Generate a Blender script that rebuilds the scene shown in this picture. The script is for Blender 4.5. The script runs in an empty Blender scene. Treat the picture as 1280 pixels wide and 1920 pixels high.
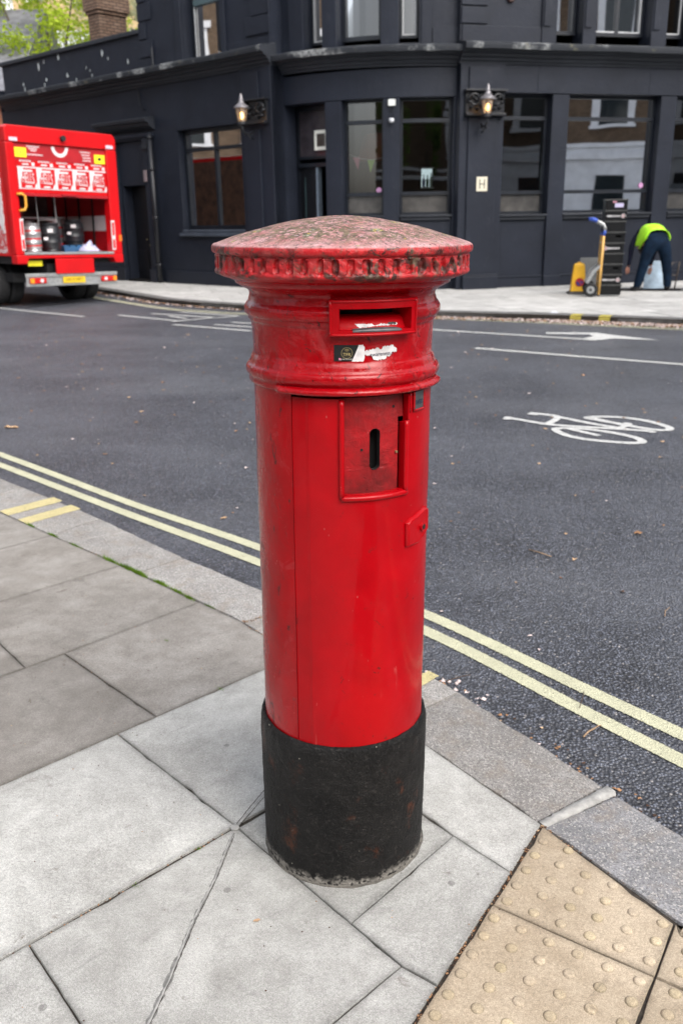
import bpy, math, random
from mathutils import Vector, Matrix
random.seed(7)
S = bpy.context.scene
COL = S.collection
R = math.radians

# ------------------------------------------------------------------ camera, world, sun, exposure
cam_d = bpy.data.cameras.new("camera")
cam_d.sensor_fit = 'VERTICAL'
cam_d.sensor_height = 36.0
cam_d.lens = 36.0 * 1650.0 / 1920.0
cam_d.clip_start = 0.05
cam_d.clip_end = 500.0
cam_d.dof.use_dof = True
cam_d.dof.focus_distance = 1.72
cam_d.dof.aperture_fstop = 6.0
cam = bpy.data.objects.new("camera", cam_d)
COL.objects.link(cam)
_th = math.atan(555.0 / 1650.0)
_f = Vector((0, math.cos(_th), -math.sin(_th)))
_u = Vector((0, math.sin(_th), math.cos(_th)))
_r = Vector((1, 0, 0))
_a = R(1.0)
RR = _r * math.cos(_a) - _u * math.sin(_a)
UU = _u * math.cos(_a) + _r * math.sin(_a)
m = Matrix.Identity(4)
for i in range(3):
    m[i][0] = RR[i]; m[i][1] = UU[i]; m[i][2] = -_f[i]
m[2][3] = 1.5
cam.matrix_world = m
S.camera = cam

SUN_EL, SUN_AZ = 46.0, 146.0       # azimuth from +Y towards +X
world = bpy.data.worlds.new("World")
S.world = world
world.use_nodes = True
wn = world.node_tree
for n in list(wn.nodes): wn.nodes.remove(n)
wo = wn.nodes.new('ShaderNodeOutputWorld')
bg = wn.nodes.new('ShaderNodeBackground')
sky = wn.nodes.new('ShaderNodeTexSky')
sky.sky_type = 'NISHITA'
sky.sun_disc = False
sky.sun_elevation = R(SUN_EL)
sky.sun_rotation = R(SUN_AZ)
sky.air_density = 1.0
sky.dust_density = 4.0
sky.ozone_density = 1.0
hs = wn.nodes.new('ShaderNodeHueSaturation')
hs.inputs['Saturation'].default_value = 0.40
hs.inputs['Value'].default_value = 1.0
wn.links.new(sky.outputs[0], hs.inputs['Color'])
wn.links.new(hs.outputs[0], bg.inputs['Color'])
wn.links.new(bg.outputs[0], wo.inputs['Surface'])
bg.inputs['Strength'].default_value = 0.15

sun_d = bpy.data.lights.new("sun", 'SUN')
sun_d.energy = 1.1
sun_d.angle = R(60)
sun_d.color = (1.0, 0.965, 0.92)
sun = bpy.data.objects.new("sun", sun_d)
COL.objects.link(sun)
_d = Vector((math.sin(R(SUN_AZ)) * math.cos(R(SUN_EL)), math.cos(R(SUN_AZ)) * math.cos(R(SUN_EL)), math.sin(R(SUN_EL))))
sun.rotation_euler = _d.to_track_quat('Z', 'Y').to_euler()
sun.location = (0, 0, 20)

S.view_settings.view_transform = 'Standard'
S.view_settings.look = 'None'
S.view_settings.exposure = 1.06
S.view_settings.gamma = 1.0
S.view_settings.use_curve_mapping = False

# ------------------------------------------------------------------ node helpers
class NT:
    def __init__(s, name):
        s.m = bpy.data.materials.new(name); s.m.use_nodes = True
        s.t = s.m.node_tree
        for n in list(s.t.nodes): s.t.nodes.remove(n)
        s.out = s.t.nodes.new('ShaderNodeOutputMaterial')
        s._tc = None
    def n(s, t, **kw):
        x = s.t.nodes.new(t)
        for k, v in kw.items(): setattr(x, k, v)
        return x
    def l(s, a, b): s.t.links.new(a, b)
    def attr(s, name):
        x = s.n('ShaderNodeAttribute'); x.attribute_name = name; return x.outputs['Fac']
    def co(s, scale=None):
        if s._tc is None: s._tc = s.n('ShaderNodeTexCoord')
        o = s._tc.outputs['Object']
        if scale is None: return o
        mp = s.n('ShaderNodeMapping'); mp.inputs['Scale'].default_value = scale
        s.l(o, mp.inputs['Vector']); return mp.outputs[0]
    def noise(s, scale, detail=4, rough=.55, vec=None, dist=0.0):
        x = s.n('ShaderNodeTexNoise'); x.inputs['Scale'].default_value = scale
        x.inputs['Detail'].default_value = detail; x.inputs['Roughness'].default_value = rough
        x.inputs['Distortion'].default_value = dist
        s.l(vec if vec is not None else s.co(), x.inputs['Vector']); return x.outputs['Fac']
    def vor(s, scale, feature='F1', out='Distance', vec=None):
        x = s.n('ShaderNodeTexVoronoi', feature=feature); x.inputs['Scale'].default_value = scale
        s.l(vec if vec is not None else s.co(), x.inputs['Vector']); return x.outputs[out]
    def ramp(s, fac, a, b, c0=(0, 0, 0, 1), c1=(1, 1, 1, 1)):
        x = s.n('ShaderNodeMapRange'); x.clamp = True
        x.inputs['From Min'].default_value = a; x.inputs['From Max'].default_value = b
        s.l(fac, x.inputs['Value']); return x.outputs[0]
    def mix(s, fac, a, b, mode='MIX'):
        x = s.n('ShaderNodeMix', data_type='RGBA', blend_type=mode)
        if isinstance(fac, (int, float)): x.inputs[0].default_value = fac
        else: s.l(fac, x.inputs[0])
        for k, v in ((6, a), (7, b)):
            if isinstance(v, tuple): x.inputs[k].default_value = v if len(v) == 4 else v + (1,)
            else: s.l(v, x.inputs[k])
        return x.outputs[2]
    def math(s, op, a, b=0.0):
        x = s.n('ShaderNodeMath', operation=op)
        for k, v in ((0, a), (1, b)):
            if isinstance(v, (int, float)): x.inputs[k].default_value = v
            else: s.l(v, x.inputs[k])
        return x.outputs[0]
    def bump(s, h, strength=.5, dist=.01, normal=None):
        x = s.n('ShaderNodeBump'); x.inputs['Strength'].default_value = strength
        x.inputs['Distance'].default_value = dist
        s.l(h, x.inputs['Height'])
        if normal is not None: s.l(normal, x.inputs['Normal'])
        return x.outputs[0]
    def bsdf(s, color, rough=.5, normal=None, metal=0., coat=0., spec=None, trans=0., coat_rough=.1):
        x = s.n('ShaderNodeBsdfPrincipled')
        if isinstance(color, tuple): x.inputs['Base Color'].default_value = color if len(color) == 4 else color + (1,)
        else: s.l(color, x.inputs['Base Color'])
        if isinstance(rough, (int, float)): x.inputs['Roughness'].default_value = rough
        else: s.l(rough, x.inputs['Roughness'])
        x.inputs['Metallic'].default_value = metal
        x.inputs['Coat Weight'].default_value = coat
        x.inputs['Coat Roughness'].default_value = coat_rough
        x.inputs['Transmission Weight'].default_value = trans
        if spec is not None: x.inputs['Specular IOR Level'].default_value = spec
        if normal is not None: s.l(normal, x.inputs['Normal'])
        s.l(x.outputs[0], s.out.inputs['Surface'])
        return x

def paint(name, c, rough=.5, var=.15, vs=6., bs=40., bd=.0, metal=0., coat=0., spec=None):
    """plain paint / metal / cloth with a little unevenness in colour and relief"""
    t = NT(name)
    f = t.ramp(t.noise(vs, 5), .3, .7)
    c2 = tuple(v * (1 - var) for v in c); c1 = tuple(min(1, v * (1 + var)) for v in c)
    col = t.mix(f, c2, c1)
    nb = t.bump(t.noise(bs, 4), .6, bd) if bd > 0 else None
    t.bsdf(col, rough, nb, metal, coat, spec)
    return t.m

def emis(name, c, k):
    t = NT(name); e = t.n('ShaderNodeEmission'); e.inputs[0].default_value = c + (1,); e.inputs[1].default_value = k
    t.l(e.outputs[0], t.out.inputs['Surface']); return t.m

# ------------------------------------------------------------------ mesh helpers
def tag(o, label=None, cat=None, group=None, kind=None):
    if label: o['label'] = label
    if cat: o['category'] = cat
    if group: o['group'] = group
    if kind: o['kind'] = kind
    return o

def empty(name, loc, rz=0., **kw):
    o = bpy.data.objects.new(name, None); COL.objects.link(o)
    o.empty_display_size = .2
    o.location = loc; o.rotation_euler = (0, 0, rz)
    return tag(o, **kw)

class MB:
    """collects faces, then links them as ONE mesh object"""
    def __init__(s, f=None): s.v = []; s.fa = []; s.mi = []; s.uv = {}; s.f = f; s.cur = 0
    def p(s, *q):
        q = s.f(*q) if s.f else q
        s.v.append(tuple(q)); return len(s.v) - 1
    def face(s, idx): s.fa.append(tuple(idx)); s.mi.append(s.cur)
    def poly(s, pts): s.face([s.p(*q) for q in pts])
    def box(s, x0, x1, y0, y1, z0, z1, nx=1):
        for i in range(nx):
            a = x0 + (x1 - x0) * i / nx; b = x0 + (x1 - x0) * (i + 1) / nx
            k = [s.p(*q) for q in ((a, y0, z0), (b, y0, z0), (b, y1, z0), (a, y1, z0), (a, y0, z1), (b, y0, z1), (b, y1, z1), (a, y1, z1))]
            fs = [(0, 3, 2, 1), (4, 5, 6, 7), (0, 1, 5, 4), (2, 3, 7, 6)]
            if i == 0: fs.append((0, 4, 7, 3))
            if i == nx - 1: fs.append((1, 2, 6, 5))
            for q in fs: s.face([k[j] for j in q])
    def rings(s, rs, close=True, caps=True):
        ids = [[s.p(*q) for q in r] for r in rs]
        n = len(ids[0])
        for a, b in zip(ids, ids[1:]):
            for i in range(n if close else n - 1):
                j = (i + 1) % n; s.face((a[i], a[j], b[j], b[i]))
        if caps and close: s.face(ids[0][::-1]); s.face(ids[-1])
        return ids
    def tube(s, pts, r, n=8, caps=True):
        pts = [Vector(p) for p in pts]
        rr = r if isinstance(r, (list, tuple)) else [r] * len(pts)
        rs = []; side = None
        for i, p in enumerate(pts):
            d = (pts[min(i + 1, len(pts) - 1)] - pts[max(i - 1, 0)]).normalized()
            if side is None:
                side = d.cross(Vector((0, 0, 1)))
                if side.length < .1: side = d.cross(Vector((1, 0, 0)))
            side = (side - d * side.dot(d)).normalized()
            w = d.cross(side)
            rs.append([tuple(p + (side * math.cos(2 * math.pi * k / n) + w * math.sin(2 * math.pi * k / n)) * rr[i]) for k in range(n)])
        s.rings(rs, True, caps)
    def lathe(s, prof, cx=0, cy=0, n=24, caps=True, z0=0):
        s.rings([[(cx + r * math.cos(2 * math.pi * k / n), cy + r * math.sin(2 * math.pi * k / n), z + z0) for k in range(n)] for r, z in prof], True, caps)
    def prism(s, poly, h0, h1, axis='z'):
        def q(a, b, h): return {'z': (a, b, h), 'y': (a, h, b), 'x': (h, a, b)}[axis]
        a = [s.p(*q(x, y, h0)) for x, y in poly]; b = [s.p(*q(x, y, h1)) for x, y in poly]
        n = len(poly); s.face(a[::-1]); s.face(b)
        for i in range(n): s.face((a[i], a[(i + 1) % n], b[(i + 1) % n], b[i]))
    def build(s, name, mats, parent=None, smooth=False, world=False, bevel=0., **kw):
        me = bpy.data.meshes.new(name)
        v = s.v
        if world and parent is not None:
            L = parent.location; v = [(a - L.x, b - L.y, c - L.z) for a, b, c in v]
        me.from_pydata(v, [], s.fa)
        for mt in (mats if isinstance(mats, (list, tuple)) else [mats]): me.materials.append(mt)
        me.polygons.foreach_set('material_index', s.mi)
        if smooth: me.polygons.foreach_set('use_smooth', [True] * len(me.polygons))
        if s.uv:
            ul = me.uv_layers.new(name='UVMap')
            for lp in me.loops: ul.data[lp.index].uv = s.uv.get(lp.vertex_index, (0, 0))
        me.update()
        o = bpy.data.objects.new(name, me); COL.objects.link(o)
        if parent is not None: o.parent = parent
        if bevel:
            b = o.modifiers.new('b', 'BEVEL'); b.width = bevel; b.segments = 2; b.limit_method = 'ANGLE'; b.angle_limit = R(40)
        fix_normals(me)
        return tag(o, **kw)

import bmesh
def fix_normals(me):
    bm = bmesh.new(); bm.from_mesh(me)
    bmesh.ops.recalc_face_normals(bm, faces=bm.faces)
    bm.to_mesh(me); bm.free()

def autosmooth(o, ang=35):
    me = o.data
    me.polygons.foreach_set('use_smooth', [True] * len(me.polygons))
    try: me.set_sharp_from_angle(angle=R(ang))
    except Exception: pass
    return o

def text_mb(body, size, mp, ext=.0015, align='CENTER', mb=None, xs=1.0):
    """letters as real geometry; mp(x, y, d) places them"""
    cu = bpy.data.curves.new('txt', 'FONT'); cu.body = body; cu.size = size
    cu.align_x = align; cu.align_y = 'CENTER'; cu.extrude = ext; cu.resolution_u = 3
    ob = bpy.data.objects.new('txt', cu); COL.objects.link(ob)
    bpy.context.view_layer.update()
    dg = bpy.context.evaluated_depsgraph_get()
    me = bpy.data.meshes.new_from_object(ob.evaluated_get(dg))
    mb = mb or MB()
    base = len(mb.v)
    for v in me.vertices: mb.v.append(tuple(mp(v.co.x * xs, v.co.y, v.co.z)))
    for f in me.polygons: mb.fa.append(tuple(base + i for i in f.vertices)); mb.mi.append(mb.cur)
    bpy.data.objects.remove(ob); bpy.data.curves.remove(cu); bpy.data.meshes.remove(me)
    return mb

def dup(root, loc, rz=None, **kw):
    r = root.copy(); COL.objects.link(r); r.location = loc
    if rz is not None: r.rotation_euler = (0, 0, rz)
    for ch in list(root.children):
        c = ch.copy(); COL.objects.link(c); c.parent = r
        for g in list(ch.children):
            d = g.copy(); COL.objects.link(d); d.parent = c
    return tag(r, **kw)

# ------------------------------------------------------------------ materials: ground
def m_asphalt():
    t = NT('asphalt')
    vd_ = t.co((1, 1, .3)); g = t.vor(95., out='Color', vec=vd_); sep = t.n('ShaderNodeSeparateColor'); t.l(g, sep.inputs[0])
    d = t.vor(95., vec=vd_)
    chip = t.mix(t.ramp(sep.outputs[0], .15, .95), (.015, .0165, .0225), (.180, .196, .245))
    chip = t.mix(t.ramp(sep.outputs[1], .965, .975), chip, (.36, .33, .31))
    chip = t.mix(t.ramp(d, .28, .62), chip, (.017, .017, .021))
    big = t.noise(.9, 6, .6)
    col = t.mix(t.ramp(big, .35, .65), chip, t.mix(.5, chip, (.118, .126, .148)))
    sc = t.ramp(t.noise(.35, 5, .65, vec=t.co((1, 2.2, 1))), .48, .62)
    col = t.mix(t.math('MULTIPLY', sc, .3), col, (.135, .14, .155))
    gg = t.noise(34., 4, .85)
    col = t.mix(.55, col, t.mix(t.ramp(gg, .36, .64), (.18, .18, .18), (.82, .82, .82)), 'OVERLAY')
    spk = t.ramp(t.noise(48., 3, .7), .70, .74)
    col = t.mix(t.math('MULTIPLY', spk, .5), col, (.30, .30, .31))
    h = t.math('SUBTRACT', t.math('MULTIPLY', sep.outputs[2], .6), t.math('MULTIPLY', d, 1.2))
    n = t.bump(h, 1., .008)
    t.bsdf(col, .5, n, spec=.75)
    return t.m

def m_slab(name, c0, c1, c2, dots=True, speck=.0):
    t = NT(name)
    oi = t.n('ShaderNodeObjectInfo')
    at = t.n('ShaderNodeAttribute'); at.attribute_name = 'tone'
    a = t.ramp(t.noise(3.2, 7, .62, dist=.3), .36, .66)
    b = t.ramp(t.noise(17., 6, .7), .38, .72)
    col = t.mix(a, c0, c1)
    col = t.mix(t.math('MULTIPLY', b, .55), col, c2)
    # scuffs: thin darker drifts
    s = t.ramp(t.noise(5., 8, .75, vec=t.co((1, 1.9, 1)), dist=.8), .60, .74)
    col = t.mix(t.math('MULTIPLY', s, .6), col, tuple(v * .42 for v in c0))
    rm = t.n('ShaderNodeMapping'); rm.inputs['Rotation'].default_value = (0, 0, R(-43)); t.l(t.co(), rm.inputs['Vector'])
    rm2 = t.n('ShaderNodeMapping'); rm2.inputs['Scale'].default_value = (1., 5., 1.); t.l(rm.outputs[0], rm2.inputs['Vector'])
    sk = t.math('MULTIPLY', t.ramp(t.noise(4.2, 7, .8, vec=rm2.outputs[0], dist=.4), .55, .72), t.ramp(t.noise(2.3, 3, .5), .46, .6))
    col = t.mix(t.math('MULTIPLY', sk, .7), col, tuple(v * .46 for v in c0))
    bl = t.ramp(t.noise(2.1, 5, .6, dist=.7), .54, .66)
    col = t.mix(t.math('MULTIPLY', bl, .4), col, tuple(min(1, v * 1.25) for v in c1))
    gum = t.ramp(t.vor(5.5), .052, .044)
    col = t.mix(t.math('MULTIPLY', gum, .45), col, (.07, .066, .062))
    gr = t.ramp(t.noise(240., 4, .8), .60, .68)
    col = t.mix(t.math('MULTIPLY', gr, .5), col, tuple(v * .45 for v in c0))
    gr2 = t.ramp(t.noise(200., 3, .7, vec=t.co((1.1, .9, 1))), .62, .7)
    col = t.mix(t.math('MULTIPLY', gr2, .4), col, tuple(min(1, v * 1.35) for v in c1))
    st = t.ramp(t.noise(8.3, 4, .6, dist=1.1), .67, .72)
    col = t.mix(t.math('MULTIPLY', st, .5), col, (.10, .075, .055))
    fine = t.noise(420., 3, .7)
    col = t.mix(t.math('MULTIPLY', t.math('SUBTRACT', 1., t.ramp(t.math('ADD', t.attr('edge'), t.math('MULTIPLY', t.noise(26., 5, .7), .9)), .35, .95)), .48), col, tuple(v * .34 for v in c0))
    med = t.noise(130., 5, .8)
    col = t.mix(.20, col, t.mix(t.ramp(med, .36, .64), (.12, .12, .12), (.88, .88, .88)), 'OVERLAY')
    col = t.mix(.34, col, t.mix(t.ramp(fine, .3, .7), (0, 0, 0), (1, 1, 1)), 'OVERLAY')
    blk = t.ramp(t.vor(38., out='Distance'), .055, .035)
    col = t.mix(t.math('MULTIPLY', blk, .55), col, (.05, .045, .04))
    if speck:
        g = t.vor(260., out='Color'); sp = t.n('ShaderNodeSeparateColor'); t.l(g, sp.inputs[0])
        col = t.mix(t.math('MULTIPLY', t.ramp(sp.outputs[0], .45, .95), .75), col, tuple(v * .5 for v in c0))
        col = t.mix(t.math('MULTIPLY', t.ramp(sp.outputs[1], .8, .95), .6), col, (.55, .53, .5))
        col = t.mix(t.math('MULTIPLY', t.ramp(t.noise(11., 5, .7), .5, .66), .5), col, (.24, .205, .17))
    mul = t.n('ShaderNodeMix', data_type='RGBA', blend_type='MULTIPLY'); mul.inputs[0].default_value = 1.
    t.l(col, mul.inputs[6]); t.l(at.outputs['Color'], mul.inputs[7])
    h = t.math('ADD', t.math('MULTIPLY', fine, .5), t.math('MULTIPLY', t.noise(60., 5, .6), .8))
    if dots:
        rot = t.n('ShaderNodeMapping'); rot.inputs['Rotation'].default_value = (0, 0, R(43)); t.l(t.co(), rot.inputs['Vector'])
        vd = t.n('ShaderNodeTexVoronoi'); vd.inputs['Scale'].default_value = 170.; vd.inputs['Randomness'].default_value = .12
        t.l(rot.outputs[0], vd.inputs['Vector'])
        h = t.math('SUBTRACT', h, t.math('MULTIPLY', vd.outputs['Distance'], .9))
    n = t.bump(h, .55, .0022 if not speck else .004)
    t.bsdf(mul.outputs[2], .82, n, spec=.3)
    return t.m

M_ASPH = m_asphalt()
M_SLAB_W = m_slab('pale_paving', (.345, .341, .322), (.47, .467, .445), (.225, .218, .2))
M_SLAB_D = m_slab('grey_paving', (.22, .202, .181), (.32, .30, .276), (.155, .14, .124))
M_TACT = m_slab('buff_paving', (.35, .285, .205), (.455, .38, .285), (.265, .205, .14), dots=False)
M_KERB = m_slab('granite_kerb', (.26, .255, .25), (.37, .365, .355), (.18, .165, .15), dots=False, speck=1.)
M_KERB2 = m_slab('grey_granite_kerb', (.21, .215, .225), (.29, .295, .31), (.15, .15, .155), dots=False, speck=1.)
M_DIRT = paint('joint_dirt', (.035, .028, .022), .95, .5, 60., 200., .004)
M_MORTAR = paint('mortar', (.33, .325, .31), .9, .25, 40., 160., .004)
M_MORTAR_D = paint('old_mortar', (.17, .168, .16), .95, .35, 60., 200., .004)

def m_line(name, c, worn=.0, edge=.16):
    t = NT(name)
    uv = t.n('ShaderNodeUVMap'); sp = t.n('ShaderNodeSeparateXYZ'); t.l(uv.outputs[0], sp.inputs[0])
    v = t.math('ABSOLUTE', t.math('SUBTRACT', sp.outputs[1], .5))
    nz = t.noise(75., 4, .6)
    e = t.math('ADD', v, t.math('MULTIPLY', t.math('SUBTRACT', nz, .5), edge))
    mask = t.ramp(e, .462, .425)
    w = t.ramp(t.noise(110., 3, .7), .30 + worn, .24 + worn)
    mask = t.math('MULTIPLY', mask, t.math('SUBTRACT', 1., w))
    col = t.mix(t.ramp(t.noise(14., 6, .7), .35, .7), tuple(q * .8 for q in c), c)
    col = t.mix(t.ramp(t.noise(150., 3), .58, .70), col, tuple(q * .62 for q in c))
    b = t.bsdf(col, .7, t.bump(t.vor(150.), .8, .004), spec=.3)
    tr = t.n('ShaderNodeBsdfTransparent'); mx = t.n('ShaderNodeMixShader')
    t.l(mask, mx.inputs[0]); t.l(tr.outputs[0], mx.inputs[1]); t.l(b.outputs[0], mx.inputs[2])
    t.l(mx.outputs[0], t.out.inputs['Surface'])
    return t.m
M_YELLOW = m_line('yellow_line_paint', (.56, .55, .39), .04)
M_WHITE = m_line('white_line_paint', (.52, .52, .50), .04, .14)
M_YKERB = m_line('kerb_tick_paint', (.60, .52, .27), .07, .2)
M_YKERB2 = m_line('far_tick_paint', (.5, .42, .08), .0, .1)
# ================================================================== THE GROUND
mb = MB(); mb.poly([(-150, -150, -.1), (150, -150, -.1), (150, 150, -.1), (-150, 150, -.1)])
mb.build('road', M_ASPH, kind='structure')

def tone1(o, v=1.):
    ca = o.data.color_attributes.new('tone', 'FLOAT_COLOR', 'POINT')
    for d in ca.data: d.color = (v, v, v, 1)
    ea_ = o.data.attributes.new('edge', 'FLOAT', 'POINT')
    for d in ea_.data: d.value = 1.
    return o

class Slabs:
    def __init__(s): s.m = MB(); s.t = []; s.e = {}
    def slab(s, poly, tone=None, gap=.0017, z=None, mi=0, jit=.0014, depth=.03, ch=.0020, drop=None):
        m_ = s.m; m_.cur = mi
        P2 = [Vector(p) for p in poly]
        ar = sum(P2[i].x * P2[(i + 1) % len(P2)].y - P2[(i + 1) % len(P2)].x * P2[i].y for i in range(len(P2)))
        if ar < 0: P2 = P2[::-1]
        c = sum(P2, Vector((0, 0))) / len(P2)
        def inset(d):
            out = []; n = len(P2)
            for i in range(n):
                a, b, e = P2[i - 1], P2[i], P2[(i + 1) % n]
                d1 = (b - a).normalized(); d2 = (e - b).normalized()
                n1 = Vector((-d1.y, d1.x)); n2 = Vector((-d2.y, d2.x))
                k = 1 + n1.dot(n2)
                out.append(b + (n1 + n2) * (d / max(k, .3)))
            return out
        o = inset(gap); 
        ring = []
        for i in range(len(o)):
            a, b = o[i], o[(i + 1) % len(o)]
            L = (b - a).length; n = max(1, int(L / .035))
            for k in range(n):
                q = a + (b - a) * k / n
                if k: q = q + (c - q).normalized() * random.uniform(-jit * .3, jit)
                if k and random.random() < .06: q = q + (c - q).normalized() * random.uniform(.002, .005)
                ring.append(q)
        if tone is None: tone = random.uniform(.93, 1.05)
        tz = random.uniform(-.0012, .0012) if z is None else z
        sx, sy = random.uniform(-.002, .002), random.uniform(-.002, .002)
        zz = lambda q: tz + (q.x - c.x) * sx + (q.y - c.y) * sy
        n = len(ring)
        A = [m_.p(q.x, q.y, -depth) for q in ring]
        B = [m_.p(q.x, q.y, zz(q) - ch) for q in ring]
        inn = [q + (c - q).normalized() * ch for q in ring]
        Cc = [m_.p(q.x, q.y, zz(q)) for q in inn]
        for i in range(n):
            j = (i + 1) % n
            m_.face((A[i], A[j], B[j], B[i])); m_.face((B[i], B[j], Cc[j], Cc[i]))
        I2 = inset(gap + ch + .028); rr2 = []
        per = []
        for i in range(len(o)):
            a, b = o[i], o[(i + 1) % len(o)]; a2, b2 = I2[i], I2[(i + 1) % len(o)]; nn_ = max(1, int((b - a).length / .035))
            per += [a2 + (b2 - a2) * k / nn_ for k in range(nn_)]
        D_i = [m_.p(q.x, q.y, zz(q)) for q in per]
        for i in range(n):
            j = (i + 1) % n; m_.face((Cc[i], Cc[j], D_i[j], D_i[i]))
        m_.face(D_i)
        for q in A + B + Cc: s.e[q] = 0.
        s.t += [(tone,) * 3 + (1,)] * (len(m_.v) - len(s.t))
        return zz
    def build(s, name, mats, **kw):
        o = s.m.build(name, mats, **kw)
        ca = o.data.color_attributes.new('tone', 'FLOAT_COLOR', 'POINT')
        for i, c in enumerate(s.t): ca.data[i].color = c
        ea_ = o.data.attributes.new('edge', 'FLOAT', 'POINT')
        for i in range(len(o.data.vertices)): ea_.data[i].value = s.e.get(i, 1.)
        return o

pav = Slabs()
W_, D_ = 0, 1
def sub(p, k, d=(.73, .68)): return (p[0] - d[0] * k, p[1] - d[1] * k)
# pale slabs around the box
pav.slab([(-.70, 2.354), (-.290, 1.913), (.014, 2.187), (.184, 2.345), (-.177, 2.846)], 1.0)
pav.slab([(.014, 2.187), (.27, 1.86), (.391, 1.724), (.503, 1.90), (.184, 2.345)], 1.12)
pav.slab([(.005, 1.572), (.27, 1.86), (.391, 1.724), (.1795, 1.402), (.11, 1.453)], .97)
pav.slab([(-.284, 1.906), (.005, 1.572), (.27, 1.86), (.014, 2.187)], .9)
pav.slab([(-.70, 1.528), (-.287, 1.909), (.11, 1.453), (-.31, 1.06)], .95)
pav.slab([(-.31, 1.06), (.11, 1.453), (.1795, 1.402), (-.125, .93)], .98)
def row(tr_, br_, n, mi, L=.9, tone=None):
    for k in range(n):
        pav.slab([sub(tr_, L * k), sub(br_, L * k), sub(br_, L * (k + 1)), sub(tr_, L * (k + 1))], tone if k == 0 else None, mi=mi)
row((-.70, 2.354), (-.290, 1.913), 5, W_, tone=1.04)
row((-.70, 1.528), (-.31, 1.06), 5, W_, tone=.97)
row((-.31, 1.06), (.09, .59), 5, W_)
row((-.02, .995), (.37, .53), 1, W_, L=.16)
row((.0, .69), (.4, .22), 6, W_)
row((.4, .22), (.8, -.25), 7, W_)
row((.9, -.15), (1.3, -.62), 8, W_)
pav.slab([(-1.02, 2.89), (-.60, 2.449), (-.177, 2.846), (-.30, 3.008), (-.398, 3.133), (-.592, 3.325)], 1.02, mi=D_)
row((-1.02, 2.89), (-.60, 2.449), 6, D_, tone=.9)
pav.slab([(-1.13, 2.79), (-.592, 3.325), (-1.015, 3.75), (-1.53, 3.27)], .97, mi=D_)
row((-1.13, 2.79) if 0 else (-1.53, 3.27), (-1.13, 2.79), 6, D_, tone=.92)
pav.slab([(-1.53, 3.27), (-1.015, 3.75), (-1.456, 4.168), (-1.99, 3.67)], 1.03, mi=D_)
row((-1.99, 3.67), (-1.53, 3.27), 6, D_)
for k in range(7):
    o_ = (-1.456 - .62 * k, 4.168 + .6 * k)
    row(sub(o_, -.02), sub((o_[0] + .0, o_[1]), 0) if 0 else (o_[0] , o_[1]), 0, D_)
    a = (o_[0] - .62, o_[1] + .6)
    for j in range(6):
        pav.slab([sub(a, .8 * j), sub(o_, .8 * j), sub(o_, .8 * (j + 1)), sub(a, .8 * (j + 1))], mi=D_)
pav.build('pavement', [M_SLAB_W, M_SLAB_D], kind='structure')

# bedding under the slabs
mb = MB()
mb.prism([(-6.6, 9.1), (-1.862, 4.561), (-1.47, 4.18), (-.92, 3.67), (-.394, 3.136), (.184, 2.345), (.503, 1.9), (.745, 1.565), (.98, 1.19), (1.4, .45), (2.3, -1.2), (9, -14), (-30, -14), (-30, 20)], -.2, -.0062)
mb.build('pavement_bed', M_DIRT, kind='structure')
mb = MB()
mb.poly([(-30, -14, -.0035), (9, -14, -.0035), (2.3, -1.25, -.0035), (1.2, -1.2, -.0035), (-4.5, -4.4, -.0035), (-6.5, 4, -.0035), (-9.6, 9.0, -.0035), (-30, 20, -.0035)])
tone1(mb.build('footway', M_SLAB_D, kind='structure'))

# buff blister slabs
tac = Slabs()
TILES = [[(.504, 1.893), (.328, 1.622), (.63, 1.413), (.722, 1.556)], [(.328, 1.622), (.63, 1.413), (.405, 1.08), (.108, 1.285)],
         [(.63, 1.413), (.722, 1.556), (.74, 1.55), (.965, 1.20), (.93, 1.205)], [(.63, 1.413), (.93, 1.205), (.705, .875), (.405, 1.08)],
         [(.405, 1.08), (.705, .875), (.48, .545), (.18, .75)], [(.108, 1.285), (.405, 1.08), (.18, .75), (-.115, .955)],
         [(.93, 1.205), (.965, 1.20), (1.38, .46), (1.0, .67), (.705, .875)]]
tones = [.98, 1.02, .97, .95, 1, 1, 1]
def inside(p, poly, marg):
    n = len(poly); ok = True; s0 = None
    for i in range(n):
        a, b = Vector(poly[i]), Vector(poly[(i + 1) % n]); d = (b - a).normalized()
        k = d.x * (p.y - a.y) - d.y * (p.x - a.x)
        if s0 is None: s0 = 1 if k > 0 else -1
        if k * s0 < marg: return False
    return True
V1, V2 = Vector((.0535, -.0352)), Vector((-.0318, -.0502))
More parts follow.
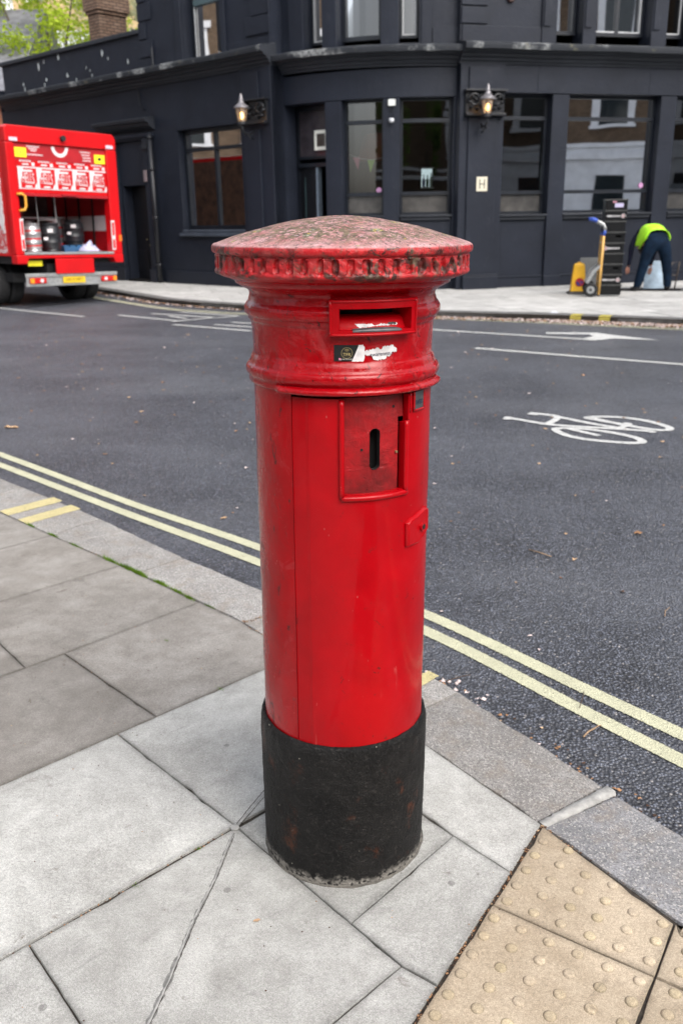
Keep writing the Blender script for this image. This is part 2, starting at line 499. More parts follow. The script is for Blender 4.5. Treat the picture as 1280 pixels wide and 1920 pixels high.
for T, tn in zip(TILES, tones):
    zz = tac.slab(T, tn, gap=.0024)
    o = Vector((.326, 1.579)) if T is not TILES[0] else Vector((.492, 1.832))
    if T in TILES[2:4]: o = Vector((.326, 1.579)) + V1 * 6.0 + Vector((.008, .004))
    for i in range(-30, 31):
        for j in range(-30, 31):
            q = o + V1 * i + V2 * j
            if inside(q, T, .012):
                w = random.uniform(.7, 1.0); h = .0052 * w; z = zz(q)
                rs = [(.0138, 0), (.0128, .35), (.0112, .72), (.0085, .95), (.004, 1.0)]
                jx, jy = random.uniform(-.001, .001), random.uniform(-.001, .001)
                ids = [[tac.m.p(q.x + jx + r * math.cos(k * .4488), q.y + jy + r * math.sin(k * .4488), z - .0004 + h * e) for k in range(14)] for r, e in rs]
                for a, b in zip(ids, ids[1:]):
                    for k in range(14): tac.m.face((a[k], a[(k + 1) % 14], b[(k + 1) % 14], b[k]))
                tac.m.face(ids[-1])
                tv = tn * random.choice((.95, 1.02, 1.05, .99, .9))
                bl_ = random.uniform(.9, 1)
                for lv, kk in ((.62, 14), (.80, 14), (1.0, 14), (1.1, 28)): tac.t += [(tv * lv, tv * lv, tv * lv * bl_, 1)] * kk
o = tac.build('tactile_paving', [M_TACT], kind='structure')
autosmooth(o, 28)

# granite kerb
kb = Slabs()
KI = [(-6.6, 9.1), (-5.3, 7.85), (-4.0, 6.6), (-3.38, 6.02), (-2.75, 5.42), (-2.10, 4.80), (-1.465, 4.185), (-.92, 3.665), (-.392, 3.134), (.15, 2.39), (.503, 1.90), (.98, 1.19), (1.4, .45), (1.83, -.35), (2.3, -1.2)]
KO = [(-6.35, 9.37), (-5.05, 8.12), (-3.77, 6.87), (-3.15, 6.28), (-2.52, 5.66), (-1.90, 5.055), (-1.275, 4.435), (-.735, 3.845), (-.165, 3.275), (.385, 2.58), (.725, 2.04), (1.215, 1.31), (1.64, .57), (2.08, -.22), (2.55, -1.07)]
mats_k = [M_KERB, M_KERB2]
for i in range(len(KI) - 1):
    a, b, c, d = Vector(KI[i]), Vector(KI[i + 1]), Vector(KO[i + 1]), Vector(KO[i])
    e = (c - d).normalized(); g = .004
    if i == 9: b = b - e * .012; c = c - e * .022
    if i == 10: a = a + e * .012; d = d + e * .026
    nn = Vector((-e.y, e.x))
    mi = 1 if i >= 10 else 0
    ks = Slabs if 0 else kb
    P_ = [a + e * g, b - e * g, c - e * g, d + e * g]
    # top sheet with soft outer arris, grid in two directions
    mb_ = kb.m; mb_.cur = mi; n = 12
    prof = [(0, -.03), (0.0, -.003), (.006, 0), (.5, 0.0005), (.9, 0), (.955, -.003), (.985, -.010), (1.0, -.024), (1.01, -.12)]
    rr = []
    for k in range(n + 1):
        p0 = P_[0].lerp(P_[1], k / n); p1 = P_[3].lerp(P_[2], k / n)
        w = random.uniform(-.004, .004) if 0 < k < n else .004
        rr.append([((p0.lerp(p1, t_) + (p1 - p0).normalized() * (w * (t_ > .8)) - (p1 - p0).normalized() * ((.4 * w) * (t_ < .1))).to_tuple() + (z_ - (.004 if k in (0, n) and z_ > -.02 else 0) + (random.uniform(-.0015, .0015) if z_ > -.02 else 0),)) for t_, z_ in prof])
    mb_.rings(rr, close=False)
    mb_.face([len(mb_.v) - len(prof) + q for q in range(len(prof))])
    mb_.face([len(mb_.v) - (n + 1) * len(prof) + q for q in range(len(prof))])
    tn = [.92, 1.08, .95, 1.0, .9, 1.03, .97, 1.1, 1.04, .88, .98, 1, 1, 1, 1][i]
    kb.t += [(tn * 1.02, tn, tn * .98, 1)] * (len(kb.m.v) - len(kb.t))
o = kb.build('kerb', mats_k, kind='structure')
autosmooth(o, 50)
# mortar between two kerb stones
mb = MB(); rr = []
for k in range(46):
    t_ = k / 45; p = Vector((.503, 1.90)).lerp(Vector((.73, 2.045)), t_); e = Vector((.55, -.83)); w = .013 + .007 * t_ + random.uniform(-.0025, .0025); p = p + e * random.uniform(-.002, .002)
    zt = .0002 - (.02 if k == 45 else 0)
    rr.append([(p.x - e.x * w, p.y - e.y * w, -.01), (p.x - e.x * w * .8, p.y - e.y * w * .8, zt), (p.x + random.uniform(-.002, .002), p.y, zt + random.uniform(0, .0008)), (p.x + e.x * w * .8, p.y + e.y * w * .8, zt), (p.x + e.x * w, p.y + e.y * w, -.01)])
mb.rings(rr, close=False); mb.build('kerb_mortar', M_MORTAR, smooth=True, kind='structure')

# ragged mortar seam and crack lines on the slabs
def seam(pts, w, mat, name, h=.0022, n=60, jit=.35):
    mb = MB(); rr = []
    pts = [Vector(p) for p in pts]
    for k in range(n + 1):
        t_ = k / n * (len(pts) - 1); i = min(int(t_), len(pts) - 2); p = pts[i].lerp(pts[i + 1], t_ - i)
        e = (pts[i + 1] - pts[i]).normalized(); nn = Vector((-e.y, e.x))
        ww = w[0] + (w[1] - w[0]) * k / n
        a = ww * random.uniform(1 - jit, 1 + jit); b = ww * random.uniform(1 - jit, 1 + jit)
        rr.append([(p.x - nn.x * a, p.y - nn.y * a, .0004), (p.x - nn.x * a * .6, p.y - nn.y * a * .6, h * random.uniform(.6, 1)), (p.x + nn.x * b * .6, p.y + nn.y * b * .6, h * random.uniform(.6, 1)), (p.x + nn.x * b, p.y + nn.y * b, .0004)])
    mb.rings(rr, close=False)
    return mb.build(name, mat, kind='structure', smooth=True)
seam([(-.292, 1.885), (-.318, 1.72), (-.35, 1.58), (-.375, 1.43), (-.405, 1.28), (-.43, 1.17)], (.004, .0065), M_MORTAR_D, 'mortar_seam', h=.001, jit=.5, n=90)
seam([(-.2935, 1.885), (-.3175, 1.72), (-.3525, 1.58), (-.3735, 1.43), (-.4055, 1.28), (-.4305, 1.17)], (.002, .003), M_MORTAR, 'mortar_seam', h=.0015, jit=.6, n=110)
seam([(-.2885, 1.875), (-.3135, 1.72), (-.3455, 1.58), (-.371, 1.43), (-.401, 1.28)], (.0007, .0009), M_DIRT, 'pavement_crack', h=.0017, jit=.95)
seam([(-.285, 1.915), (-.25, 1.99), (-.215, 2.07)], (.004, .0035), M_MORTAR, 'mortar_seam', h=.002)
seam([(-.278, 1.915), (-.245, 1.985), (-.208, 2.065)], (.0011, .0007), M_DIRT, 'pavement_crack', h=.0025, n=30, jit=.8)
seam([(-.29, 1.912), (-.26, 1.985), (-.226, 2.06)], (.0007, .0007), M_DIRT, 'pavement_crack', h=.0025, n=30, jit=.9)
mb = MB(); mb.lathe([(.0125, .0003), (.0115, .0035), (.009, .0045), (.001, .005)], -.29, 1.903, 9); mb.build('mortar_plug', M_MORTAR, kind='structure', smooth=True)
# cement haunch round the foot of the box
mb = MB(); rs = []
for k in range(64):
    a = 2 * math.pi * k / 64
    rs.append([(-.008 + math.cos(a) * r, 1.882 + math.sin(a) * r, z) for r, z in ((.19, .006), (.1975 + random.uniform(0, .001), .0035), (.1985 + random.uniform(0, .002), .0015), (.2000 + random.uniform(-.001, .0035), -.0015))])
rs.append(rs[0]); mb.rings(rs, close=False)
mb.build('cement_haunch', paint('dirty_cement', (.10, .092, .08), .95, .5, 50., 160., .004), kind='structure', smooth=True)

# painted lines
def strip(pts, w, name, mat, z=-.096, n=None, label=None):
    pts = [Vector(p) for p in pts]; mb = MB(); n = n or 8; rr = []; L = 0; last = None
    N = n * (len(pts) - 1)
    for k in range(N + 1):
        t_ = k / n; i = min(int(t_), len(pts) - 2); f = t_ - i
        p0, p1, p2, p3 = pts[max(i - 1, 0)], pts[i], pts[i + 1], pts[min(i + 2, len(pts) - 1)]
        p = ((2 * p1) + (p2 - p0) * f + (2 * p0 - 5 * p1 + 4 * p2 - p3) * f * f + (3 * p1 - p0 - 3 * p2 + p3) * f ** 3) * .5
        e = ((p2 - p1)).normalized()
        if 0 < i or f > 0: e = ((p2 - p0).normalized().lerp((p3 - p1).normalized(), f)).normalized()
        nn = Vector((-e.y, e.x)); 
        if last is not None: L += (p - last).length
        last = p
        a = mb.p(p.x - nn.x * w / 2, p.y - nn.y * w / 2, z); b = mb.p(p.x + nn.x * w / 2, p.y + nn.y * w / 2, z)
        mb.uv[a] = (L, 0); mb.uv[b] = (L, 1)
        if rr: mb.face((rr[-1][0], a, b, rr[-1][1]))
        rr.append((a, b))
    return mb.build(name, mat, kind='structure')
strip([(-7.6, 10.9), (-5.2, 8.7), (-2.385, 5.93), (-1.24, 4.80), (-.404, 3.995), (.331, 3.222), (.811, 2.585), (1.03, 2.298), (1.40, 1.80), (2.2, .6), (3.0, -.8)], .072, 'yellow_line', M_YELLOW)
strip([(-7.7, 11.12), (-5.3, 8.95), (-2.475, 6.205), (-1.27, 5.0), (-.42, 4.2), (.346, 3.38), (.86, 2.725), (1.083, 2.442), (1.48, 1.92), (2.3, .72), (3.1, -.7)], .072, 'yellow_line', M_YELLOW)
strip([(-8.8, 19.55), (-6.603, 17.614), (-4.444, 15.73)], .10, 'lane_line', M_WHITE)
strip([(-3.88, 15.885), (-2.668, 14.817)], .10, 'bay_line', M_WHITE)
strip([(-2.72, 14.72), (-2.079, 15.214)], .10, 'bay_line', M_WHITE)
strip([(-3.33, 16.067), (-2.1, 15.218)], .10, 'bay_line', M_WHITE)
strip([(-2.931, 15.588), (-2.554, 15.136)], .09, 'bay_line', M_WHITE)
strip([(-2.845, 16.245), (-1.716, 15.391)], .09, 'bay_line', M_WHITE)
strip([(-2.071, 15.155), (-1.694, 15.388)], .09, 'bay_line', M_WHITE)
strip([(-2.636, 14.282), (-1.304, 13.258)], .10, 'lane_line', M_WHITE)
strip([(-1.964, 14.182), (-1.1, 13.60)], .09, 'lane_line', M_WHITE)
strip([(-1.718, 14.456), (-.9, 13.95)], .09, 'lane_line', M_WHITE)
strip([(.3, 13.83), (1.396, 13.031), (3.387, 11.635)], .12, 'lane_line', M_WHITE)
strip([(1.708, 11.104), (3.753, 9.597), (7.5, 7.0)], .12, 'lane_line', M_WHITE)
for dd in (0, .16):
    strip([(-5.6, 20.2 - dd), (-3.35, 17.15 - dd), (-2.478, 16.358 - dd), (-1.603, 15.781 - dd), (0, 15.10 - dd), (1.611, 14.56 - dd), (3.01, 13.82 - dd), (4.884, 12.67 - dd), (9, 10.4 - dd)], .07, 'yellow_line', M_YELLOW)
mb = MB()
mb.poly([(x, y, -.095) for x, y in [(2.912, 12.494), (3.589, 12.356), (3.714, 12.122), (4.164, 11.495), (3.634, 11.761), (3.437, 11.629), (3.25, 11.812), (3.433, 11.992), (3.436, 12.203), (2.878, 12.344)]])
M_WPLAIN = paint('worn_white_paint', (.50, .50, .485), .75, .25, 30., 120., .004)
mb.build('road_arrow', M_WPLAIN, kind='structure')
# painted bicycle
mb = MB(); zc = [-.0955]
def stroke(pts, w, loop=False, w2=None):
    zc[0] += .00012
    pts = [Vector(p) for p in pts]; n = len(pts); cs = []
    N = 8
    seg = n if loop else n - 1
    out = []
    for i in range(seg):
        g = (lambda k: pts[k % n]) if loop else (lambda k: pts[max(0, min(n - 1, k))])
        p0, p1, p2, p3 = g(i - 1), g(i), g(i + 1), g(i + 2)
        for k in range(N):
            f = k / N; out.append(((2 * p1) + (p2 - p0) * f + (2 * p0 - 5 * p1 + 4 * p2 - p3) * f * f + (3 * p1 - p0 - 3 * p2 + p3) * f ** 3) * .5)
    if not loop: out.append(pts[-1])
    M = len(out); A = []; B = []
    for i, p in enumerate(out):
        q0 = out[(i - 1) % M] if loop else out[max(i - 1, 0)]; q1 = out[(i + 1) % M] if loop else out[min(i + 1, M - 1)]
        e = (q1 - q0).normalized(); nn = Vector((-e.y, e.x)); ww = w / 2 * random.uniform(.93, 1.07)
        A.append(mb.p(p.x - nn.x * ww, p.y - nn.y * ww, zc[0])); B.append(mb.p(p.x + nn.x * ww, p.y + nn.y * ww, zc[0]))
    for i in range(M if loop else M - 1):
        j = (i + 1) % M; mb.face((A[i], A[j], B[j], B[i]))
stroke([(2.018, 7.049), (2.142, 7.085), (2.307, 7.034), (2.446, 6.912), (2.531, 6.742), (2.541, 6.618), (2.458, 6.578), (2.345, 6.653), (2.209, 6.816), (2.089, 6.955)], .062, True)
stroke([(1.667, 6.671), (1.767, 6.697), (1.911, 6.653), (2.073, 6.521), (2.189, 6.36), (2.198, 6.231), (2.123, 6.201), (1.977, 6.247), (1.811, 6.338), (1.699, 6.485)], .062, True)
stroke([(1.357, 7.102), (1.445, 7.043), (1.645, 6.846), (1.873, 6.744), (2.319, 6.575), (2.372, 6.505)], .058)
stroke([(1.645, 6.846), (1.788, 7.113), (1.604, 7.26)], .06)
stroke([(1.788, 7.113), (2.03, 6.802), (2.214, 6.63)], .058)
stroke([(2.062, 7.031), (2.256, 6.715)], .055)
stroke([(1.767, 6.697), (1.942, 6.435)], .055)
stroke([(2.246, 6.834), (2.281, 6.796), (2.163, 6.667)], .05)
stroke([(1.345, 7.10), (1.41, 7.07)], .10)
stroke([(1.585, 7.26), (1.66, 7.21)], .09)
mb.build('cycle_symbol', M_WPLAIN, kind='structure')
# kerb ticks (two bars on each of three kerb spots)
def patch(poly, name, mat, z, n=6):
    mb = MB(); a, b, c, d = [Vector(p) for p in poly]
    rr = []
    for k in range(n + 1):
        p0 = a.lerp(b, k / n); p1 = d.lerp(c, k / n)
        i0 = mb.p(p0.x, p0.y, z); i1 = mb.p(p1.x, p1.y, z); mb.uv[i0] = (k / n * .4, 0); mb.uv[i1] = (k / n * .4, 1)
        if rr: mb.face((rr[-1][0], i0, i1, rr[-1][1]))
        rr.append((i0, i1))
    return mb.build(name, mat, kind='structure')
patch([(-1.872, 4.575), (-1.65, 4.815), (-1.563, 4.727), (-1.785, 4.487)], 'kerb_tick', M_YKERB, .003)
patch([(-1.72, 4.425), (-1.505, 4.665), (-1.42, 4.58), (-1.635, 4.34)], 'kerb_tick', M_YKERB, .003)
patch([(.08, 2.50), (.288, 2.715), (.325, 2.672), (.12, 2.46)], 'kerb_tick', M_YKERB, .003)

# far pavement with its kerb
FK = [(-9.2, 25.9), (-7.6, 23.9), (-5.85, 21.4), (-4.7, 19.75), (-3.534, 18.0), (-2.6, 17.05), (-1.66, 16.35), (0, 15.35), (1.62, 14.60), (3.38, 13.86), (4.98, 12.95), (7.4, 11.55), (12, 8.9), (30, -1)]
M_FARP = m_slab('far_paving', (.39, .385, .37), (.50, .495, .48), (.32, .31, .295), dots=False)
M_FKERB = paint('dark_kerb', (.12, .118, .115), .85, .35, 5., 40., .01)
mb = MB(); top = FK + [(40, 10), (40, 45), (-16, 45), (-12, 30)]
mb.prism([(x, y) for x, y in top], -.12, -.006)
mb.build('far_pavement_bed', M_DIRT, kind='structure')
fp = Slabs()
# slabs laid across the far pavement in courses parallel with the front
import itertools
def inpoly(x, y, poly):
    c = False; n = len(poly)
    for i in range(n):
        x0, y0 = poly[i]; x1, y1 = poly[(i + 1) % n]
        if (y0 > y) != (y1 > y) and x < (x1 - x0) * (y - y0) / (y1 - y0) + x0: c = not c
    return c
ea = Vector((.9694, .2456)); en = Vector((-.2456, .9694))
fko = FK
def off(pl, d):
    o = []
    for i, p in enumerate(pl):
        a = Vector(pl[max(i - 1, 0)]); b = Vector(pl[min(i + 1, len(pl) - 1)]); e = (b - a).normalized(); o.append((p[0] - e.y * d, p[1] + e.x * d))
    return o
FKi = off(FK, .26)
inner = FKi + [(40, 10), (40, 45), (-16, 45), (-12, 30)]
for j in range(-6, 26):
    sh = random.uniform(0, .8)
    for i in range(-24, 26):
        o = Vector((0, 16)) + en * (j * .62) + ea * (i * .92 + sh)
        q = [o, o + ea * .92, o + ea * .92 + en * .62, o + en * .62]
        if o.y > 30 or o.x > 14: continue
        cnt = sum(inpoly(v.x, v.y, inner) for v in q)
        if cnt == 4: fp.slab([tuple(v) for v in q], random.uniform(.86, 1.08), gap=.004, jit=0)
fp.build('far_pavement', [M_FARP], kind='structure')
# infill course between the slabs and the kerb, just under slab level
mb = MB(); mb.poly([(x, y, -.0045) for x, y in inner]); tone1(mb.build('far_pavement_infill', M_FARP, kind='structure'))
kf = MB(); N = len(FK)
for i in range(N - 1):
    a0, a1 = Vector(FK[i]), Vector(FK[i + 1]); b0, b1 = Vector(FKi[i]), Vector(FKi[i + 1])
    L = (a1 - a0).length; n = max(1, round(L / .9))
    for k in range(n):
        g = .006 / L
        p = [a0.lerp(a1, k / n + g), a0.lerp(a1, (k + 1) / n - g), b0.lerp(b1, (k + 1) / n - g), b0.lerp(b1, k / n + g)]
        e = (a1 - a0).normalized(); nn = Vector((-e.y, e.x)) * .02
        rings = []
        for (pa, pb) in ((p[0], p[3]), (p[1], p[2])):
            rings.append([(pa.x, pa.y, -.12), (pa.x, pa.y, -.02), (pa.x + nn.x, pa.y + nn.y, .0), (pb.x, pb.y, .0), (pb.x, pb.y, -.12)])
        kf.rings(rings)
M_FKT = m_slab('far_kerb_stone', (.30, .30, .29), (.40, .40, .39), (.2, .2, .19), dots=False)
o = kf.build('far_kerb', [M_FKERB], kind='structure')
# yellow ticks painted over the far kerb face and top
for s0 in (3.55, 3.93):
    mb = MB(); a = Vector((s0, 13.86 - (s0 - 3.38) * .5687)); e = Vector((.869, -.494)); nn = Vector((.494, .869))
    pr = [(-.004, -.10), (-.004, -.02), (.016, .003), (.18, .003)]
    for (d0, z0), (d1, z1) in zip(pr, pr[1:]):
        ids = []
        for dd, zz, tt in ((d0, z0, 0), (d0, z0, .19), (d1, z1, .19), (d1, z1, 0)):
            q = a + e * tt + nn * dd; k = mb.p(q.x, q.y, zz); mb.uv[k] = (tt, tt / .19); ids.append(k)
        mb.face(ids)
    mb.build('kerb_tick', M_YKERB2, kind='structure')
# ================================================================== PILLAR BOX
def m_red(name, coat=.12, lump=1., base=(.40, .0006, .0045), dark=.0, chips=.5, fade=.35, bumpk=1., rough=.30, vert=False, streak=0.):
    t = NT(name)
    v = t.co()
    lowf = t.noise(7., 5, .6, dist=.4)
    col = t.mix(t.ramp(lowf, .3, .7), tuple(q * .72 for q in base), base)
    sc_ = t.ramp(t.noise(60., 4, .6, vec=t.co((1.6, 1.6, .10)), dist=1.5), .70, .73)
    col = t.mix(t.math('MULTIPLY', t.math('MULTIPLY', sc_, t.ramp(t.noise(6., 2), .5, .6)), .35 * chips), col, (.60, .16, .14))
    # chalky, weathered bloom in patches
    fd = t.ramp(t.noise(16., 7, .7, dist=.6), .56, .76)
    col = t.mix(t.math('MULTIPLY', fd, fade), col, (.50, .075, .08))
    if dark: col = t.mix(t.math('MULTIPLY', t.ramp(t.noise(10., 7, .7), .36, .66), dark), col, (.09, .012, .012))
    # chips and hairline cracks
    vv = t.co((1, 1, .32)) if vert else v
    n1 = t.noise(46., 6, .72, vec=vv, dist=1.2); n2 = t.noise(8., 3, .5)
    c1 = t.math('MULTIPLY', t.ramp(n1, .66 - .03 * chips, .69 - .03 * chips), t.ramp(n2, .56 - .1 * chips, .66 - .1 * chips))
    col = t.mix(t.math('MULTIPLY', c1, .9), col, (.035, .012, .010))
    c2 = t.ramp(t.vor(30., out='Distance', vec=t.co((1, 1, .5))), .045, .028)
    col = t.mix(t.math('MULTIPLY', c2, .3 * chips), col, (.50, .26, .24))
    c3 = t.ramp(t.noise(95., 2, .5, vec=t.co((1, 1, .6))), .755, .775)
    col = t.mix(t.math('MULTIPLY', c3, .55), col, (.50, .12, .11))
    # scratches
    h = t.math('ADD', t.math('MULTIPLY', t.noise(24., 5, .6, dist=.5), lump), t.math('MULTIPLY', t.noise(110., 4, .6), .16))
    h = t.math('ADD', h, t.math('MULTIPLY', t.noise(34., 3, .5, vec=t.co((1, 1, .12))), .55))
    h = t.math('SUBTRACT', h, t.math('MULTIPLY', c1, .5))
    n = t.bump(h, .55 * bumpk, .0042)
    rg = t.n('ShaderNodeMapRange'); rg.inputs['To Min'].default_value = rough - .06; rg.inputs['To Max'].default_value = rough + .22
    t.l(t.math('MAXIMUM', fd, c1), rg.inputs['Value'])
    t.bsdf(col, rg.outputs[0], n, spec=.13, coat=coat, coat_rough=.07)
    return t.m
M_RED = m_red('pillar_box_red', coat=.30, lump=1.3, vert=True, chips=1.7, fade=.42, bumpk=1.0)
M_RED_RING = m_red('worn_red_moulding', coat=.42, lump=1.6, chips=1.45, fade=.55, bumpk=1.7, base=(.37, .0010, .0045))
M_RED_DOOR = m_red('door_red', coat=.2, chips=.9, fade=.05, bumpk=.42, rough=.34)
M_RED_PLATE = m_red('pitted_red_plate', base=(.36, .012, .016), dark=.85, chips=.5, fade=.3, bumpk=2.4, rough=.36)
M_BLACKIN = paint('hole_shade_black', (.004, .003, .003), .9)  # near-black colour stands for the shade inside openings

def m_cap():
    t = NT('weathered_cap_paint')
    geo = t.n('ShaderNodeNewGeometry'); sp = t.n('ShaderNodeSeparateXYZ'); t.l(t.co(), sp.inputs[0])
    z = sp.outputs[2]
    up = t.ramp(z, 1.4445, 1.4475)                   # only the domed top carries the growth
    red = t.mix(t.ramp(t.noise(18., 5), .35, .65), (.36, .006, .010), (.50, .012, .016))
    red = t.mix(t.math('MULTIPLY', t.ramp(t.noise(26., 7, .7), .5, .72), .6), red, (.46, .13, .125))
    drt = t.math('MULTIPLY', t.ramp(t.noise(34., 6, .75, dist=.8), .46, .54), t.ramp(t.noise(8., 3), .45, .56))
    red = t.mix(t.math('MULTIPLY', drt, .92), red, t.mix(t.ramp(t.noise(60., 3), .5, .66), (.018, .010, .007), (.085, .085, .055)))
    # top: pink bloom raised for a painted pale highlight, olive-brown film and darker pits
    pk = t.mix(t.ramp(t.noise(22., 6, .7), .35, .68), (.44, .15, .16), (.62, .40, .41))
    pk = t.mix(t.ramp(t.noise(5.5, 5, .6), .62, .72), pk, (.48, .06, .07))
    film = t.ramp(t.noise(6.5, 7, .66, dist=.5, vec=t.co((1, 1, 2))), .30, .45)
    fine = t.ramp(t.noise(85., 6, .85), .43, .52)
    ol = t.mix(t.ramp(t.noise(45., 4), .35, .65), (.055, .042, .022), (.17, .135, .075))
    fc = t.n('ShaderNodeTexCoord')
    rad = t.n('ShaderNodeVectorMath', operation='LENGTH'); mp = t.n('ShaderNodeMapping'); mp.inputs['Scale'].default_value = (1, 1, 0); t.l(t.co(), mp.inputs[0]); t.l(mp.outputs[0], rad.inputs[0])
    edge = t.ramp(rad.outputs['Value'], .262, .215)
    mk = t.math('MULTIPLY', t.math('MULTIPLY', film, t.ramp(fine, .0, .9)), t.math('ADD', .35, t.math('MULTIPLY', edge, .65)))
    top = t.mix(mk, pk, ol)
    top = t.mix(t.math('MULTIPLY', t.ramp(t.noise(130., 4, .75, dist=.6), .55, .61), .9), top, (.035, .022, .018))
    top = t.mix(t.math('MULTIPLY', t.ramp(t.noise(130., 3, .6), .64, .7), .7), top, (.62, .50, .50))
    v1 = t.vor(13., vec=t.co()); nn = t.noise(120., 4, .7)
    y = t.ramp(t.math('ADD', v1, t.math('MULTIPLY', nn, .22)), .275, .25)
    lic = t.mix(t.ramp(t.noise(200., 3), .45, .55), (.05, .055, .035), t.mix(t.ramp(t.noise(160., 2), .5, .6), (.27, .28, .2), (.62, .47, .03)))
    top = t.mix(t.math('MULTIPLY', y, .92), top, lic)
    v2 = t.vor(31., vec=t.co()); y2 = t.ramp(t.math('ADD', v2, t.math('MULTIPLY', nn, .3)), .25, .22)
    top = t.mix(t.math('MULTIPLY', y2, .8), top, (.40, .36, .16))
    col = t.mix(up, red, top)
    h = t.math('ADD', t.noise(40., 6, .65, dist=.3), t.math('MULTIPLY', t.noise(220., 3), .25))
    h = t.math('ADD', h, t.math('MULTIPLY', t.math('MAXIMUM', y, y2), .5))
    n = t.bump(h, .9, .005)
    rg = t.n('ShaderNodeMapRange'); rg.inputs['To Min'].default_value = .34; rg.inputs['To Max'].default_value = .68
    t.l(up, rg.inputs['Value'])
    t.bsdf(col, rg.outputs[0], n, spec=.45, coat=.0)
    return t.m
M_CAP = m_cap()

def m_black_base():
    t = NT('tarred_base')
    f = t.ramp(t.noise(14., 6, .7), .35, .7)
    col = t.mix(f, (.0035, .0033, .0035), (.0125, .0115, .011))
    gr = t.ramp(t.noise(120., 4, .75), .56, .66)
    col = t.mix(t.math('MULTIPLY', gr, .6), col, (.05, .046, .042))
    ru = t.math('MULTIPLY', t.ramp(t.noise(11., 5, .65, vec=t.co((1, 1, .8))), .59, .68), t.ramp(t.noise(70., 3), .35, .55))
    col = t.mix(t.math('MULTIPLY', ru, .75), col, (.075, .024, .011))
    wh = t.ramp(t.vor(34.), .075, .05)
    gate = t.ramp(t.noise(23., 2), .5, .6)
    col = t.mix(t.math('MULTIPLY', wh, gate), col, (.42, .40, .34))
    wh2 = t.ramp(t.noise(70., 3, .6), .735, .75)
    col = t.mix(t.math('MULTIPLY', wh2, .8), col, (.33, .30, .24))
    sp = t.n('ShaderNodeSeparateXYZ'); t.l(t.co(), sp.inputs[0])
    low = t.math('ADD', sp.outputs[2], t.math('MULTIPLY', t.noise(28., 5, .7), .085))
    dd = t.math('MULTIPLY', t.ramp(low, .072, .052), t.ramp(t.noise(90., 3), .38, .52))
    col = t.mix(t.math('MULTIPLY', dd, .8), col, (.30, .28, .25))
    h = t.math('ADD', t.noise(38., 6, .65, dist=.6), t.math('MULTIPLY', t.noise(190., 4, .7), .35))
    n = t.bump(h, 1., .009)
    rg = t.n('ShaderNodeMapRange'); rg.inputs['To Min'].default_value = .58; rg.inputs['To Max'].default_value = .40
    t.l(t.ramp(sp.outputs[2], .27, .33), rg.inputs['Value'])
    t.bsdf(col, rg.outputs[0], n, spec=.2)
    return t.m
M_BASE = m_black_base()
M_STEEL = paint('worn_steel', (.16, .165, .17), .42, .35, 20., 90., .001, metal=.75)
M_GREYLIP = paint('worn_grey_lip', (.085, .082, .088), .38, .5, 30., 120., .001, metal=.3)
M_STK_B = paint('black_sticker', (.011, .012, .014), .32, .3, 30.)
M_STK_W = paint('torn_white_paper', (.62, .60, .60), .85, .2, 60., 220., .0008)
M_STK_G = paint('gold_ink', (.48, .38, .16), .5)
M_INK = paint('dark_blue_ink', (.012, .014, .04), .6)
M_PALE = paint('pale_ink', (.7, .66, .6), .6)
M_PINK = paint('pink_ink', (.6, .2, .3), .6)

BOX = empty('pillar_box', (-.0085, 1.882, 0), label='red cast iron pillar box with lichen-stained domed cap and black base', cat='post box')
BOX.rotation_euler = (0, .0134, 0)
def cy(phi, r, z): a = R(phi); return (r * math.sin(a), -r * math.cos(a), z)

def frange(a, b, n): return [a + (b - a) * i / n for i in range(n + 1)]
def cylgrid(mb, phis, prof, skip=None, wob=0.):
    """grid of revolution; prof is a list of (r, z); skip(phi_mid, z_mid) leaves a cell out"""
    ids = [[mb.p(*cy(ph, r + (wob * (math.sin(ph * .11 + z * 31) + math.sin(ph * .37 - z * 57)) if wob else 0), z)) for ph in phis] for r, z in prof]
    for j in range(len(prof) - 1):
        for i in range(len(phis) - 1):
            if skip and skip((phis[i] + phis[i + 1]) / 2, (prof[j][1] + prof[j + 1][1]) / 2): continue
            mb.face((ids[j][i], ids[j][i + 1], ids[j + 1][i + 1], ids[j + 1][i]))
    return ids
D0, D1, DZ0, DZ1 = -33.0, 75.0, .372, 1.168
A0_, A1_, AZ0, AZ1 = -1.9, 38.4, 1.2955, 1.3355      # posting slot
phs = sorted(set(frange(-180, 180, 180) + [D0, D1, A0_, A1_, -7, 41.5]))
zs = [.34, .37, DZ0] + frange(.40, 1.14, 24) + [DZ1]
prof = [(.1885, z) for z in zs]
ring1 = [(.1890, 1.170), (.1935, 1.1705), (.1975, 1.174), (.1978, 1.180), (.1965, 1.184), (.1985, 1.187), (.2022, 1.190), (.2038, 1.1945), (.2042, 1.200), (.2032, 1.2055), (.2005, 1.2095), (.1965, 1.212), (.1958, 1.2165), (.1935, 1.221), (.1930, 1.2255), (.1905, 1.228)]
mid = [(.1888, 1.235), (.1886, 1.25), (.1889, 1.265), (.1893, 1.28), (.1899, 1.289)]
ring2 = [(.1903, 1.293), (.1905, AZ0), (.1925, 1.2985), (.1955, 1.3015), (.1958, 1.307), (.1972, 1.3085), (.1998, 1.3105), (.2022, 1.314), (.2034, 1.3185), (.2036, 1.3235), (.2026, 1.328), (.2004, 1.3315), (.1976, AZ1), (.1948, 1.339), (.1946, 1.343), (.1932, 1.346)]
neck = [(.1925, 1.352), (.1932, 1.357), (.1965, 1.3605), (.2035, 1.364), (.2125, 1.3685), (.2195, 1.3725), (.2215, 1.3765), (.2218, 1.379), (.2285, 1.3805), (.2335, 1.3835)]
def skp(ph, z): return (D0 < ph < D1 and DZ0 < z < DZ1) or (A0_ < ph < A1_ and AZ0 < z < AZ1)
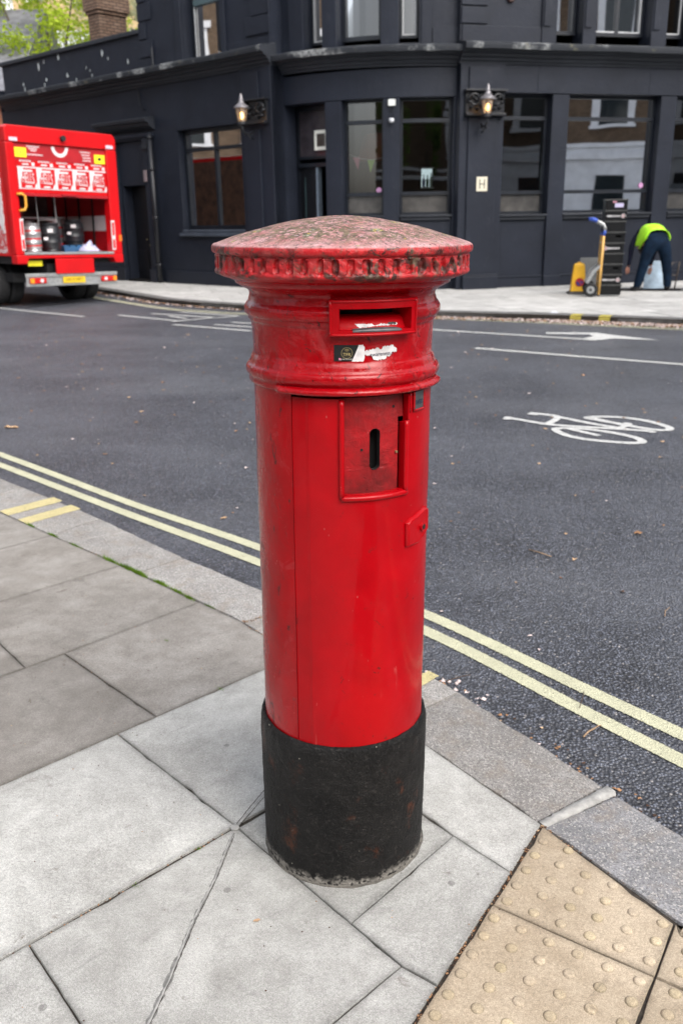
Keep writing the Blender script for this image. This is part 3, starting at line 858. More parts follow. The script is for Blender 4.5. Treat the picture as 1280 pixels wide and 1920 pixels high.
mb = MB(); cylgrid(mb, phs, prof, skp, .0004)
# left jamb of the doorway and a sheet painted black for the shade behind the door
o = mb.build('body', M_RED, BOX); autosmooth(o, 40)
mb = MB(); cylgrid(mb, phs, [prof[-1]] + ring1 + mid + ring2 + neck, skp, .0005)
o = mb.build('moulding', M_RED_RING, BOX); autosmooth(o, 55)
mb = MB()
cylgrid(mb, frange(D0 - 4, D1 + 4, 60), [(.150, .36), (.150, 1.19)])
cylgrid(mb, frange(D0 - 4, D1 + 4, 60), [(.1886, DZ0 - .0005), (.150, DZ0 - .0005)])
cylgrid(mb, frange(D0 - 4, D1 + 4, 60), [(.1886, DZ1 + .0008), (.150, DZ1 + .0008)])
for a in (D0, D1): mb.poly([cy(a, .1884, .36), cy(a, .150, .36), cy(a, .150, 1.17), cy(a, .1884, 1.17)])
mb.build('inner_shade', M_BLACKIN, BOX)
# drip lip over the door
mb = MB(); rr = []
for k in range(64):
    ph = -43 + 128 * k / 63; w = min(1, k / 3, (63 - k) / 3); j = random.uniform(-.0006, .0006)
    rr.append([cy(ph, .1885, 1.1835), cy(ph, .1970 + .003 * w + j, 1.184), cy(ph, .1985 + .009 * w + j, 1.179 + j), cy(ph, .1985 + .0108 * w + j, 1.1745), cy(ph, .1975 + .0100 * w + j, 1.1705 + j), cy(ph, .1960 + .004 * w, 1.1690), cy(ph, .1885, 1.1695)])
mb.rings(rr); o = mb.build('drip_lip', M_RED_RING, BOX); autosmooth(o, 60)

# door: curved sheet, proud by 2 mm, with the opening for the notice plate
d0, d1, dz0, dz1 = D0 + .75, D1 - .6, DZ0 + .004, DZ1 - .006
N0, N1, NZ0 = .3, 43.6, .966
NSTEP, NX1 = 1.105, 40.2
dphs = sorted(set(frange(d0, d1, 90) + [N0, NX1, N1]))
dzs = sorted(set(frange(dz0, dz1, 40) + [NZ0, NSTEP]))
def dsk(ph, z): return (N0 < ph < NX1 and z > NZ0) or (NX1 < ph < N1 and z > NSTEP)
DOOR = empty('door', (0, 0, 0)); DOOR.parent = BOX
mb = MB()
def rdoor(ph): return .1905 - (.0012 if ph < -21.8 else 0)
ids = [[mb.p(*cy(ph, rdoor(ph) + .0003 * math.sin(ph * .2 + z * 9), z)) for ph in dphs] for z in dzs]
for j in range(len(dzs) - 1):
    for i in range(len(dphs) - 1):
        if not dsk((dphs[i] + dphs[i + 1]) / 2, (dzs[j] + dzs[j + 1]) / 2): mb.face((ids[j][i], ids[j][i + 1], ids[j + 1][i + 1], ids[j + 1][i]))
def side(path, r0=.1905, r1=.176):
    for (pa, za), (pb, zb) in zip(path, path[1:]): mb.poly([cy(pa, r0, za), cy(pb, r0, zb), cy(pb, r1, zb), cy(pa, r1, za)])
hseg = [(p, NZ0) for p in frange(N0, NX1, 20)]
side([(N0, dz1), (N0, NZ0)]); side(hseg); side([(NX1, NZ0), (NX1, NSTEP)]); side([(NX1, NSTEP), (N1, NSTEP)]); side([(N1, NSTEP), (N1, dz1)])
side([(p, dz0) for p in frange(d0, d1, 50)]); side([(d0, dz0), (d0, dz1)]); side([(d1, dz0), (d1, dz1)])
side([(p, dz1) for p in frange(d0, N0, 20)]); side([(p, dz1) for p in frange(N1, d1, 20)])
bpy.data.objects.remove(DOOR)
DOOR = mb.build('door', M_RED_DOOR, BOX); autosmooth(DOOR, 30)
# raised frame round three sides of the plate
mb = MB()
def bead(path, r=.0045, base=.1915):
    pts = [cy(p, base, z) for p, z in path]; rr = [r * random.uniform(.93, 1.07) for _ in pts]; mb.tube(pts, rr, 10)
bead([(N0 - 1.4, z) for z in frange(NZ0 - .006, dz1 - .002, 16)], .0058)
bead([(p, NZ0 - .0075) for p in frange(N0 - 1.4, N1 - .8, 24)], .0062)
bead([(NX1 + 1.5, z) for z in frange(NZ0 - .006, NSTEP + .004, 12)], .0052)
o = mb.build('notice_frame', M_RED_DOOR, DOOR, smooth=True)
# pitted plate with its slot and screw holes (real openings)
mb = MB()
SL0, SL1, SZ0, SZ1 = 16.9, 23.9, 1.014, 1.099
def pr(ph, z): return .1805 - .004 * max(0, (z - 1.10) / .06)
pp = sorted(set(frange(N0 - 1, NX1 - 2.4, 26) + frange(NX1 - 1.6, N1 - 1.3, 4) + frange(SL0, SL1, 10))); pz = sorted(set(frange(NZ0 - .004, dz1, 40) + frange(SZ0, SZ0 + .011, 4) + frange(SZ1 - .011, SZ1, 4)))
def slot_in(ph, z):
    c = (SL0 + SL1) / 2; x = (ph - c) / 57.3 * .18; h = (SL1 - SL0) / 2 / 57.3 * .18
    zc_ = min(max(z, SZ0 + h), SZ1 - h); return math.hypot(x, z - zc_) < h
ids = [[mb.p(*cy(ph, pr(ph, z) + random.uniform(-.0003, .0003), z)) for ph in pp] for z in pz]
for j in range(len(pz) - 1):
    for i in range(len(pp) - 1):
        if (pp[i] + pp[i + 1]) / 2 > NX1 - 2.4 and (pz[j] + pz[j + 1]) / 2 < NSTEP + .012: continue
        if not slot_in((pp[i] + pp[i + 1]) / 2, (pz[j] + pz[j + 1]) / 2): mb.face((ids[j][i], ids[j][i + 1], ids[j + 1][i + 1], ids[j + 1][i]))
o = mb.build('notice_plate', M_RED_PLATE, DOOR, smooth=True)
mb = MB()      # rim of the slot, going inwards
pts = []
c_ = (SL0 + SL1) / 2; h_ = (SL1 - SL0) / 2; hz = h_ / 57.3 * .18
for k in range(24):
    a = 2 * math.pi * k / 24; s_ = math.sin(a); pts.append((c_ + h_ * math.cos(a), (SZ1 - hz if s_ >= 0 else SZ0 + hz) + hz * s_))
rr = [[cy(p, .1815, z) for p, z in pts], [cy(p, .168, z) for p, z in pts]]
mb.rings(rr, caps=False); mb.build('slot_rim', M_BLACKIN, DOOR)
for ph, z in ((11.7, 1.057), (34.4, 1.139)):
    mb = MB(); c = Vector(cy(ph, .1812 - .004 * max(0, (z - 1.10) / .06), z)); nn = Vector(cy(ph, 1, 0)).normalized(); mb.tube([c + nn * .0002, c - nn * .006], .0028, 10); mb.build('screw_hole', M_BLACKIN, DOOR)
mb = MB(); c = Vector(cy(36.0, .181, 1.046)); nn = Vector(cy(37.2, 1, 0)).normalized(); mb.tube([c, c + nn * .004], .0026, 8); mb.build('screw', paint('brass_screw', (.35, .25, .12), .5, metal=.6), DOOR)
# hidden hinge strip: narrow raised bar down the left side
mb = MB(); cylgrid(mb, [-22.3, -21.9, -21.7], [(.1898, dz0 + .5), (.1906, dz1 - .004)]); 
# lock boss on the right of the door
mb = MB()
pts = [(42.6, .835), (42.2, .889), (46.5, .897), (52, .899), (57.5, .904), (66, .907), (70, .900), (70, .852), (62, .842), (54, .834)]
mb.rings([[cy(p, .189, z) for p, z in pts], [cy(p + (54 - p) * .02, .1955, z + (.868 - z) * .03) for p, z in pts], [cy(p + (55 - p) * .13, .1995, z + (.868 - z) * .12) for p, z in pts]])
o = mb.build('lock_boss', M_RED_DOOR, DOOR, bevel=.0018); autosmooth(o, 40)
mb = MB(); c = Vector(cy(58.8, .1992, .868)); nn = Vector(cy(58.8, 1, 0)).normalized()
mb.tube([c - nn * .004, c + nn * .0025], .0095, 18); o = mb.build('lock_barrel', M_RED_RING, DOOR, smooth=False)
mb = MB(); mb.tube([c + nn * .001, c + nn * .0032], .0058, 14); mb.build('keyhole', M_BLACKIN, DOOR)

# posting slot surround
mb = MB()
O0, O1, OZ0, OZ1 = -7.2, 42.2, 1.2845, 1.3525
def rap(z): return .2105 + (z - 1.29) * .03
ops = sorted(set(frange(O0, O1, 34) + [A0_, A1_])); oz = sorted(set(frange(OZ0, OZ1, 12) + [AZ0, AZ1]))
inner_ = lambda ph, z: A0_ < ph < A1_ and AZ0 < z < AZ1
ids = [[mb.p(*cy(ph, rap(z) + random.uniform(-.0002, .0002), z)) for ph in ops] for z in oz]
for j in range(len(oz) - 1):
    for i in range(len(ops) - 1):
        if not inner_((ops[i] + ops[i + 1]) / 2, (oz[j] + oz[j + 1]) / 2): mb.face((ids[j][i], ids[j][i + 1], ids[j + 1][i + 1], ids[j + 1][i]))
def wall(path, r0, r1):
    for (pa, za), (pb, zb) in zip(path, path[1:]): mb.poly([cy(pa, r0(za), za), cy(pb, r0(zb), zb), cy(pb, r1, zb), cy(pa, r1, za)])
for z in (OZ0, OZ1): wall([(p, z) for p in frange(O0, O1, 34)], rap, .187)
for p in (O0, O1): wall([(p, z) for z in frange(OZ0, OZ1, 6)], rap, .187)
for z in (AZ0, AZ1): wall([(p, z) for p in frange(A0_, A1_, 30)], rap, .155 if z == AZ1 else .180)
for p in (A0_, A1_): wall([(p, z) for z in frange(AZ0, AZ1, 6)], rap, .155)
APE = mb.build('aperture_surround', M_RED_DOOR, BOX, bevel=.0); autosmooth(APE, 35)
mb = MB()      # thin raised fillet round the outer edge
def fil(path, r=.0026):
    mb.tube([cy(p, rap(z) - .0002, z) for p, z in path], r, 8)
fil([(p, OZ1 - .003) for p in frange(O0, O1, 20)]); fil([(p, OZ0 + .003) for p in frange(O0, O1, 20)]); fil([(O0 + .7, z) for z in frange(OZ0, OZ1, 6)]); fil([(O1 - .7, z) for z in frange(OZ0, OZ1, 6)])
mb.build('aperture_fillet', M_RED_DOOR, APE, smooth=True)
mb = MB(); cylgrid(mb, frange(A0_ - .3, A1_ + .3, 20), [(.196, AZ0 - .001), (.1905, 1.302), (.186, 1.312), (.180, 1.319), (.165, 1.322)])
o = mb.build('chute_plate', M_RED_DOOR, APE, smooth=True)
mb = MB(); cylgrid(mb, frange(A0_ - 1, A1_ + 1, 20), [(.156, 1.28), (.156, 1.35)]); mb.build('throat_shade', M_BLACKIN, APE)  # black sheet painted as the shade deep in the posting slot
# worn grey lip inside the bottom edge
mb = MB(); top_, n = [], 30
for k in range(n + 1):
    t_ = k / n; ph = 5 + 27 * t_; w = math.sin(math.pi * t_) ** .6
    top_.append([cy(ph, .2112, 1.2925), cy(ph, .2122, 1.2945 + .0006 * w), cy(ph, .2105, 1.2962 + .0018 * w), cy(ph, .204, 1.2975 + .003 * w), cy(ph, .196, 1.2975 + .002 * w)])
mb.rings(top_, close=False); mb.build('worn_lip', M_GREYLIP, APE, smooth=True)
# torn stickers: columns with ragged top and bottom edges
def ragged(ph0, ph1, ztop, zbot, rfun, mat, name, parent, n=34, jt=.0, seed=1):
    rnd = random.Random(seed); mb = MB(); cols = []
    for k in range(n + 1):
        t_ = k / n; ph = ph0 + (ph1 - ph0) * t_
        zt, zb = ztop(t_) + rnd.uniform(-jt, jt), zbot(t_) + rnd.uniform(-jt, jt)
        if zt < zb + .0005: zt = zb + .0005
        cols.append([mb.p(*cy(ph, rfun(zb + (zt - zb) * q / 3), zb + (zt - zb) * q / 3)) for q in range(4)])
    for a, b in zip(cols, cols[1:]):
        for q in range(3): mb.face((a[q], b[q], b[q + 1], a[q + 1]))
    return mb.build(name, mat, parent)
def interp(xs):
    def f(t):
        for (a, b), (c, d) in zip(xs, xs[1:]):
            if a <= t <= c: return b + (d - b) * (t - a) / (c - a)
        return xs[-1][1]
    return f
RS = lambda z: .1904 + max(0, (z - 1.262)) * .02
STK = ragged(-5.2, 9.0, interp([(0, 1.2668), (1, 1.2665)]), interp([(0, 1.2362), (.72, 1.2355), (.82, 1.246), (1, 1.2652)]), RS, M_STK_B, 'sticker', BOX, 20, 0)
ragged(5.0, 12.6, interp([(0, 1.236), (.25, 1.248), (.52, 1.2662), (.88, 1.2665), (.8, 1.2665), (1, 1.2625)]), interp([(0, 1.2352), (.5, 1.2348), (.9, 1.2345), (1, 1.242)]), lambda z: RS(z) - .0003, M_STK_W, 'sticker', BOX, 24, .0005, 3)['label'] = 'torn white edge of the black sticker'
STW = ragged(9.6, 33.2, interp([(0, 1.253), (.15, 1.2555), (.3, 1.257), (.45, 1.2605), (.5, 1.2575), (.56, 1.2575), (.63, 1.2625), (.8, 1.2625), (.9, 1.2645), (.93, 1.258), (1, 1.258)]),
             interp([(0, 1.250), (.12, 1.248), (.3, 1.2445), (.36, 1.2385), (.40, 1.2365), (.68, 1.2362), (.72, 1.2425), (.8, 1.2425), (.88, 1.2495), (1, 1.2490)]), RS, M_STK_W, 'sticker', BOX, 60, .0016, 5)
STW['label'] = 'torn white paper sticker with handwriting'
def cmap(ph0, z0, r0=.1909, slope=0.):
    return lambda x, y, d: cy(ph0 + math.degrees(x / .19), r0 + d + .0001 + max(0, z0 + y - 1.262) * .02, z0 + y + slope * x)
text_mb('TFR', .0088, cmap(2.2, 1.2485), .0001).build('lettering', M_STK_G, STK)
text_mb('@THE.TFR.CLUB', .0030, cmap(1.8, 1.2397), .0001, align='CENTER').build('lettering', M_PALE, STK)
mb = MB()
for k in range(40):
    a0 = 2 * math.pi * k / 40; a1 = 2 * math.pi * (k + 1) / 40; f = cmap(2.2, 1.2517)
    mb.poly([f(.0106 * math.cos(a0), .0106 * math.sin(a0), 0), f(.0106 * math.cos(a1), .0106 * math.sin(a1), 0), f(.0101 * math.cos(a1), .0101 * math.sin(a1), 0), f(.0101 * math.cos(a0), .0101 * math.sin(a0), 0)])
f = cmap(2.2, 1.2572)
for sx in (-1, 1):
    for k in range(14):
        a0 = 2 * math.pi * k / 14; a1 = 2 * math.pi * (k + 1) / 14; cx_ = sx * .0012
        mb.poly([f(cx_ + .0026 * math.cos(a0), .0022 * math.sin(a0), 0), f(cx_ + .0026 * math.cos(a1), .0022 * math.sin(a1), 0), f(cx_ + .0021 * math.cos(a1), .0018 * math.sin(a1), 0), f(cx_ + .0021 * math.cos(a0), .0018 * math.sin(a0), 0)])
mb.build('emblem', M_STK_G, STK)
f = cmap(-1.9, 1.2402); mb = MB(); mb.poly([f(-.002, -.002, 0), f(.002, -.002, 0), f(.002, .002, 0), f(-.002, .002, 0)]); mb.build('emblem', M_PINK, STK)
text_mb('awareness.c', .0112, cmap(23.2, 1.2478, slope=.035), .0001, xs=.92).build('lettering', M_INK, STW)
# scrap of sticker on the chute plate
rch = lambda z: .1952 - (z - 1.2945) * .62 + .0006
SC = ragged(6.8, 33.4, interp([(0, 1.309), (.12, 1.3085), (.25, 1.3055), (.38, 1.3058), (.45, 1.302), (.6, 1.3055), (.75, 1.3035), (.85, 1.308), (.95, 1.3095), (1, 1.305)]), interp([(0, 1.3055), (.1, 1.2985), (.3, 1.300), (.42, 1.3015), (.6, 1.3015), (.7, 1.3015), (.85, 1.3025), (1, 1.3015)]), rch, M_STK_W, 'sticker', APE, 60, .0010, 9)
SC['label'] = 'shredded white sticker scrap inside the slot'
ragged(27, 32.6, lambda t: 1.3068, lambda t: 1.3030, lambda z: rch(z) + .0003, M_STK_B, 'sticker', APE, 12, .0008, 2)
# day tab
mb = MB(); T0_, T1_, TZ0, TZ1 = 48.6, 58.4, 1.1285, 1.1640
cylgrid(mb, frange(T0_, T1_, 8), [(.1935, TZ0), (.1935, TZ1)]); TAB = mb.build('collection_tab', M_STEEL, BOX, smooth=True)
mb = MB()
for pth in ([(T0_ - .7, z) for z in frange(TZ0 - .003, TZ1 + .002, 6)], [(T1_ + .6, z) for z in frange(TZ0 - .003, TZ1 + .002, 6)], [(p, TZ0 - .002) for p in frange(T0_ - .8, T1_ + .8, 8)]):
    mb.tube([cy(p, .1932, z) for p, z in pth], .0026, 8)
mb.tube([cy(45.2, .1915, z) for z in frange(1.125, 1.166, 5)], .002, 8)
mb.build('tab_frame', M_RED_RING, BOX, smooth=True)
text_mb('WED', .0128, lambda x, y, d: cy(53.5 + math.degrees(x / .19), .1938 + d, 1.1415 + y), .0002, xs=.95).build('lettering', M_INK, TAB)

# fluted cap
nf = 58; per = 360 / nf
phc = frange(-180, 180, nf * 12)
def flute(ph):
    f = ((ph / per) % 1.0); f = abs(f - .5) * 2          # 0 in the middle of a slot, 1 in the middle of a rib
    return f
hsh = lambda k: (math.sin(k * 12.9898) * 43758.5453) % 1.0
def capr(r, z, ph):
    k = math.floor(ph / per + .5)
    q = flute(ph) + 1e-4 if 1.3985 < z < 1.4275 else 0
    e = 1.0
    if q: 
        hz_ = hsh(k) ; lo = 1.3985 + .004 * hz_; hi = 1.4275 - .002 * hsh(k + 3)
        zm, zh = (lo + hi) / 2, (hi - lo) / 2; y_ = abs(z - zm) / zh; w_ = .40 * max(0, 1 - y_ ** 4) ** .5 * (.85 + .25 * hsh(k + 9)); e = 0 if w_ < .02 else max(0, min(1, (w_ + .10 - q) / .16)); q = 1
    return r - .0072 * q * e + .0006 * math.sin(ph * .9 + z * 400) * (z < 1.43)
cp = [(.2335, 1.3835), (.2400, 1.385), (.2475, 1.3870), (.2530, 1.3895), (.2578, 1.3915), (.2598, 1.3945), (.2600, 1.3975)] + [(.2588, z) for z in (1.3995, 1.4015, 1.404, 1.4075, 1.412, 1.4165, 1.420, 1.423, 1.4255, 1.427)] + [(.2575, 1.4285), (.2585, 1.4305), (.2632, 1.4325), (.2648, 1.4355), (.2652, 1.440), (.2648, 1.4440), (.2632, 1.4468), (.2600, 1.4490)]
ids = []
mb = MB()
for r, z in cp: ids.append([mb.p(*cy(ph, capr(r, z, ph), z)) for ph in phc])
for a, b in zip(ids, ids[1:]):
    for i in range(len(phc) - 1): mb.face((a[i], a[i + 1], b[i + 1], b[i]))
dome = [(.26 * q, 1.4488 + .0525 * (1 - (q) ** 1.75)) for q in (.985, .96, .92, .86, .79, .7, .6, .5, .4, .3, .2, .1, .03)]
last = ids[-1]
for r, z in dome:
    cur = [mb.p(*cy(ph, r, z + .0006 * math.sin(ph * .13 + r * 60))) for ph in phc]
    for i in range(len(phc) - 1): mb.face((last[i], last[i + 1], cur[i + 1], cur[i]))
    last = cur
mb.face(last[:-1])
o = mb.build('cap', M_CAP, BOX); autosmooth(o, 42)

# black foot
mb = MB()
bp = [(.1965, -.01), (.1968, .0), (.1975, .02), (.1983, .06), (.1992, .12), (.2000, .2), (.2006, .28), (.2008, .33), (.2004, .350), (.1992, .362), (.1972, .3705), (.1945, .3765), (.1910, .3785), (.1875, .3760)]
bp2 = []
for (a, b), (c, d) in zip(bp, bp[1:]):
    n = max(1, int((d - b) / .02)); bp2 += [(a + (c - a) * k / n, b + (d - b) * k / n) for k in range(n)]
bp2.append(bp[-1])
from mathutils import noise as _nz
pid = []
for r, z in bp2:
    row_ = []
    for ph in frange(-180, 180, 200)[:-1]:
        p = Vector(cy(ph, 1, z * 5)); k = _nz.fractal(Vector((p.x * 9, p.y * 9, z * 42)), 1, 2, 4) * .0014
        row_.append(mb.p(*cy(ph, r + k, z + (k * 1.5 if z > .34 else 0))))
    pid.append(row_)
for a, b in zip(pid, pid[1:]):
    for i in range(200): mb.face((a[i], a[(i + 1) % 200], b[(i + 1) % 200], b[i]))
mb.build('base', M_BASE, BOX, smooth=True)
# ================================================================== THE PUBLIC HOUSE
def m_pub(name, c=(.0125, .0155, .0245), chips=0.):
    t = NT(name)
    col = t.mix(t.ramp(t.noise(1.3, 6, .65), .3, .7), tuple(q * .80 for q in c), tuple(q * 1.22 for q in c))
    col = t.mix(t.math('MULTIPLY', t.ramp(t.noise(7., 6, .75, vec=t.co((1, 1, .5))), .60, .72), .35), col, (.05, .053, .062))
    if chips:
        g = t.ramp(t.noise(1.1, 3, .5), .42, .58)
        ch = t.ramp(t.noise(5.2, 4, .55, vec=t.co((1, 1, .6)), dist=.4), .745 - .02 * chips, .765 - .02 * chips)
        col = t.mix(t.math('MULTIPLY', ch, g), col, (.50, .56, .58))
    h = t.math('ADD', t.noise(22., 6, .65), t.math('MULTIPLY', t.noise(2.2, 3), 1.5))
    t.bsdf(col, .5, t.bump(h, .45, .012), spec=.25)
    return t.m
M_PUB = m_pub('dark_masonry_paint')
M_PUBC = m_pub('chipped_masonry_paint', chips=1.)
M_PUBK = m_pub('cornice_paint', (.024, .027, .034), chips=0.)
M_JOIN = paint('black_joinery', (.008, .0105, .016), .38, .3, 4., 40., .002)
M_DOORB = paint('black_door_paint', (.006, .0065, .009), .35, .3, 5., 40., .002)
M_LEDGE = None
def m_ledge():
    t = NT('weathered_ledge')
    g = t.ramp(t.noise(1.1, 5, .6), .53, .60); f = t.ramp(t.noise(20., 4, .7), .35, .6)
    col = t.mix(t.math('MULTIPLY', g, f), (.022, .025, .031), (.30, .31, .31))
    col = t.mix(t.math('MULTIPLY', t.ramp(t.noise(3.4, 5, .7), .6, .68), .5), col, (.16, .15, .10))
    t.bsdf(col, .7, t.bump(t.noise(25.), .6, .01), spec=.3); return t.m
M_LEDGE = m_ledge()
def m_glass(name, wav=.13, tint=(.62, .64, .63), refl=2.5):
    t = NT(name)
    fr = t.n('ShaderNodeFresnel'); fr.inputs[0].default_value = refl
    nz = t.bump(t.noise(.9, 1, .3), wav, .02)
    t.l(nz, fr.inputs['Normal'])
    gl = t.n('ShaderNodeBsdfGlossy'); gl.inputs['Roughness'].default_value = .02; t.l(nz, gl.inputs['Normal'])
    tr = t.n('ShaderNodeBsdfTransparent'); tr.inputs[0].default_value = tint + (1,)
    mx = t.n('ShaderNodeMixShader'); t.l(fr.outputs[0], mx.inputs[0]); t.l(tr.outputs[0], mx.inputs[1]); t.l(gl.outputs[0], mx.inputs[2])
    t.l(mx.outputs[0], t.out.inputs['Surface']); return t.m
M_GLASS = m_glass('window_glass')
M_FROST = None
t = NT('frosted_glass'); sp_ = t.n('ShaderNodeSeparateXYZ'); t.l(t.co(), sp_.inputs[0])
t.bsdf(t.mix(t.ramp(t.noise(3., 3), .3, .7), (.035, .034, .033), (.09, .085, .08)), .25, spec=.6); M_FROST = t.m
M_WHITEWOOD = paint('white_bead', (.42, .43, .44), .5, .1)
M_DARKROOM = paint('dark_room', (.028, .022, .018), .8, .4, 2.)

CHIPS = [(-4.82, 5.37), (-4.54, 5.45), (-3.84, 5.48), (-4.50, 5.02), (-4.59, 4.90), (-2.39, 4.90), (-.89, 5.06), (-3.09, 4.89), (-2.63, 5.1), (-2.48, 5.03), (-5.66, 5.0), (-5.60, 4.89), (-1.68, 5.2), (-1.9, 5.35), (-3.5, 5.0)]
R0 = Vector((3.368, 19.154)); Re = Vector((.9694, .2456)); Rn = Vector((.2456, -.9694))
L0 = Vector((-4.208, 22.571)); Le = Vector((.743, -.669)); Ln = Vector((-.669, -.743))
AC = Vector((1.825, 23.33)); AR = 4.28; A0 = R(-44)
def fR(u, d, z): p = R0 + Re * u + Rn * d; return (p.x, p.y, z)
def fL(u, d, z): p = L0 + Le * u + Ln * d; return (p.x, p.y, z)
def fA(s, d, z): a = A0 + s / AR; return (AC.x + (AR + d) * math.sin(a), AC.y - (AR + d) * math.cos(a), z)

PUB = empty('public_house', (2.0, 21.5, 0), label='black painted corner pub with a curved window bay and heavy cornice', cat='building')
def part(mb, name, mat, parent=PUB, **kw):
    return mb.build(name, mat, PUB if parent is PUB else parent, world=(parent is PUB), **kw)
def subpart(mb, name, mat, parent, **kw):     # verts in world, parent sits at PUB's origin
    L = PUB.location; mb.v = [(a - L.x, b - L.y, c - L.z) for a, b, c in mb.v]
    return mb.build(name, mat, parent, **kw)
def segs(f, u0, u1): return max(1, int(math.ceil((u1 - u0) / .18))) if f is fA else 1
def bx(mb, u0, u1, d0, d1, z0, z1): mb.box(u0, u1, d0, d1, z0, z1, nx=segs(mb.f, u0, u1))
def wall(f, u0, u1, z0, z1, holes, name='wall', mat=M_PUB, depth=.25):
    mb = MB(f)
    us = sorted(set([u0, u1] + [h[0] for h in holes] + [h[1] for h in holes])); zs = sorted(set([z0, z1] + [h[2] for h in holes] + [h[3] for h in holes]))
    if f is fA:
        uu = []
        for a, b in zip(us, us[1:]): n = segs(f, a, b); uu += [a + (b - a) * k / n for k in range(n)]
        us = uu + [us[-1]]
    for a, b in zip(us, us[1:]):
        for c, d in zip(zs, zs[1:]):
            if any(h[0] < (a + b) / 2 < h[1] and h[2] < (c + d) / 2 < h[3] for h in holes): continue
            mb.poly([(a, 0, c), (b, 0, c), (b, 0, d), (a, 0, d)])
    for h in holes:
        a, b, c, d = h[:4]; q = h[4] if len(h) > 4 else depth; n = segs(f, a, b)
        mb.poly([(a, 0, c), (a, -q, c), (a, -q, d), (a, 0, d)]); mb.poly([(b, 0, c), (b, -q, c), (b, -q, d), (b, 0, d)])
        for k in range(n):
            p, r_ = a + (b - a) * k / n, a + (b - a) * (k + 1) / n
            mb.poly([(p, 0, d), (r_, 0, d), (r_, -q, d), (p, -q, d)]); mb.poly([(p, 0, c), (r_, 0, c), (r_, -q, c), (p, -q, c)])
    return part(mb, name, mat)
def sweep(f, u0, u1, prof, name, mat, dz=(0, 0), lab=None):
    mb = MB(f); n = max(1, int((u1 - u0) / .2)) if f is fA else max(1, int((u1 - u0) / .8)); rr = []
    for k in range(n + 1):
        t_ = k / n; w = .006 * math.sin(k * 2.1) 
        rr.append([(u0 + (u1 - u0) * t_, d, z + dz[0] + (dz[1] - dz[0]) * t_ + w * (d > .05)) for d, z in prof])
    mb.rings(rr); o = part(mb, name, mat)
    return o
def window(f, u0, u1, z0, z1, d=-.2, tz=(), mu=(), fw=.06, frost=None, white=False, sill=None, name='window'):
    """u0..u1, z0..z1 opening; frame bars, glass (and a frosted foot pane) as sub-parts"""
    mb = MB(f)
    e = .002
    for a, b, c, dd in ((u0 + e, u0 + fw, z0 + e, z1 - e), (u1 - fw, u1 - e, z0 + e, z1 - e)): bx(mb, a, b, d - .04, d + .03, c, dd)
    bx(mb, u0 + fw + e, u1 - fw - e, d - .04, d + .03, z0 + e, z0 + fw); bx(mb, u0 + fw + e, u1 - fw - e, d - .04, d + .03, z1 - fw, z1 - e)
    for z in tz: bx(mb, u0 + fw + e, u1 - fw - e, d - .035, d + .045, z - .035, z + .035)
    for u, za, zb in mu: bx(mb, u - .035, u + .035, d - .035, d + .04, za, zb)
    w = part(mb, name, M_JOIN)
    zlo = frost if frost else z0
    n = segs(f, u0, u1)
    def pane(c, dd, mat, nm):
        m2 = MB(f)
        for k in range(n):
            a, b = u0 + fw + (u1 - u0 - 2 * fw) * k / n, u0 + fw + (u1 - u0 - 2 * fw) * (k + 1) / n
            m2.poly([(a, d - .01, c), (b, d - .01, c), (b, d - .01, dd), (a, d - .01, dd)])
        o = subpart(m2, nm, mat, w); 
        if n > 1: autosmooth(o, 60)
    pane(zlo, z1 - fw, M_GLASS, 'pane')
    if frost: pane(z0 + fw, frost, M_FROST, 'frosted_pane')
    if white:
        m2 = MB(f); a, b, c, dd = u0 + fw, u1 - fw, z0 + fw, z1 - fw; k = .028
        for q in ((a, a + k, c, dd), (b - k, b, c, dd)): bx(m2, q[0], q[1], d - .005, d + .02, q[2], q[3])
        bx(m2, a + k + .001, b - k - .001, d - .005, d + .02, c, c + k)
        subpart(m2, 'white_bead', M_WHITEWOOD, w)
    if sill:
        m2 = MB(f); sa, sb, sd = sill
        bx(m2, sa, sb, d - .02, sd, z0 - .045, z0 - .002); bx(m2, sa + .02, sb - .02, d - .02, sd - .035, z0 - .11, z0 - .047)
        o = subpart(m2, 'sill', M_PUBK, w, bevel=.008)
    return w

CORN = [(-.12, 0), (.0, .0), (.05, .0), (.055, .035), (.09, .05), (.10, .10), (.15, .115), (.17, .16), (.25, .185), (.26, .22), (.34, .24), (.37, .275), (.37, .315), (.33, .335), (-.12, .42)]
def cornice(f, u0, u1, z, dz=(0, 0)):
    sweep(f, u0, u1, [(d, z + q) for d, q in CORN], 'cornice', M_PUBK, dz)
    sweep(f, u0, u1, [(.366, z + .22), (.376, z + .275), (.376, z + .3165), (.33, z + .337), (-.1, z + .418), (-.1, z + .422), (.33, z + .341), (.366, z + .3205)], 'cornice_ledge', M_LEDGE, dz)

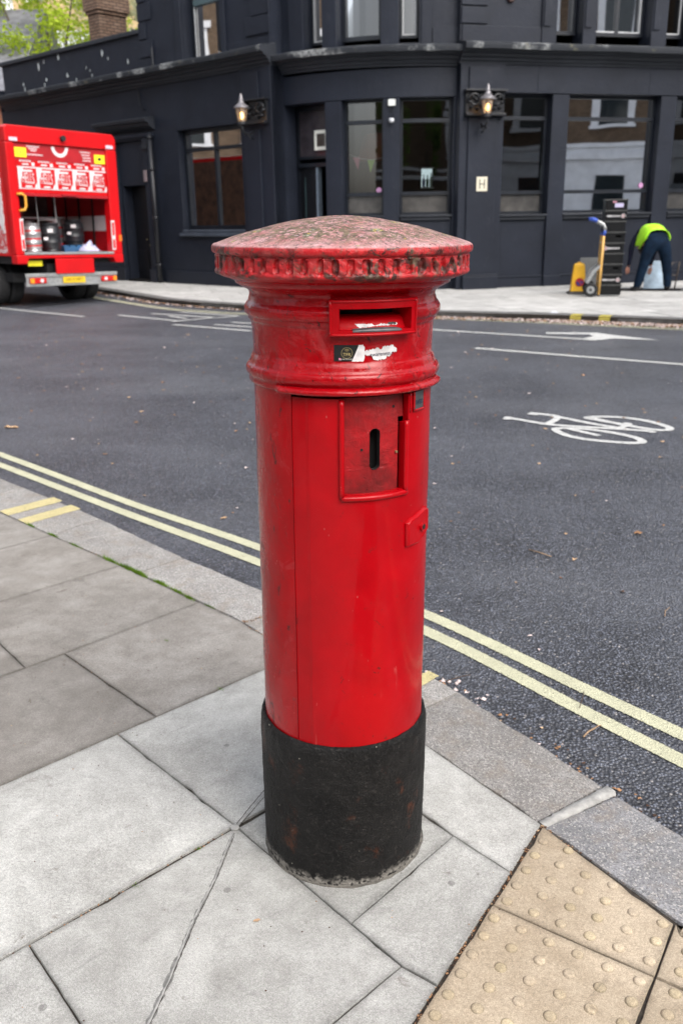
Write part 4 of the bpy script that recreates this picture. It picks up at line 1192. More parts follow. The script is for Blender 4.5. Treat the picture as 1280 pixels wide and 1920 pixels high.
# ---- right front
for a, b in ((1.06, 1.43), (3.53, 3.90), (6.02, 6.4), (8.6, 9.0), (11.2, 12.0)):
    mb = MB(fR); bx(mb, a, b, -.32, .0, 0, 3.757); part(mb, 'pilaster', M_PUB, bevel=.008)
    mb = MB(fR); bx(mb, a - .01, b + .01, -.1, .03, 0, .22); part(mb, 'pilaster_base', M_PUB, bevel=.01)
wins = [(-.01, 1.06), (1.43, 3.53), (3.90, 6.02), (6.4, 8.6), (9.0, 11.2)]
for i, (a, b) in enumerate(wins):
    mb = MB(fR); bx(mb, a + .002, b - .002, -.34, -.07, 0, 1.36); part(mb, 'stall_riser', M_PUB)
    mb = MB(fR); bx(mb, a + .003, b - .003, -.07, -.03, .0, .205); bx(mb, a + .003, b - .003, -.07, -.015, .207, .235); part(mb, 'skirting', M_PUB, bevel=.006)
    w = window(fR, a + .002, b - .002, 1.475, 3.757, d=-.235, tz=(3.32, 1.905), frost=1.90 if i != 1 else None, sill=(a + .003, b - .003, .02))
mb = MB(fR); bx(mb, -.95, .70, -.3, .02, 3.76, 4.268); bx(mb, .703, 3.2, -.3, .021, 3.76, 4.268); bx(mb, 3.2035, 12, -.3, .02, 3.76, 4.268); part(mb, 'fascia', M_PUB, bevel=.004)
cornice(fR, -.98, 12, 4.262)
# lantern pier on the right
mb = MB(fR); bx(mb, -.95, -.012, -.35, .05, 0, 4.264); part(mb, 'pier', M_PUB, bevel=.01)
mb = MB(fR); bx(mb, -.78, -.17, .05, .09, .30, 3.30); bx(mb, -.78, -.17, .05, .09, 3.80, 4.20); part(mb, 'pier_panel', M_PUB, bevel=.008)
mb = MB(fR); bx(mb, -.84, -.055, .05, .15, .0, .262); bx(mb, -.84, -.055, .05, .13, .263, .30); part(mb, 'pier_base', M_PUB, bevel=.012)
# ---- curved bay
UP0 = .0
mb = MB(fA); bx(mb, 1.18, 1.55, -.34, .0, 0, 3.70); part(mb, 'pilaster', M_PUB, bevel=.006)
mb = MB(fA); bx(mb, 2.42, 2.755, -.34, .0, 0, 3.70); part(mb, 'pilaster', M_PUB, bevel=.006)
mb = MB(fA); bx(mb, 3.83, 4.05, -.34, .0, 0, 3.70); part(mb, 'pilaster', M_PUB, bevel=.006)
mb = MB(fA); bx(mb, -.25, .04, -.6, .0, 0, 3.70); part(mb, 'pilaster', M_PUB)
for a, b in ((1.55, 2.42), (2.755, 3.83)):
    mb = MB(fA); bx(mb, a + .002, b - .002, -.34, -.06, 0, 1.40); part(mb, 'stall_riser', M_PUB)
    window(fA, a + .002, b - .002, 1.50, 3.705, d=-.2, tz=(3.29, 1.915), frost=1.91, fw=.05, sill=(a + .003, b - .003, .03))
mb = MB(fA); bx(mb, -.22, 4.05, -.34, .015, 3.703, 4.225); part(mb, 'fascia', M_PUB, bevel=.004)
cornice(fA, -.12, 3.93, 4.215, (.07, .02))
# corner doorway, set back
DD = -.45
mb = MB(fA)
bx(mb, .05, .12, DD - .04, DD + .03, 0, 3.69); bx(mb, 1.11, 1.178, DD - .04, DD + .03, 0, 3.69); bx(mb, .122, 1.108, DD - .04, DD + .03, 3.60, 3.69)
bx(mb, .122, 1.108, DD - .04, DD + .07, 2.50, 2.58); bx(mb, .122, 1.108, DD - .04, DD + .04, 2.66, 2.72)
DOORC = part(mb, 'corner_doorway', M_JOIN, bevel=.004)
mb = MB(fA); bx(mb, .122, 1.108, DD - .03, DD - .01, 2.722, 3.598); subpart(mb, 'transom_panel', paint('transom_glass', (.045, .038, .045), .18, .5, 2.5), DOORC)
mb = MB(fA); bx(mb, .13, .20, DD - .02, DD + .015, .02, 2.495); bx(mb, .202, .62, DD - .015, DD + .0, .02, 2.495); subpart(mb, 'door_leaf', M_DOORB, DOORC)
mb = MB(fA); bx(mb, .64, .695, DD - .10, DD + .04, .02, 2.495); subpart(mb, 'door_edge', paint('pale_grey_edge', (.16, .20, .25), .45, .15, 10.), DOORC)
mb = MB(fA); bx(mb, .26, .285, DD + .001, DD + .01, .8, 2.3); subpart(mb, 'door_glazing_bar', paint('dark_teal_bar', (.04, .07, .075), .3), DOORC)
# ---- left front
wall(fL, -7.0, 3.98, 0, 4.44, [(.77, 3.02, 1.25, 3.43, .3), (-1.52, -.47, .0, 2.30, .32)])
window(fL, .772, 3.018, 1.252, 3.428, d=-.2, tz=(3.0,), mu=((1.88, 1.31, 3.37),), fw=.09)
mb = MB(fL); bx(mb, .70, 2.98, -.28, .09, 1.10, 1.175); bx(mb, .774, 2.98, -.28, .05, 1.177, 1.248); part(mb, 'sill', paint('sill_blue_grey', (.045, .055, .075), .45, .2, 5.), bevel=.015)
mb = MB(fL)       # sash inside the window
for a, b in ((.93, 1.80), (1.96, 2.93)):
    bx(mb, a, a + .12, -.26, -.235, 1.37, 2.94); bx(mb, b - .03, b, -.26, -.235, 1.37, 2.94); bx(mb, a + .121, b - .031, -.26, -.235, 1.37, 1.43); bx(mb, a + .121, b - .031, -.26, -.235, 2.88, 2.94)
part(mb, 'sash', M_JOIN)
mb = MB(fL); bx(mb, -1.50, -.49, -.30, -.26, 0.02, 2.28); dl = part(mb, 'side_door', M_DOORB, bevel=.004)
mb = MB(fL); bx(mb, -.95, -.62, -.258, -.24, .85, .90); bx(mb, -1.05, -1.02, -.258, -.23, 1.0, 1.03); subpart(mb, 'letter_plate', paint('dull_brass', (.28, .25, .16), .35, metal=.7), dl)
mb = MB(fL); bx(mb, -1.46, -1.02, -.258, -.245, .25, .75); bx(mb, -.96, -.55, -.258, -.245, .25, .75); bx(mb, -1.46, -1.02, -.258, -.245, 1.0, 2.1) if 0 else None; bx(mb, -.96, -.55, -.258, -.245, 1.0, 2.1); subpart(mb, 'door_panel', M_DOORB, dl, bevel=.006)
mb = MB(fL); bx(mb, -1.46, -.52, -.25, .12, -.01, .05); part(mb, 'door_step', M_FARP)
mb = MB(fL)
for a, b in ((-1.86, -1.6), (-.46, -.26)): bx(mb, a, b, .001, .10, .345, 3.36)
o = part(mb, 'door_surround', M_PUB, bevel=.006)
for a, b in ((-1.90, -1.56), (-.50, -.22)):
    mb = MB(fL); bx(mb, a, b, .001, .15, 0, .31); bx(mb, a + .02, b - .02, .001, .13, .311, .343); part(mb, 'surround_block', M_PUB, bevel=.012)
mb = MB(fL); bx(mb, -2.0, -.08, .001, .13, 3.36, 3.44); bx(mb, -1.95, -.12, .001, .09, 3.31, 3.358); part(mb, 'door_architrave', M_PUB, bevel=.01)
sweep(fL, -2.22, -.03, [(0, 3.52), (.06, 3.52), (.10, 3.56), (.18, 3.60), (.20, 3.66), (.28, 3.68), (.30, 3.74), (.27, 3.76), (0, 3.80)], 'door_hood', M_PUBK)
mb = MB(fL)
for k in range(4): bx(mb, -.42 + .0 * k, -.22, .10, .17 - .02 * k, 3.10 + .05 * k, 3.14 + .05 * k)
part(mb, 'console', M_PUBK)
mb = MB(); mb.tube([fL(-.12, .12, .0), fL(-.12, .12, 3.42)], .055, 12); 
for z in (.4, 1.5, 2.6, 3.3): mb.tube([fL(-.12, .12, z), fL(-.12, .12, z + .06)], .068, 12)
part(mb, 'drainpipe', paint('black_pipe', (.010, .011, .015), .42), smooth=True)
mb = MB(); mb.tube([fL(-.52, .03, 4.45), fL(-.50, .05, 4.1), fL(-.35, .03, 3.95)], .018, 6); part(mb, 'cable', M_JOIN)
for a, b in ((.0, 2.97), (-7.0, -1.95)): mb = MB(fL); bx(mb, a, b, .001, .045, 0, .30); part(mb, 'plinth', M_PUB, bevel=.012)
# left pier
mb = MB(fL); bx(mb, 3.0, 3.97, -.3, .06, 0, 4.43); part(mb, 'pier', M_PUB, bevel=.01)
mb = MB(fL); bx(mb, 3.14, 3.62, .06, .10, .32, 3.25); bx(mb, 3.14, 3.62, .06, .10, 3.84, 4.36); part(mb, 'pier_panel', M_PUB, bevel=.008)
mb = MB(fL); bx(mb, 3.05, 3.85, .06, .15, 0, .30); part(mb, 'pier_base', M_PUB, bevel=.012)
mb = MB(); P_ = [fL(3.97, .05, 0), fL(3.97, -.62, 0)]
mb.f = None; a = Vector(P_[0]); b = Vector(P_[1]); mb.poly([tuple(a), tuple(b), (b.x, b.y, 9), (a.x, a.y, 9)]) 
part(mb, 'wall_return', M_PUB)
cornice(fL, -6.72, 3.99, 4.435)
# parapet of the low wing and its coping
mb = MB(fL); bx(mb, -6.7, -.36, -.35, -.02, 4.6, 5.56); part(mb, 'parapet', M_PUBC)
mb = MB(fL); bx(mb, -6.7, -.36, -.021, -.005, 4.6, 4.98); part(mb, 'parapet_band', M_PUBC)
mb = MB(fL); rnd_ = random.Random(2)
for u, z in CHIPS:
    s_ = rnd_.uniform(.03, .085); n_ = 9; mb.poly([(u + s_ * .6 * rnd_.uniform(.5, 1.1) * math.cos(6.283 * k / n_), .001 if z < 4.98 else -.012, z + s_ * 1.3 * rnd_.uniform(.5, 1.1) * math.sin(6.283 * k / n_)) for k in range(n_)])
part(mb, 'flaked_paint', paint('bare_white_plaster', (.48, .52, .52), .8, .2, 20.), kind='stuff')
mb = MB(fL); bx(mb, -6.78, -.36, -.40, .05, 5.56, 5.66); part(mb, 'coping', M_LEDGE if 0 else M_PUBK, bevel=.015)
# upper storey, left
wall(fL, -.36, 3.98, 4.6, 9.0, [(1.22, 2.50, 4.72, 7.2, .35)], mat=M_PUB)
window(fL, 1.222, 2.498, 4.73, 7.19, d=-.27, tz=(5.95,), mu=((2.12, 4.95, 5.9),), fw=.11, white=False)
mb = MB(fL); bx(mb, 1.35, 2.38, -.30, -.22, 5.90, 6.02); part(mb, 'meeting_rail', paint('teal_rail', (.07, .11, .12), .5), bevel=.006)
mb = MB(fL)
for a in (1.35, 2.09): bx(mb, a, a + .022, -.262, -.235, 4.85, 5.9)
bx(mb, 1.372, 2.09, -.262, -.235, 4.85, 4.872)
part(mb, 'white_bead', M_WHITEWOOD)
mb = MB(fL); bx(mb, 1.02, 1.215, .001, .055, 4.75, 7.4); bx(mb, 2.505, 2.64, .001, .055, 4.75, 7.4); part(mb, 'window_surround', M_PUB, bevel=.008)
mb = MB(fL); z = 5.05
k = 0
while z < 8.8: bx(mb, -.355, (.12, -.08)[k % 2], .001, .03, z, z + .34); z += .375; k += 1
part(mb, 'quoins', M_PUB, bevel=.006)
mb = MB(fL); z = 5.2
bx(mb, 2.66, 3.975, .001, .028, 4.7, 4.97)
for k in range(10):
    bx(mb, (3.25, 3.42)[k % 2], 3.975, .001, .035, z - .16, z + .175); z += .35
part(mb, 'quoins', M_PUB, bevel=.006)
mb = MB(fL); bx(mb, -.33, 1.0, .001, .02, 4.7, 5.0); part(mb, 'band', M_PUB)
mb = MB(); mb.tube([fL(.12, .04, 4.85), fL(.12, .04, 5.22)], .03, 8); part(mb, 'vent_pipe', M_JOIN)
# upper storey, bay
AW = [(.75, 1.18), (1.50, 2.38), (2.73, 3.12)]
wall(fA, -.22, 4.05, 4.6, 9.0, [(a, b, 4.66, 7.4, .4) for a, b in AW])
for i, (a, b) in enumerate(AW): window(fA, a + .004, b - .004, 4.78, 7.39, d=-.26, fw=.05 if i != 1 else .08, white=(i != 1))
mb = MB(fA)
for a, b in ((.39, .745), (1.185, 1.495), (2.385, 2.725)): bx(mb, a, b, .001, .07, 4.62, 7.5)
bx(mb, 3.16, 3.36, .001, .03, 4.62, 7.5)
part(mb, 'pilaster', M_PUB, bevel=.008)
mb = MB(fA); bx(mb, -.2, .36, .001, .03, 4.62, 4.95); part(mb, 'band', M_PUB)
mb = MB(fA); bx(mb, 3.38, 3.95, .001, .03, 4.62, 4.92); part(mb, 'band', M_PUB)
# upper storey, right
RW = [(1.04, 1.60), (1.90, 3.12), (3.48, 4.04), (7.0, 7.6), (7.9, 9.1), (9.4, 9.96)]
wall(fR, -.97, 12, 4.6, 9.0, [(a, b, 4.66, 7.5, .4) for a, b in RW])
for i, (a, b) in enumerate(RW):
    window(fR, a + .004, b - .004, 4.86, 7.49, d=-.28, fw=.07, mu=(((a + b) / 2, 4.9, 6.2),) if i == 1 else (), white=i in (1, 2))
mb = MB(fR)
for a, b in ((.72, 1.035), (1.605, 1.895), (3.125, 3.475), (4.05, 4.36)):
    bx(mb, a, b, .001, .05, 4.62, 7.6); bx(mb, a + .03, a + .17, .0505, .075, 4.95, 7.5)
part(mb, 'pilaster', M_PUB, bevel=.006)
mb = MB(fR); bx(mb, -.93, .715, .001, .03, 4.62, 4.93); bx(mb, -.95, -.42, .001, .035, 4.96, 5.24); bx(mb, -.95, -.42, .001, .035, 5.27, 5.62); bx(mb, -.95, -.25, .001, .035, 5.65, 6.0); part(mb, 'quoins', M_PUB, bevel=.006)
mb = MB(); c = Vector(fR(.05, .02, 5.42)); nn = Vector((Rn.x, Rn.y, 0)); mb.tube([c, c + nn * .05], [.09, .07], 14); part(mb, 'tie_plate', paint('rusty_boss', (.05, .02, .016), .6))
# closing walls, floors and roofs
def ring_pts(dep, z):
    pts = [fL(-7.0, dep, z), fL(3.6, dep, z)] + [fA(s_, dep, z) for s_ in (.3, 1, 1.7, 2.4, 3.1, 3.7)] + [fR(-.6, dep, z), fR(12, dep, z)]
    return pts
back = [fR(12, -8, 0), fL(-7.0, -7, 0)]
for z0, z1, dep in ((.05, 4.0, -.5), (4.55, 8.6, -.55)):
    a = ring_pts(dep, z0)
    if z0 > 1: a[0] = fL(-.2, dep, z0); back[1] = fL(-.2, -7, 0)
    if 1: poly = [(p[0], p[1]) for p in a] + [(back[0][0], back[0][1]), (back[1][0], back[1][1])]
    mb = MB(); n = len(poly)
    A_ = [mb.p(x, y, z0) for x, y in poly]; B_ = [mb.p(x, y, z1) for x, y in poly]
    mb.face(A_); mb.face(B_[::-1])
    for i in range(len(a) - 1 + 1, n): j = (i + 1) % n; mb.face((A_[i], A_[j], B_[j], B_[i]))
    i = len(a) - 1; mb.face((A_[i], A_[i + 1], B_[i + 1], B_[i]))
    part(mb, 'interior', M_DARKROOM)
M_ROOF = paint('roof_felt', (.05, .05, .052), .9)
mb = MB(); 
mb.prism([fL(-7, -.3, 0)[:2], fL(-.36, -.3, 0)[:2], fL(-.36, -7, 0)[:2], fL(-7, -7, 0)[:2]], 5.0, 5.1); part(mb, 'flat_roof', M_ROOF)
mb = MB(); q = [fL(-.36, -.01, 0)[:2], fL(3.9, -.01, 0)[:2]] + [fA(s_, -.01, 0)[:2] for s_ in (.1, 1, 2, 3, 3.8)] + [fR(-.9, -.01, 0)[:2], fR(12, -.01, 0)[:2], back[0][:2], fL(-.36, -7.2, 0)[:2]]
back[1] = fL(-7., -7, 0)
mb.prism(q, 9.0, 9.2); part(mb, 'roof', M_ROOF)
mb = MB()
for a, b, zt in ((fL(-7, 0, 0), fL(-7, -7.2, 0), 5.0), (fL(-7, -7.2, 0), fL(-.36, -7.2, 0), 5.0), (fL(-.36, 0, 0), fL(-.36, -7.2, 0), 9.0), (fL(-.36, -7.2, 0), fR(12, -8.2, 0), 9.0), (fR(12, -8.2, 0), fR(12, 0, 0), 9.0)):
    mb.poly([(a[0], a[1], 0), (b[0], b[1], 0), (b[0], b[1], zt), (a[0], a[1], zt)])
part(mb, 'rear_wall', M_PUB)
# chimney behind the parapet
def m_brick(name, c1, c2, mo, sc=1., bump=.01, w=(1., 1.)):
    t = NT(name)
    geo = t.n('ShaderNodeNewGeometry')
    mp = t.n('ShaderNodeMapping'); t.l(t.co(), mp.inputs[0])
    # wrap: use x+y along the wall, z up
    sp = t.n('ShaderNodeSeparateXYZ'); t.l(t.co(), sp.inputs[0])
    cb = t.n('ShaderNodeCombineXYZ'); t.l(t.math('ADD', t.math('MULTIPLY', sp.outputs[0], w[0]), t.math('MULTIPLY', sp.outputs[1], w[1])), cb.inputs[0]); t.l(sp.outputs[2], cb.inputs[1])
    b = t.n('ShaderNodeTexBrick'); b.inputs['Scale'].default_value = sc; t.l(cb.outputs[0], b.inputs['Vector'])
    b.inputs['Color1'].default_value = c1 + (1,); b.inputs['Color2'].default_value = c2 + (1,); b.inputs['Mortar'].default_value = mo + (1,)
    b.inputs['Brick Width'].default_value = .225; b.inputs['Row Height'].default_value = .075; b.inputs['Mortar Size'].default_value = .010
    col = t.mix(t.math('MULTIPLY', t.ramp(t.noise(3., 5), .4, .7), .45), b.outputs[0], tuple(q * .5 for q in c1))
    t.bsdf(col, .9, t.bump(t.math('SUBTRACT', 1., b.outputs['Fac']), .6, bump), spec=.2)
    return t.m
M_BRK = m_brick('sooty_stock_brick', (.19, .12, .085), (.28, .19, .14), (.045, .04, .036), w=(.074, -1.41))
mb = MB(fL); bx(mb, -4.1, -3.6, -2.05, -1.2, 5.0, 6.62); bx(mb, -4.14, -3.56, -2.09, -1.16, 6.62, 6.70); bx(mb, -4.18, -3.52, -2.13, -1.12, 6.70, 7.4); CH = part(mb, 'chimney', M_BRK)
mb = MB()
for k in range(3): c = fL(-3.85, -1.35 - .28 * k, 7.4); mb.lathe([(.11, 0), (.09, .45), (.11, .5)], c[0], c[1], 14, z0=7.4)
subpart(mb, 'chimney_pot', paint('terracotta', (.3, .13, .07), .8), CH)
# ornamental capitals behind the lanterns
M_ORN = paint('glossy_black_ironwork', (.010, .011, .014), .3, .3, 20., 60., .004)
def capital(f, u0, u1, z0, z1, d0):
    mb = MB(f); bx(mb, u0, u1, d0, d0 + .06, z0, z1); bx(mb, u0 - .03, u1 + .03, d0, d0 + .16, z1, z1 + .035); bx(mb, u0 - .01, u1 + .01, d0, d0 + .15, z0 - .05, z0)
    o = part(mb, 'capital', M_ORN, bevel=.006)
    mb = MB(); cu = (u0 + u1) / 2; cz = (z0 + z1) / 2; w = (u1 - u0) / 2
    for sx in (-1, 1):
        pts = []
        for k in range(26):
            a = k * .38; r = .125 * (1 - k / 34)
            pts.append(f(cu + sx * (w * .58 + r * math.cos(a)), d0 + .09 + .03 * math.sin(k * .3), cz + .04 + r * math.sin(a)))
        mb.tube(pts, [.026 - .0004 * k for k in range(26)], 6)
        for j in range(7):
            a = j * .9; c = f(cu + sx * (w * .5 + .17 * math.cos(a)), d0 + .07, cz + .02 + .15 * math.sin(a)); e = f(cu + sx * (w * .5 + .10 * math.cos(a)), d0 + .14, cz + .10 * math.sin(a)); mb.tube([c, e], [.03, .012], 6)
    subpart(mb, 'scroll', M_ORN, o, smooth=True)
capital(fR, -.86, -.04, 3.37, 3.76, .05)
capital(fL, 3.10, 3.88, 3.40, 3.80, .06)

# ---- things fixed on or standing inside the pub
M_LGL = None
t = NT('lantern_glass'); a = t.n('ShaderNodeBsdfTransparent'); a.inputs[0].default_value = (.92, .88, .8, 1); b = t.n('ShaderNodeBsdfPrincipled'); b.inputs['Base Color'].default_value = (.45, .4, .33, 1); b.inputs['Roughness'].default_value = .2
mx = t.n('ShaderNodeMixShader'); mx.inputs[0].default_value = .5; t.l(a.outputs[0], mx.inputs[1]); t.l(b.outputs[0], mx.inputs[2]); t.l(mx.outputs[0], t.out.inputs['Surface']); M_LGL = t.m
M_LCAP = paint('pale_grey_lantern_cap', (.20, .19, .20), .3, .3, 20., 60., .002, metal=.4)
M_BULB = emis('warm_bulb', (1.0, .52, .16), 8.)
def lantern(f, u, d, z, wallD, label):
    """z is the level of the glass foot"""
    c = Vector(f(u, d, z)); r = empty('wall_lantern', c, label=label, cat='lantern', group='lanterns on the pub piers')
    ang = math.atan2(f(u + 1, d, z)[1] - f(u, d, z)[1], f(u + 1, d, z)[0] - f(u, d, z)[0]) ; r.rotation_euler = (0, 0, ang)
    H = .27; b, tp = .075, .13
    mb = MB()
    for i in range(6):
        a0, a1 = math.pi / 3 * i, math.pi / 3 * (i + 1)
        q = [(b * math.cos(a0), b * math.sin(a0), .02), (b * math.cos(a1), b * math.sin(a1), .02), (tp * math.cos(a1), tp * math.sin(a1), H), (tp * math.cos(a0), tp * math.sin(a0), H)]
        mb.poly(q)
    mb.build('lantern_glass', M_LGL, r)
    mb = MB()
    for i in range(6):
        a0 = math.pi / 3 * i; mb.tube([(b * math.cos(a0), b * math.sin(a0), .0), (tp * math.cos(a0), tp * math.sin(a0), H)], .008, 6)
    mb.lathe([(.06, -.05), (.09, -.02), (b + .012, 0), (b + .012, .02), (.02, .02)], n=12)
    mb.build('lantern_frame', M_ORN, r)
    mb = MB(); mb.lathe([(tp + .015, H - .005), (tp + .03, H + .01), (tp + .02, H + .035), (.095, H + .075), (.06, H + .11), (.045, H + .16), (.05, H + .18), (.03, H + .20), (.035, H + .235), (.018, H + .25), (.022, H + .265), (.008, H + .28), (.002, H + .29)], n=18)
    mb.build('lantern_cap', M_LCAP, r, smooth=True)
    mb = MB(); mb.lathe([(.004, .07), (.026, .09), (.038, .125), (.032, .165), (.014, .20), (.004, .205)], n=12); mb.build('bulb', M_BULB, r, smooth=True)
    mb = MB(); L_ = d - wallD                       # wall is at +y local
    mb.tube([(0, 0, -.05), (0, .0, -.13), (0, .06, -.19), (0, L_ * .6, -.20), (0, L_, -.14)], [.018, .02, .02, .02, .024], 8)
    mb.tube([(0, L_ * .95, -.30), (0, L_ * .6, -.27), (0, L_ * .45, -.20)], .014, 8)
    for k in (0, 1): mb.tube([(.04 * (2 * k - 1) + .03 * math.cos(a), L_ * .5 + .05 * math.sin(a) * 1.4, -.22 + .0 * k) for a in [q * .6 for q in range(11)]], .008, 6)
    mb.build('bracket', M_ORN, r, smooth=True)
    return r
lantern(fR, -.53, .42, 3.31, .14, 'lit wall lantern on the pier between the curved bay and the right-hand windows')
lantern(fL, 3.54, .50, 3.36, .16, 'lit wall lantern on the pier beside the dark corner doorway')
def thing(mb, name, mat, label, cat, **kw): return mb.build(name, mat, None, label=label, cat=cat, **kw)
mb = MB(fR); bx(mb, -.575, -.345, .091, .105, 1.93, 2.20)
HP = thing(mb, 'hydrant_sign', paint('cream_plate', (.62, .58, .46), .5, .1), 'small cream plate with a black letter H on the right pier', 'sign')
mb = MB(fR)
for a, b, c, dd in ((-.52, -.50, 1.97, 2.16), (-.42, -.40, 1.97, 2.16), (-.50, -.42, 2.055, 2.075)): bx(mb, a, b, .106, .109, c, dd)
mb.build('letter', paint('sign_black', (.02, .02, .02), .5), HP)
mb = MB(fA); bx(mb, .62, .99, DD + .02, DD + .045, 2.83, 3.22); 
NF = thing(mb, 'framed_notice', paint('cream_frame', (.85, .85, .78), .5, .08), 'cream framed notice above the corner doorway', 'notice')
mb = MB(fA); bx(mb, .69, .92, DD + .046, DD + .05, 2.90, 3.15); mb.build('picture', paint('dark_print', (.05, .045, .04), .3, .5, 9.), NF)
mb = MB(fA); bx(mb, 2.53, 2.67, .001, .06, 3.55, 3.67)
SB = thing(mb, 'alarm_box', paint('white_plastic', (.62, .64, .62), .4), 'small white alarm box high on the pilaster between the bay windows', 'alarm box', bevel=.008)
c = fA(2.595, .05, 3.29); mb = MB(); mb.lathe([(.05, .03), (.055, .0), (.045, -.03), (.02, -.05)], c[0], c[1], 16, z0=c[2])
CD = thing(mb, 'dome_camera', paint('white_dome', (.6, .62, .66), .25), 'white dome camera below the alarm box', 'camera', smooth=True)
mb = MB(); mb.tube([fA(2.57, .02, 3.54), fA(2.57, .02, 3.33)], .006, 6); mb.tube([fA(2.62, .02, 3.54), fA(2.62, .02, 3.33)], .006, 6); mb.build('cable', M_JOIN, CD)
for f, u, z, d, lb in ((fA, 2.30, 1.99, -.19, 'round pink sticker low on the left bay window'), (fR, 3.36, 2.02, -.225, 'round pink sticker on the wide right-hand window')):
    mb = MB(f); n = 16; mb.poly([(u + .055 * math.cos(2 * math.pi * k / n), d, z + .055 * math.sin(2 * math.pi * k / n)) for k in range(n)])
    thing(mb, 'window_sticker', paint('lilac_sticker', (.55, .28, .5), .5), lb, 'sticker', group='round pink window stickers')
# bunting strung inside the bay
M_BUNT = [paint('bunting_' + n_, c_, .8, .1) for n_, c_ in (('rose', (.42, .12, .20)), ('green', (.22, .42, .04)), ('orange', (.5, .2, .03)), ('blue', (.05, .12, .25)))]
def pennants(f, u0, u1, z, n, d, cols, label):
    mb = MB(); pts = []
    for k in range(13): t_ = k / 12; pts.append(f(u0 + (u1 - u0) * t_, d, z - .12 * math.sin(math.pi * t_)))
    mb.tube(pts, .005, 5); b = thing(mb, 'bunting', M_WHITEWOOD, label, 'bunting', group='bunting inside the pub windows')
    for k in range(n):
        t_ = (k + .5) / n; u = u0 + (u1 - u0) * t_; zz = z - .12 * math.sin(math.pi * t_)
        m2 = MB(f); m2.poly([(u - .09, d, zz), (u + .09, d, zz), (u + .03 * (-1) ** k, d - .02, zz - .25)]); m2.build('pennant', M_BUNT[cols[k % len(cols)]], b)
pennants(fA, 1.5, 2.6, 2.72, 3, -.5, [0, 1, 2], 'string of rose, green and orange pennants inside the left bay window')
pennants(fR, 1.5, 3.6, 2.75, 4, -.55, [0, 1, 2, 0], 'string of pennants inside the wide right-hand window')
# pendant shade seen in the left bay window
c = fA(1.95, -1.2, 2.62); mb = MB(); mb.lathe([(.42, 0), (.40, .02), (.26, .52), (.24, .53), (.38, .03)], c[0], c[1], 24, z0=c[2])
thing(mb, 'ceiling_lamp', paint('dark_red_shade', (.17, .04, .02), .8), 'large dark red lampshade hanging inside the left bay window', 'lamp', smooth=True)
# lit back-bar, plus an added glow for daylight in the bay
M_LIT = emis('display_and_daylight_glow', (.78, .95, 1.0), .55)
M_BOT = [paint('bottle_' + n_, c_, .15, .2) for n_, c_ in (('green', (.02, .07, .02)), ('amber', (.12, .05, .01)), ('blue', (.02, .04, .16)), ('clear', (.4, .45, .42)))]
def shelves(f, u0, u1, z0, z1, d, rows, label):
    c = f((u0 + u1) / 2, d, z0); r = empty('glow_shelf', c, label=label, cat='shelf')
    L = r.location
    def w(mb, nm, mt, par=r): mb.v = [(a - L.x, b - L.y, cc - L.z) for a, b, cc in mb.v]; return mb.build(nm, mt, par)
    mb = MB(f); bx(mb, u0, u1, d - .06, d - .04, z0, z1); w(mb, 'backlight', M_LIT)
    mb = MB(f)
    for k in range(rows + 1): z = z0 + (z1 - z0) * k / rows; bx(mb, u0 - .01, u1 + .01, d - .04, d + .14, z - .012, z + .012)
    w(mb, 'shelf_board', M_WHITEWOOD)
    rnd = random.Random(3)
    for k in range(rows):
        z = z0 + (z1 - z0) * k / rows + .013; n = int((u1 - u0) / .09)
        for j in range(n):
            if rnd.random() < .12: continue
            u = u0 + (j + .5) * (u1 - u0) / n; cc = f(u, d + .05, z); h = rnd.uniform(.2, .3)
            mb = MB(); mb.lathe([(.032, 0), (.034, h * .6), (.014, h * .74), (.013, h)], cc[0] - L.x, cc[1] - L.y, 8, z0=z - L.z); mb.build('bottle', rnd.choice(M_BOT), r, smooth=True)
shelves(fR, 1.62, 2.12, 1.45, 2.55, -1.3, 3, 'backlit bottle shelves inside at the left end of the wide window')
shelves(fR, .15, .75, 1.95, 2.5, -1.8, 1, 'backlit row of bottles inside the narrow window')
shelves(fA, 3.35, 3.70, 2.05, 2.45, -1.4, 1, 'small glowing shelf added inside the right bay window to stand for daylight beyond')  # added glow standing for daylight through a far window
M_GLOW = emis('pendant_glow', (1.0, .45, .12), 9.)
for k, (u, z, d) in enumerate(((3.32, 2.62, -.9), (2.62, 1.80, -1.4), (2.78, 1.86, -1.6), (3.12, 1.80, -1.2))):
    c = fR(u, d, z); lb = ['lit pendant at the upper right of the wide window', 'lit globe low in the wide window, left of the close pair', 'lit globe low in the wide window, right of the close pair', 'lit globe low in the wide window, just above the top crate'][k]
    r = empty('pendant_lamp', c, label=lb, cat='lamp', group='lit lamps inside the wide window')
    mb = MB(); mb.lathe([(.004, -.045), (.03, -.035), (.042, 0), (.03, .035), (.004, .045)], n=12); mb.build('globe', M_GLOW, r, smooth=True)
    mb = MB(); mb.lathe([(.10, .02), (.05, .07), (.015, .09), (.01, .3)], n=12); mb.build('lamp_shade', M_BOT[1], r, smooth=True)
    mb = MB(); mb.tube([(0, 0, .3), (0, 0, 3.95 - z)], .005, 5); mb.build('flex', M_JOIN, r)
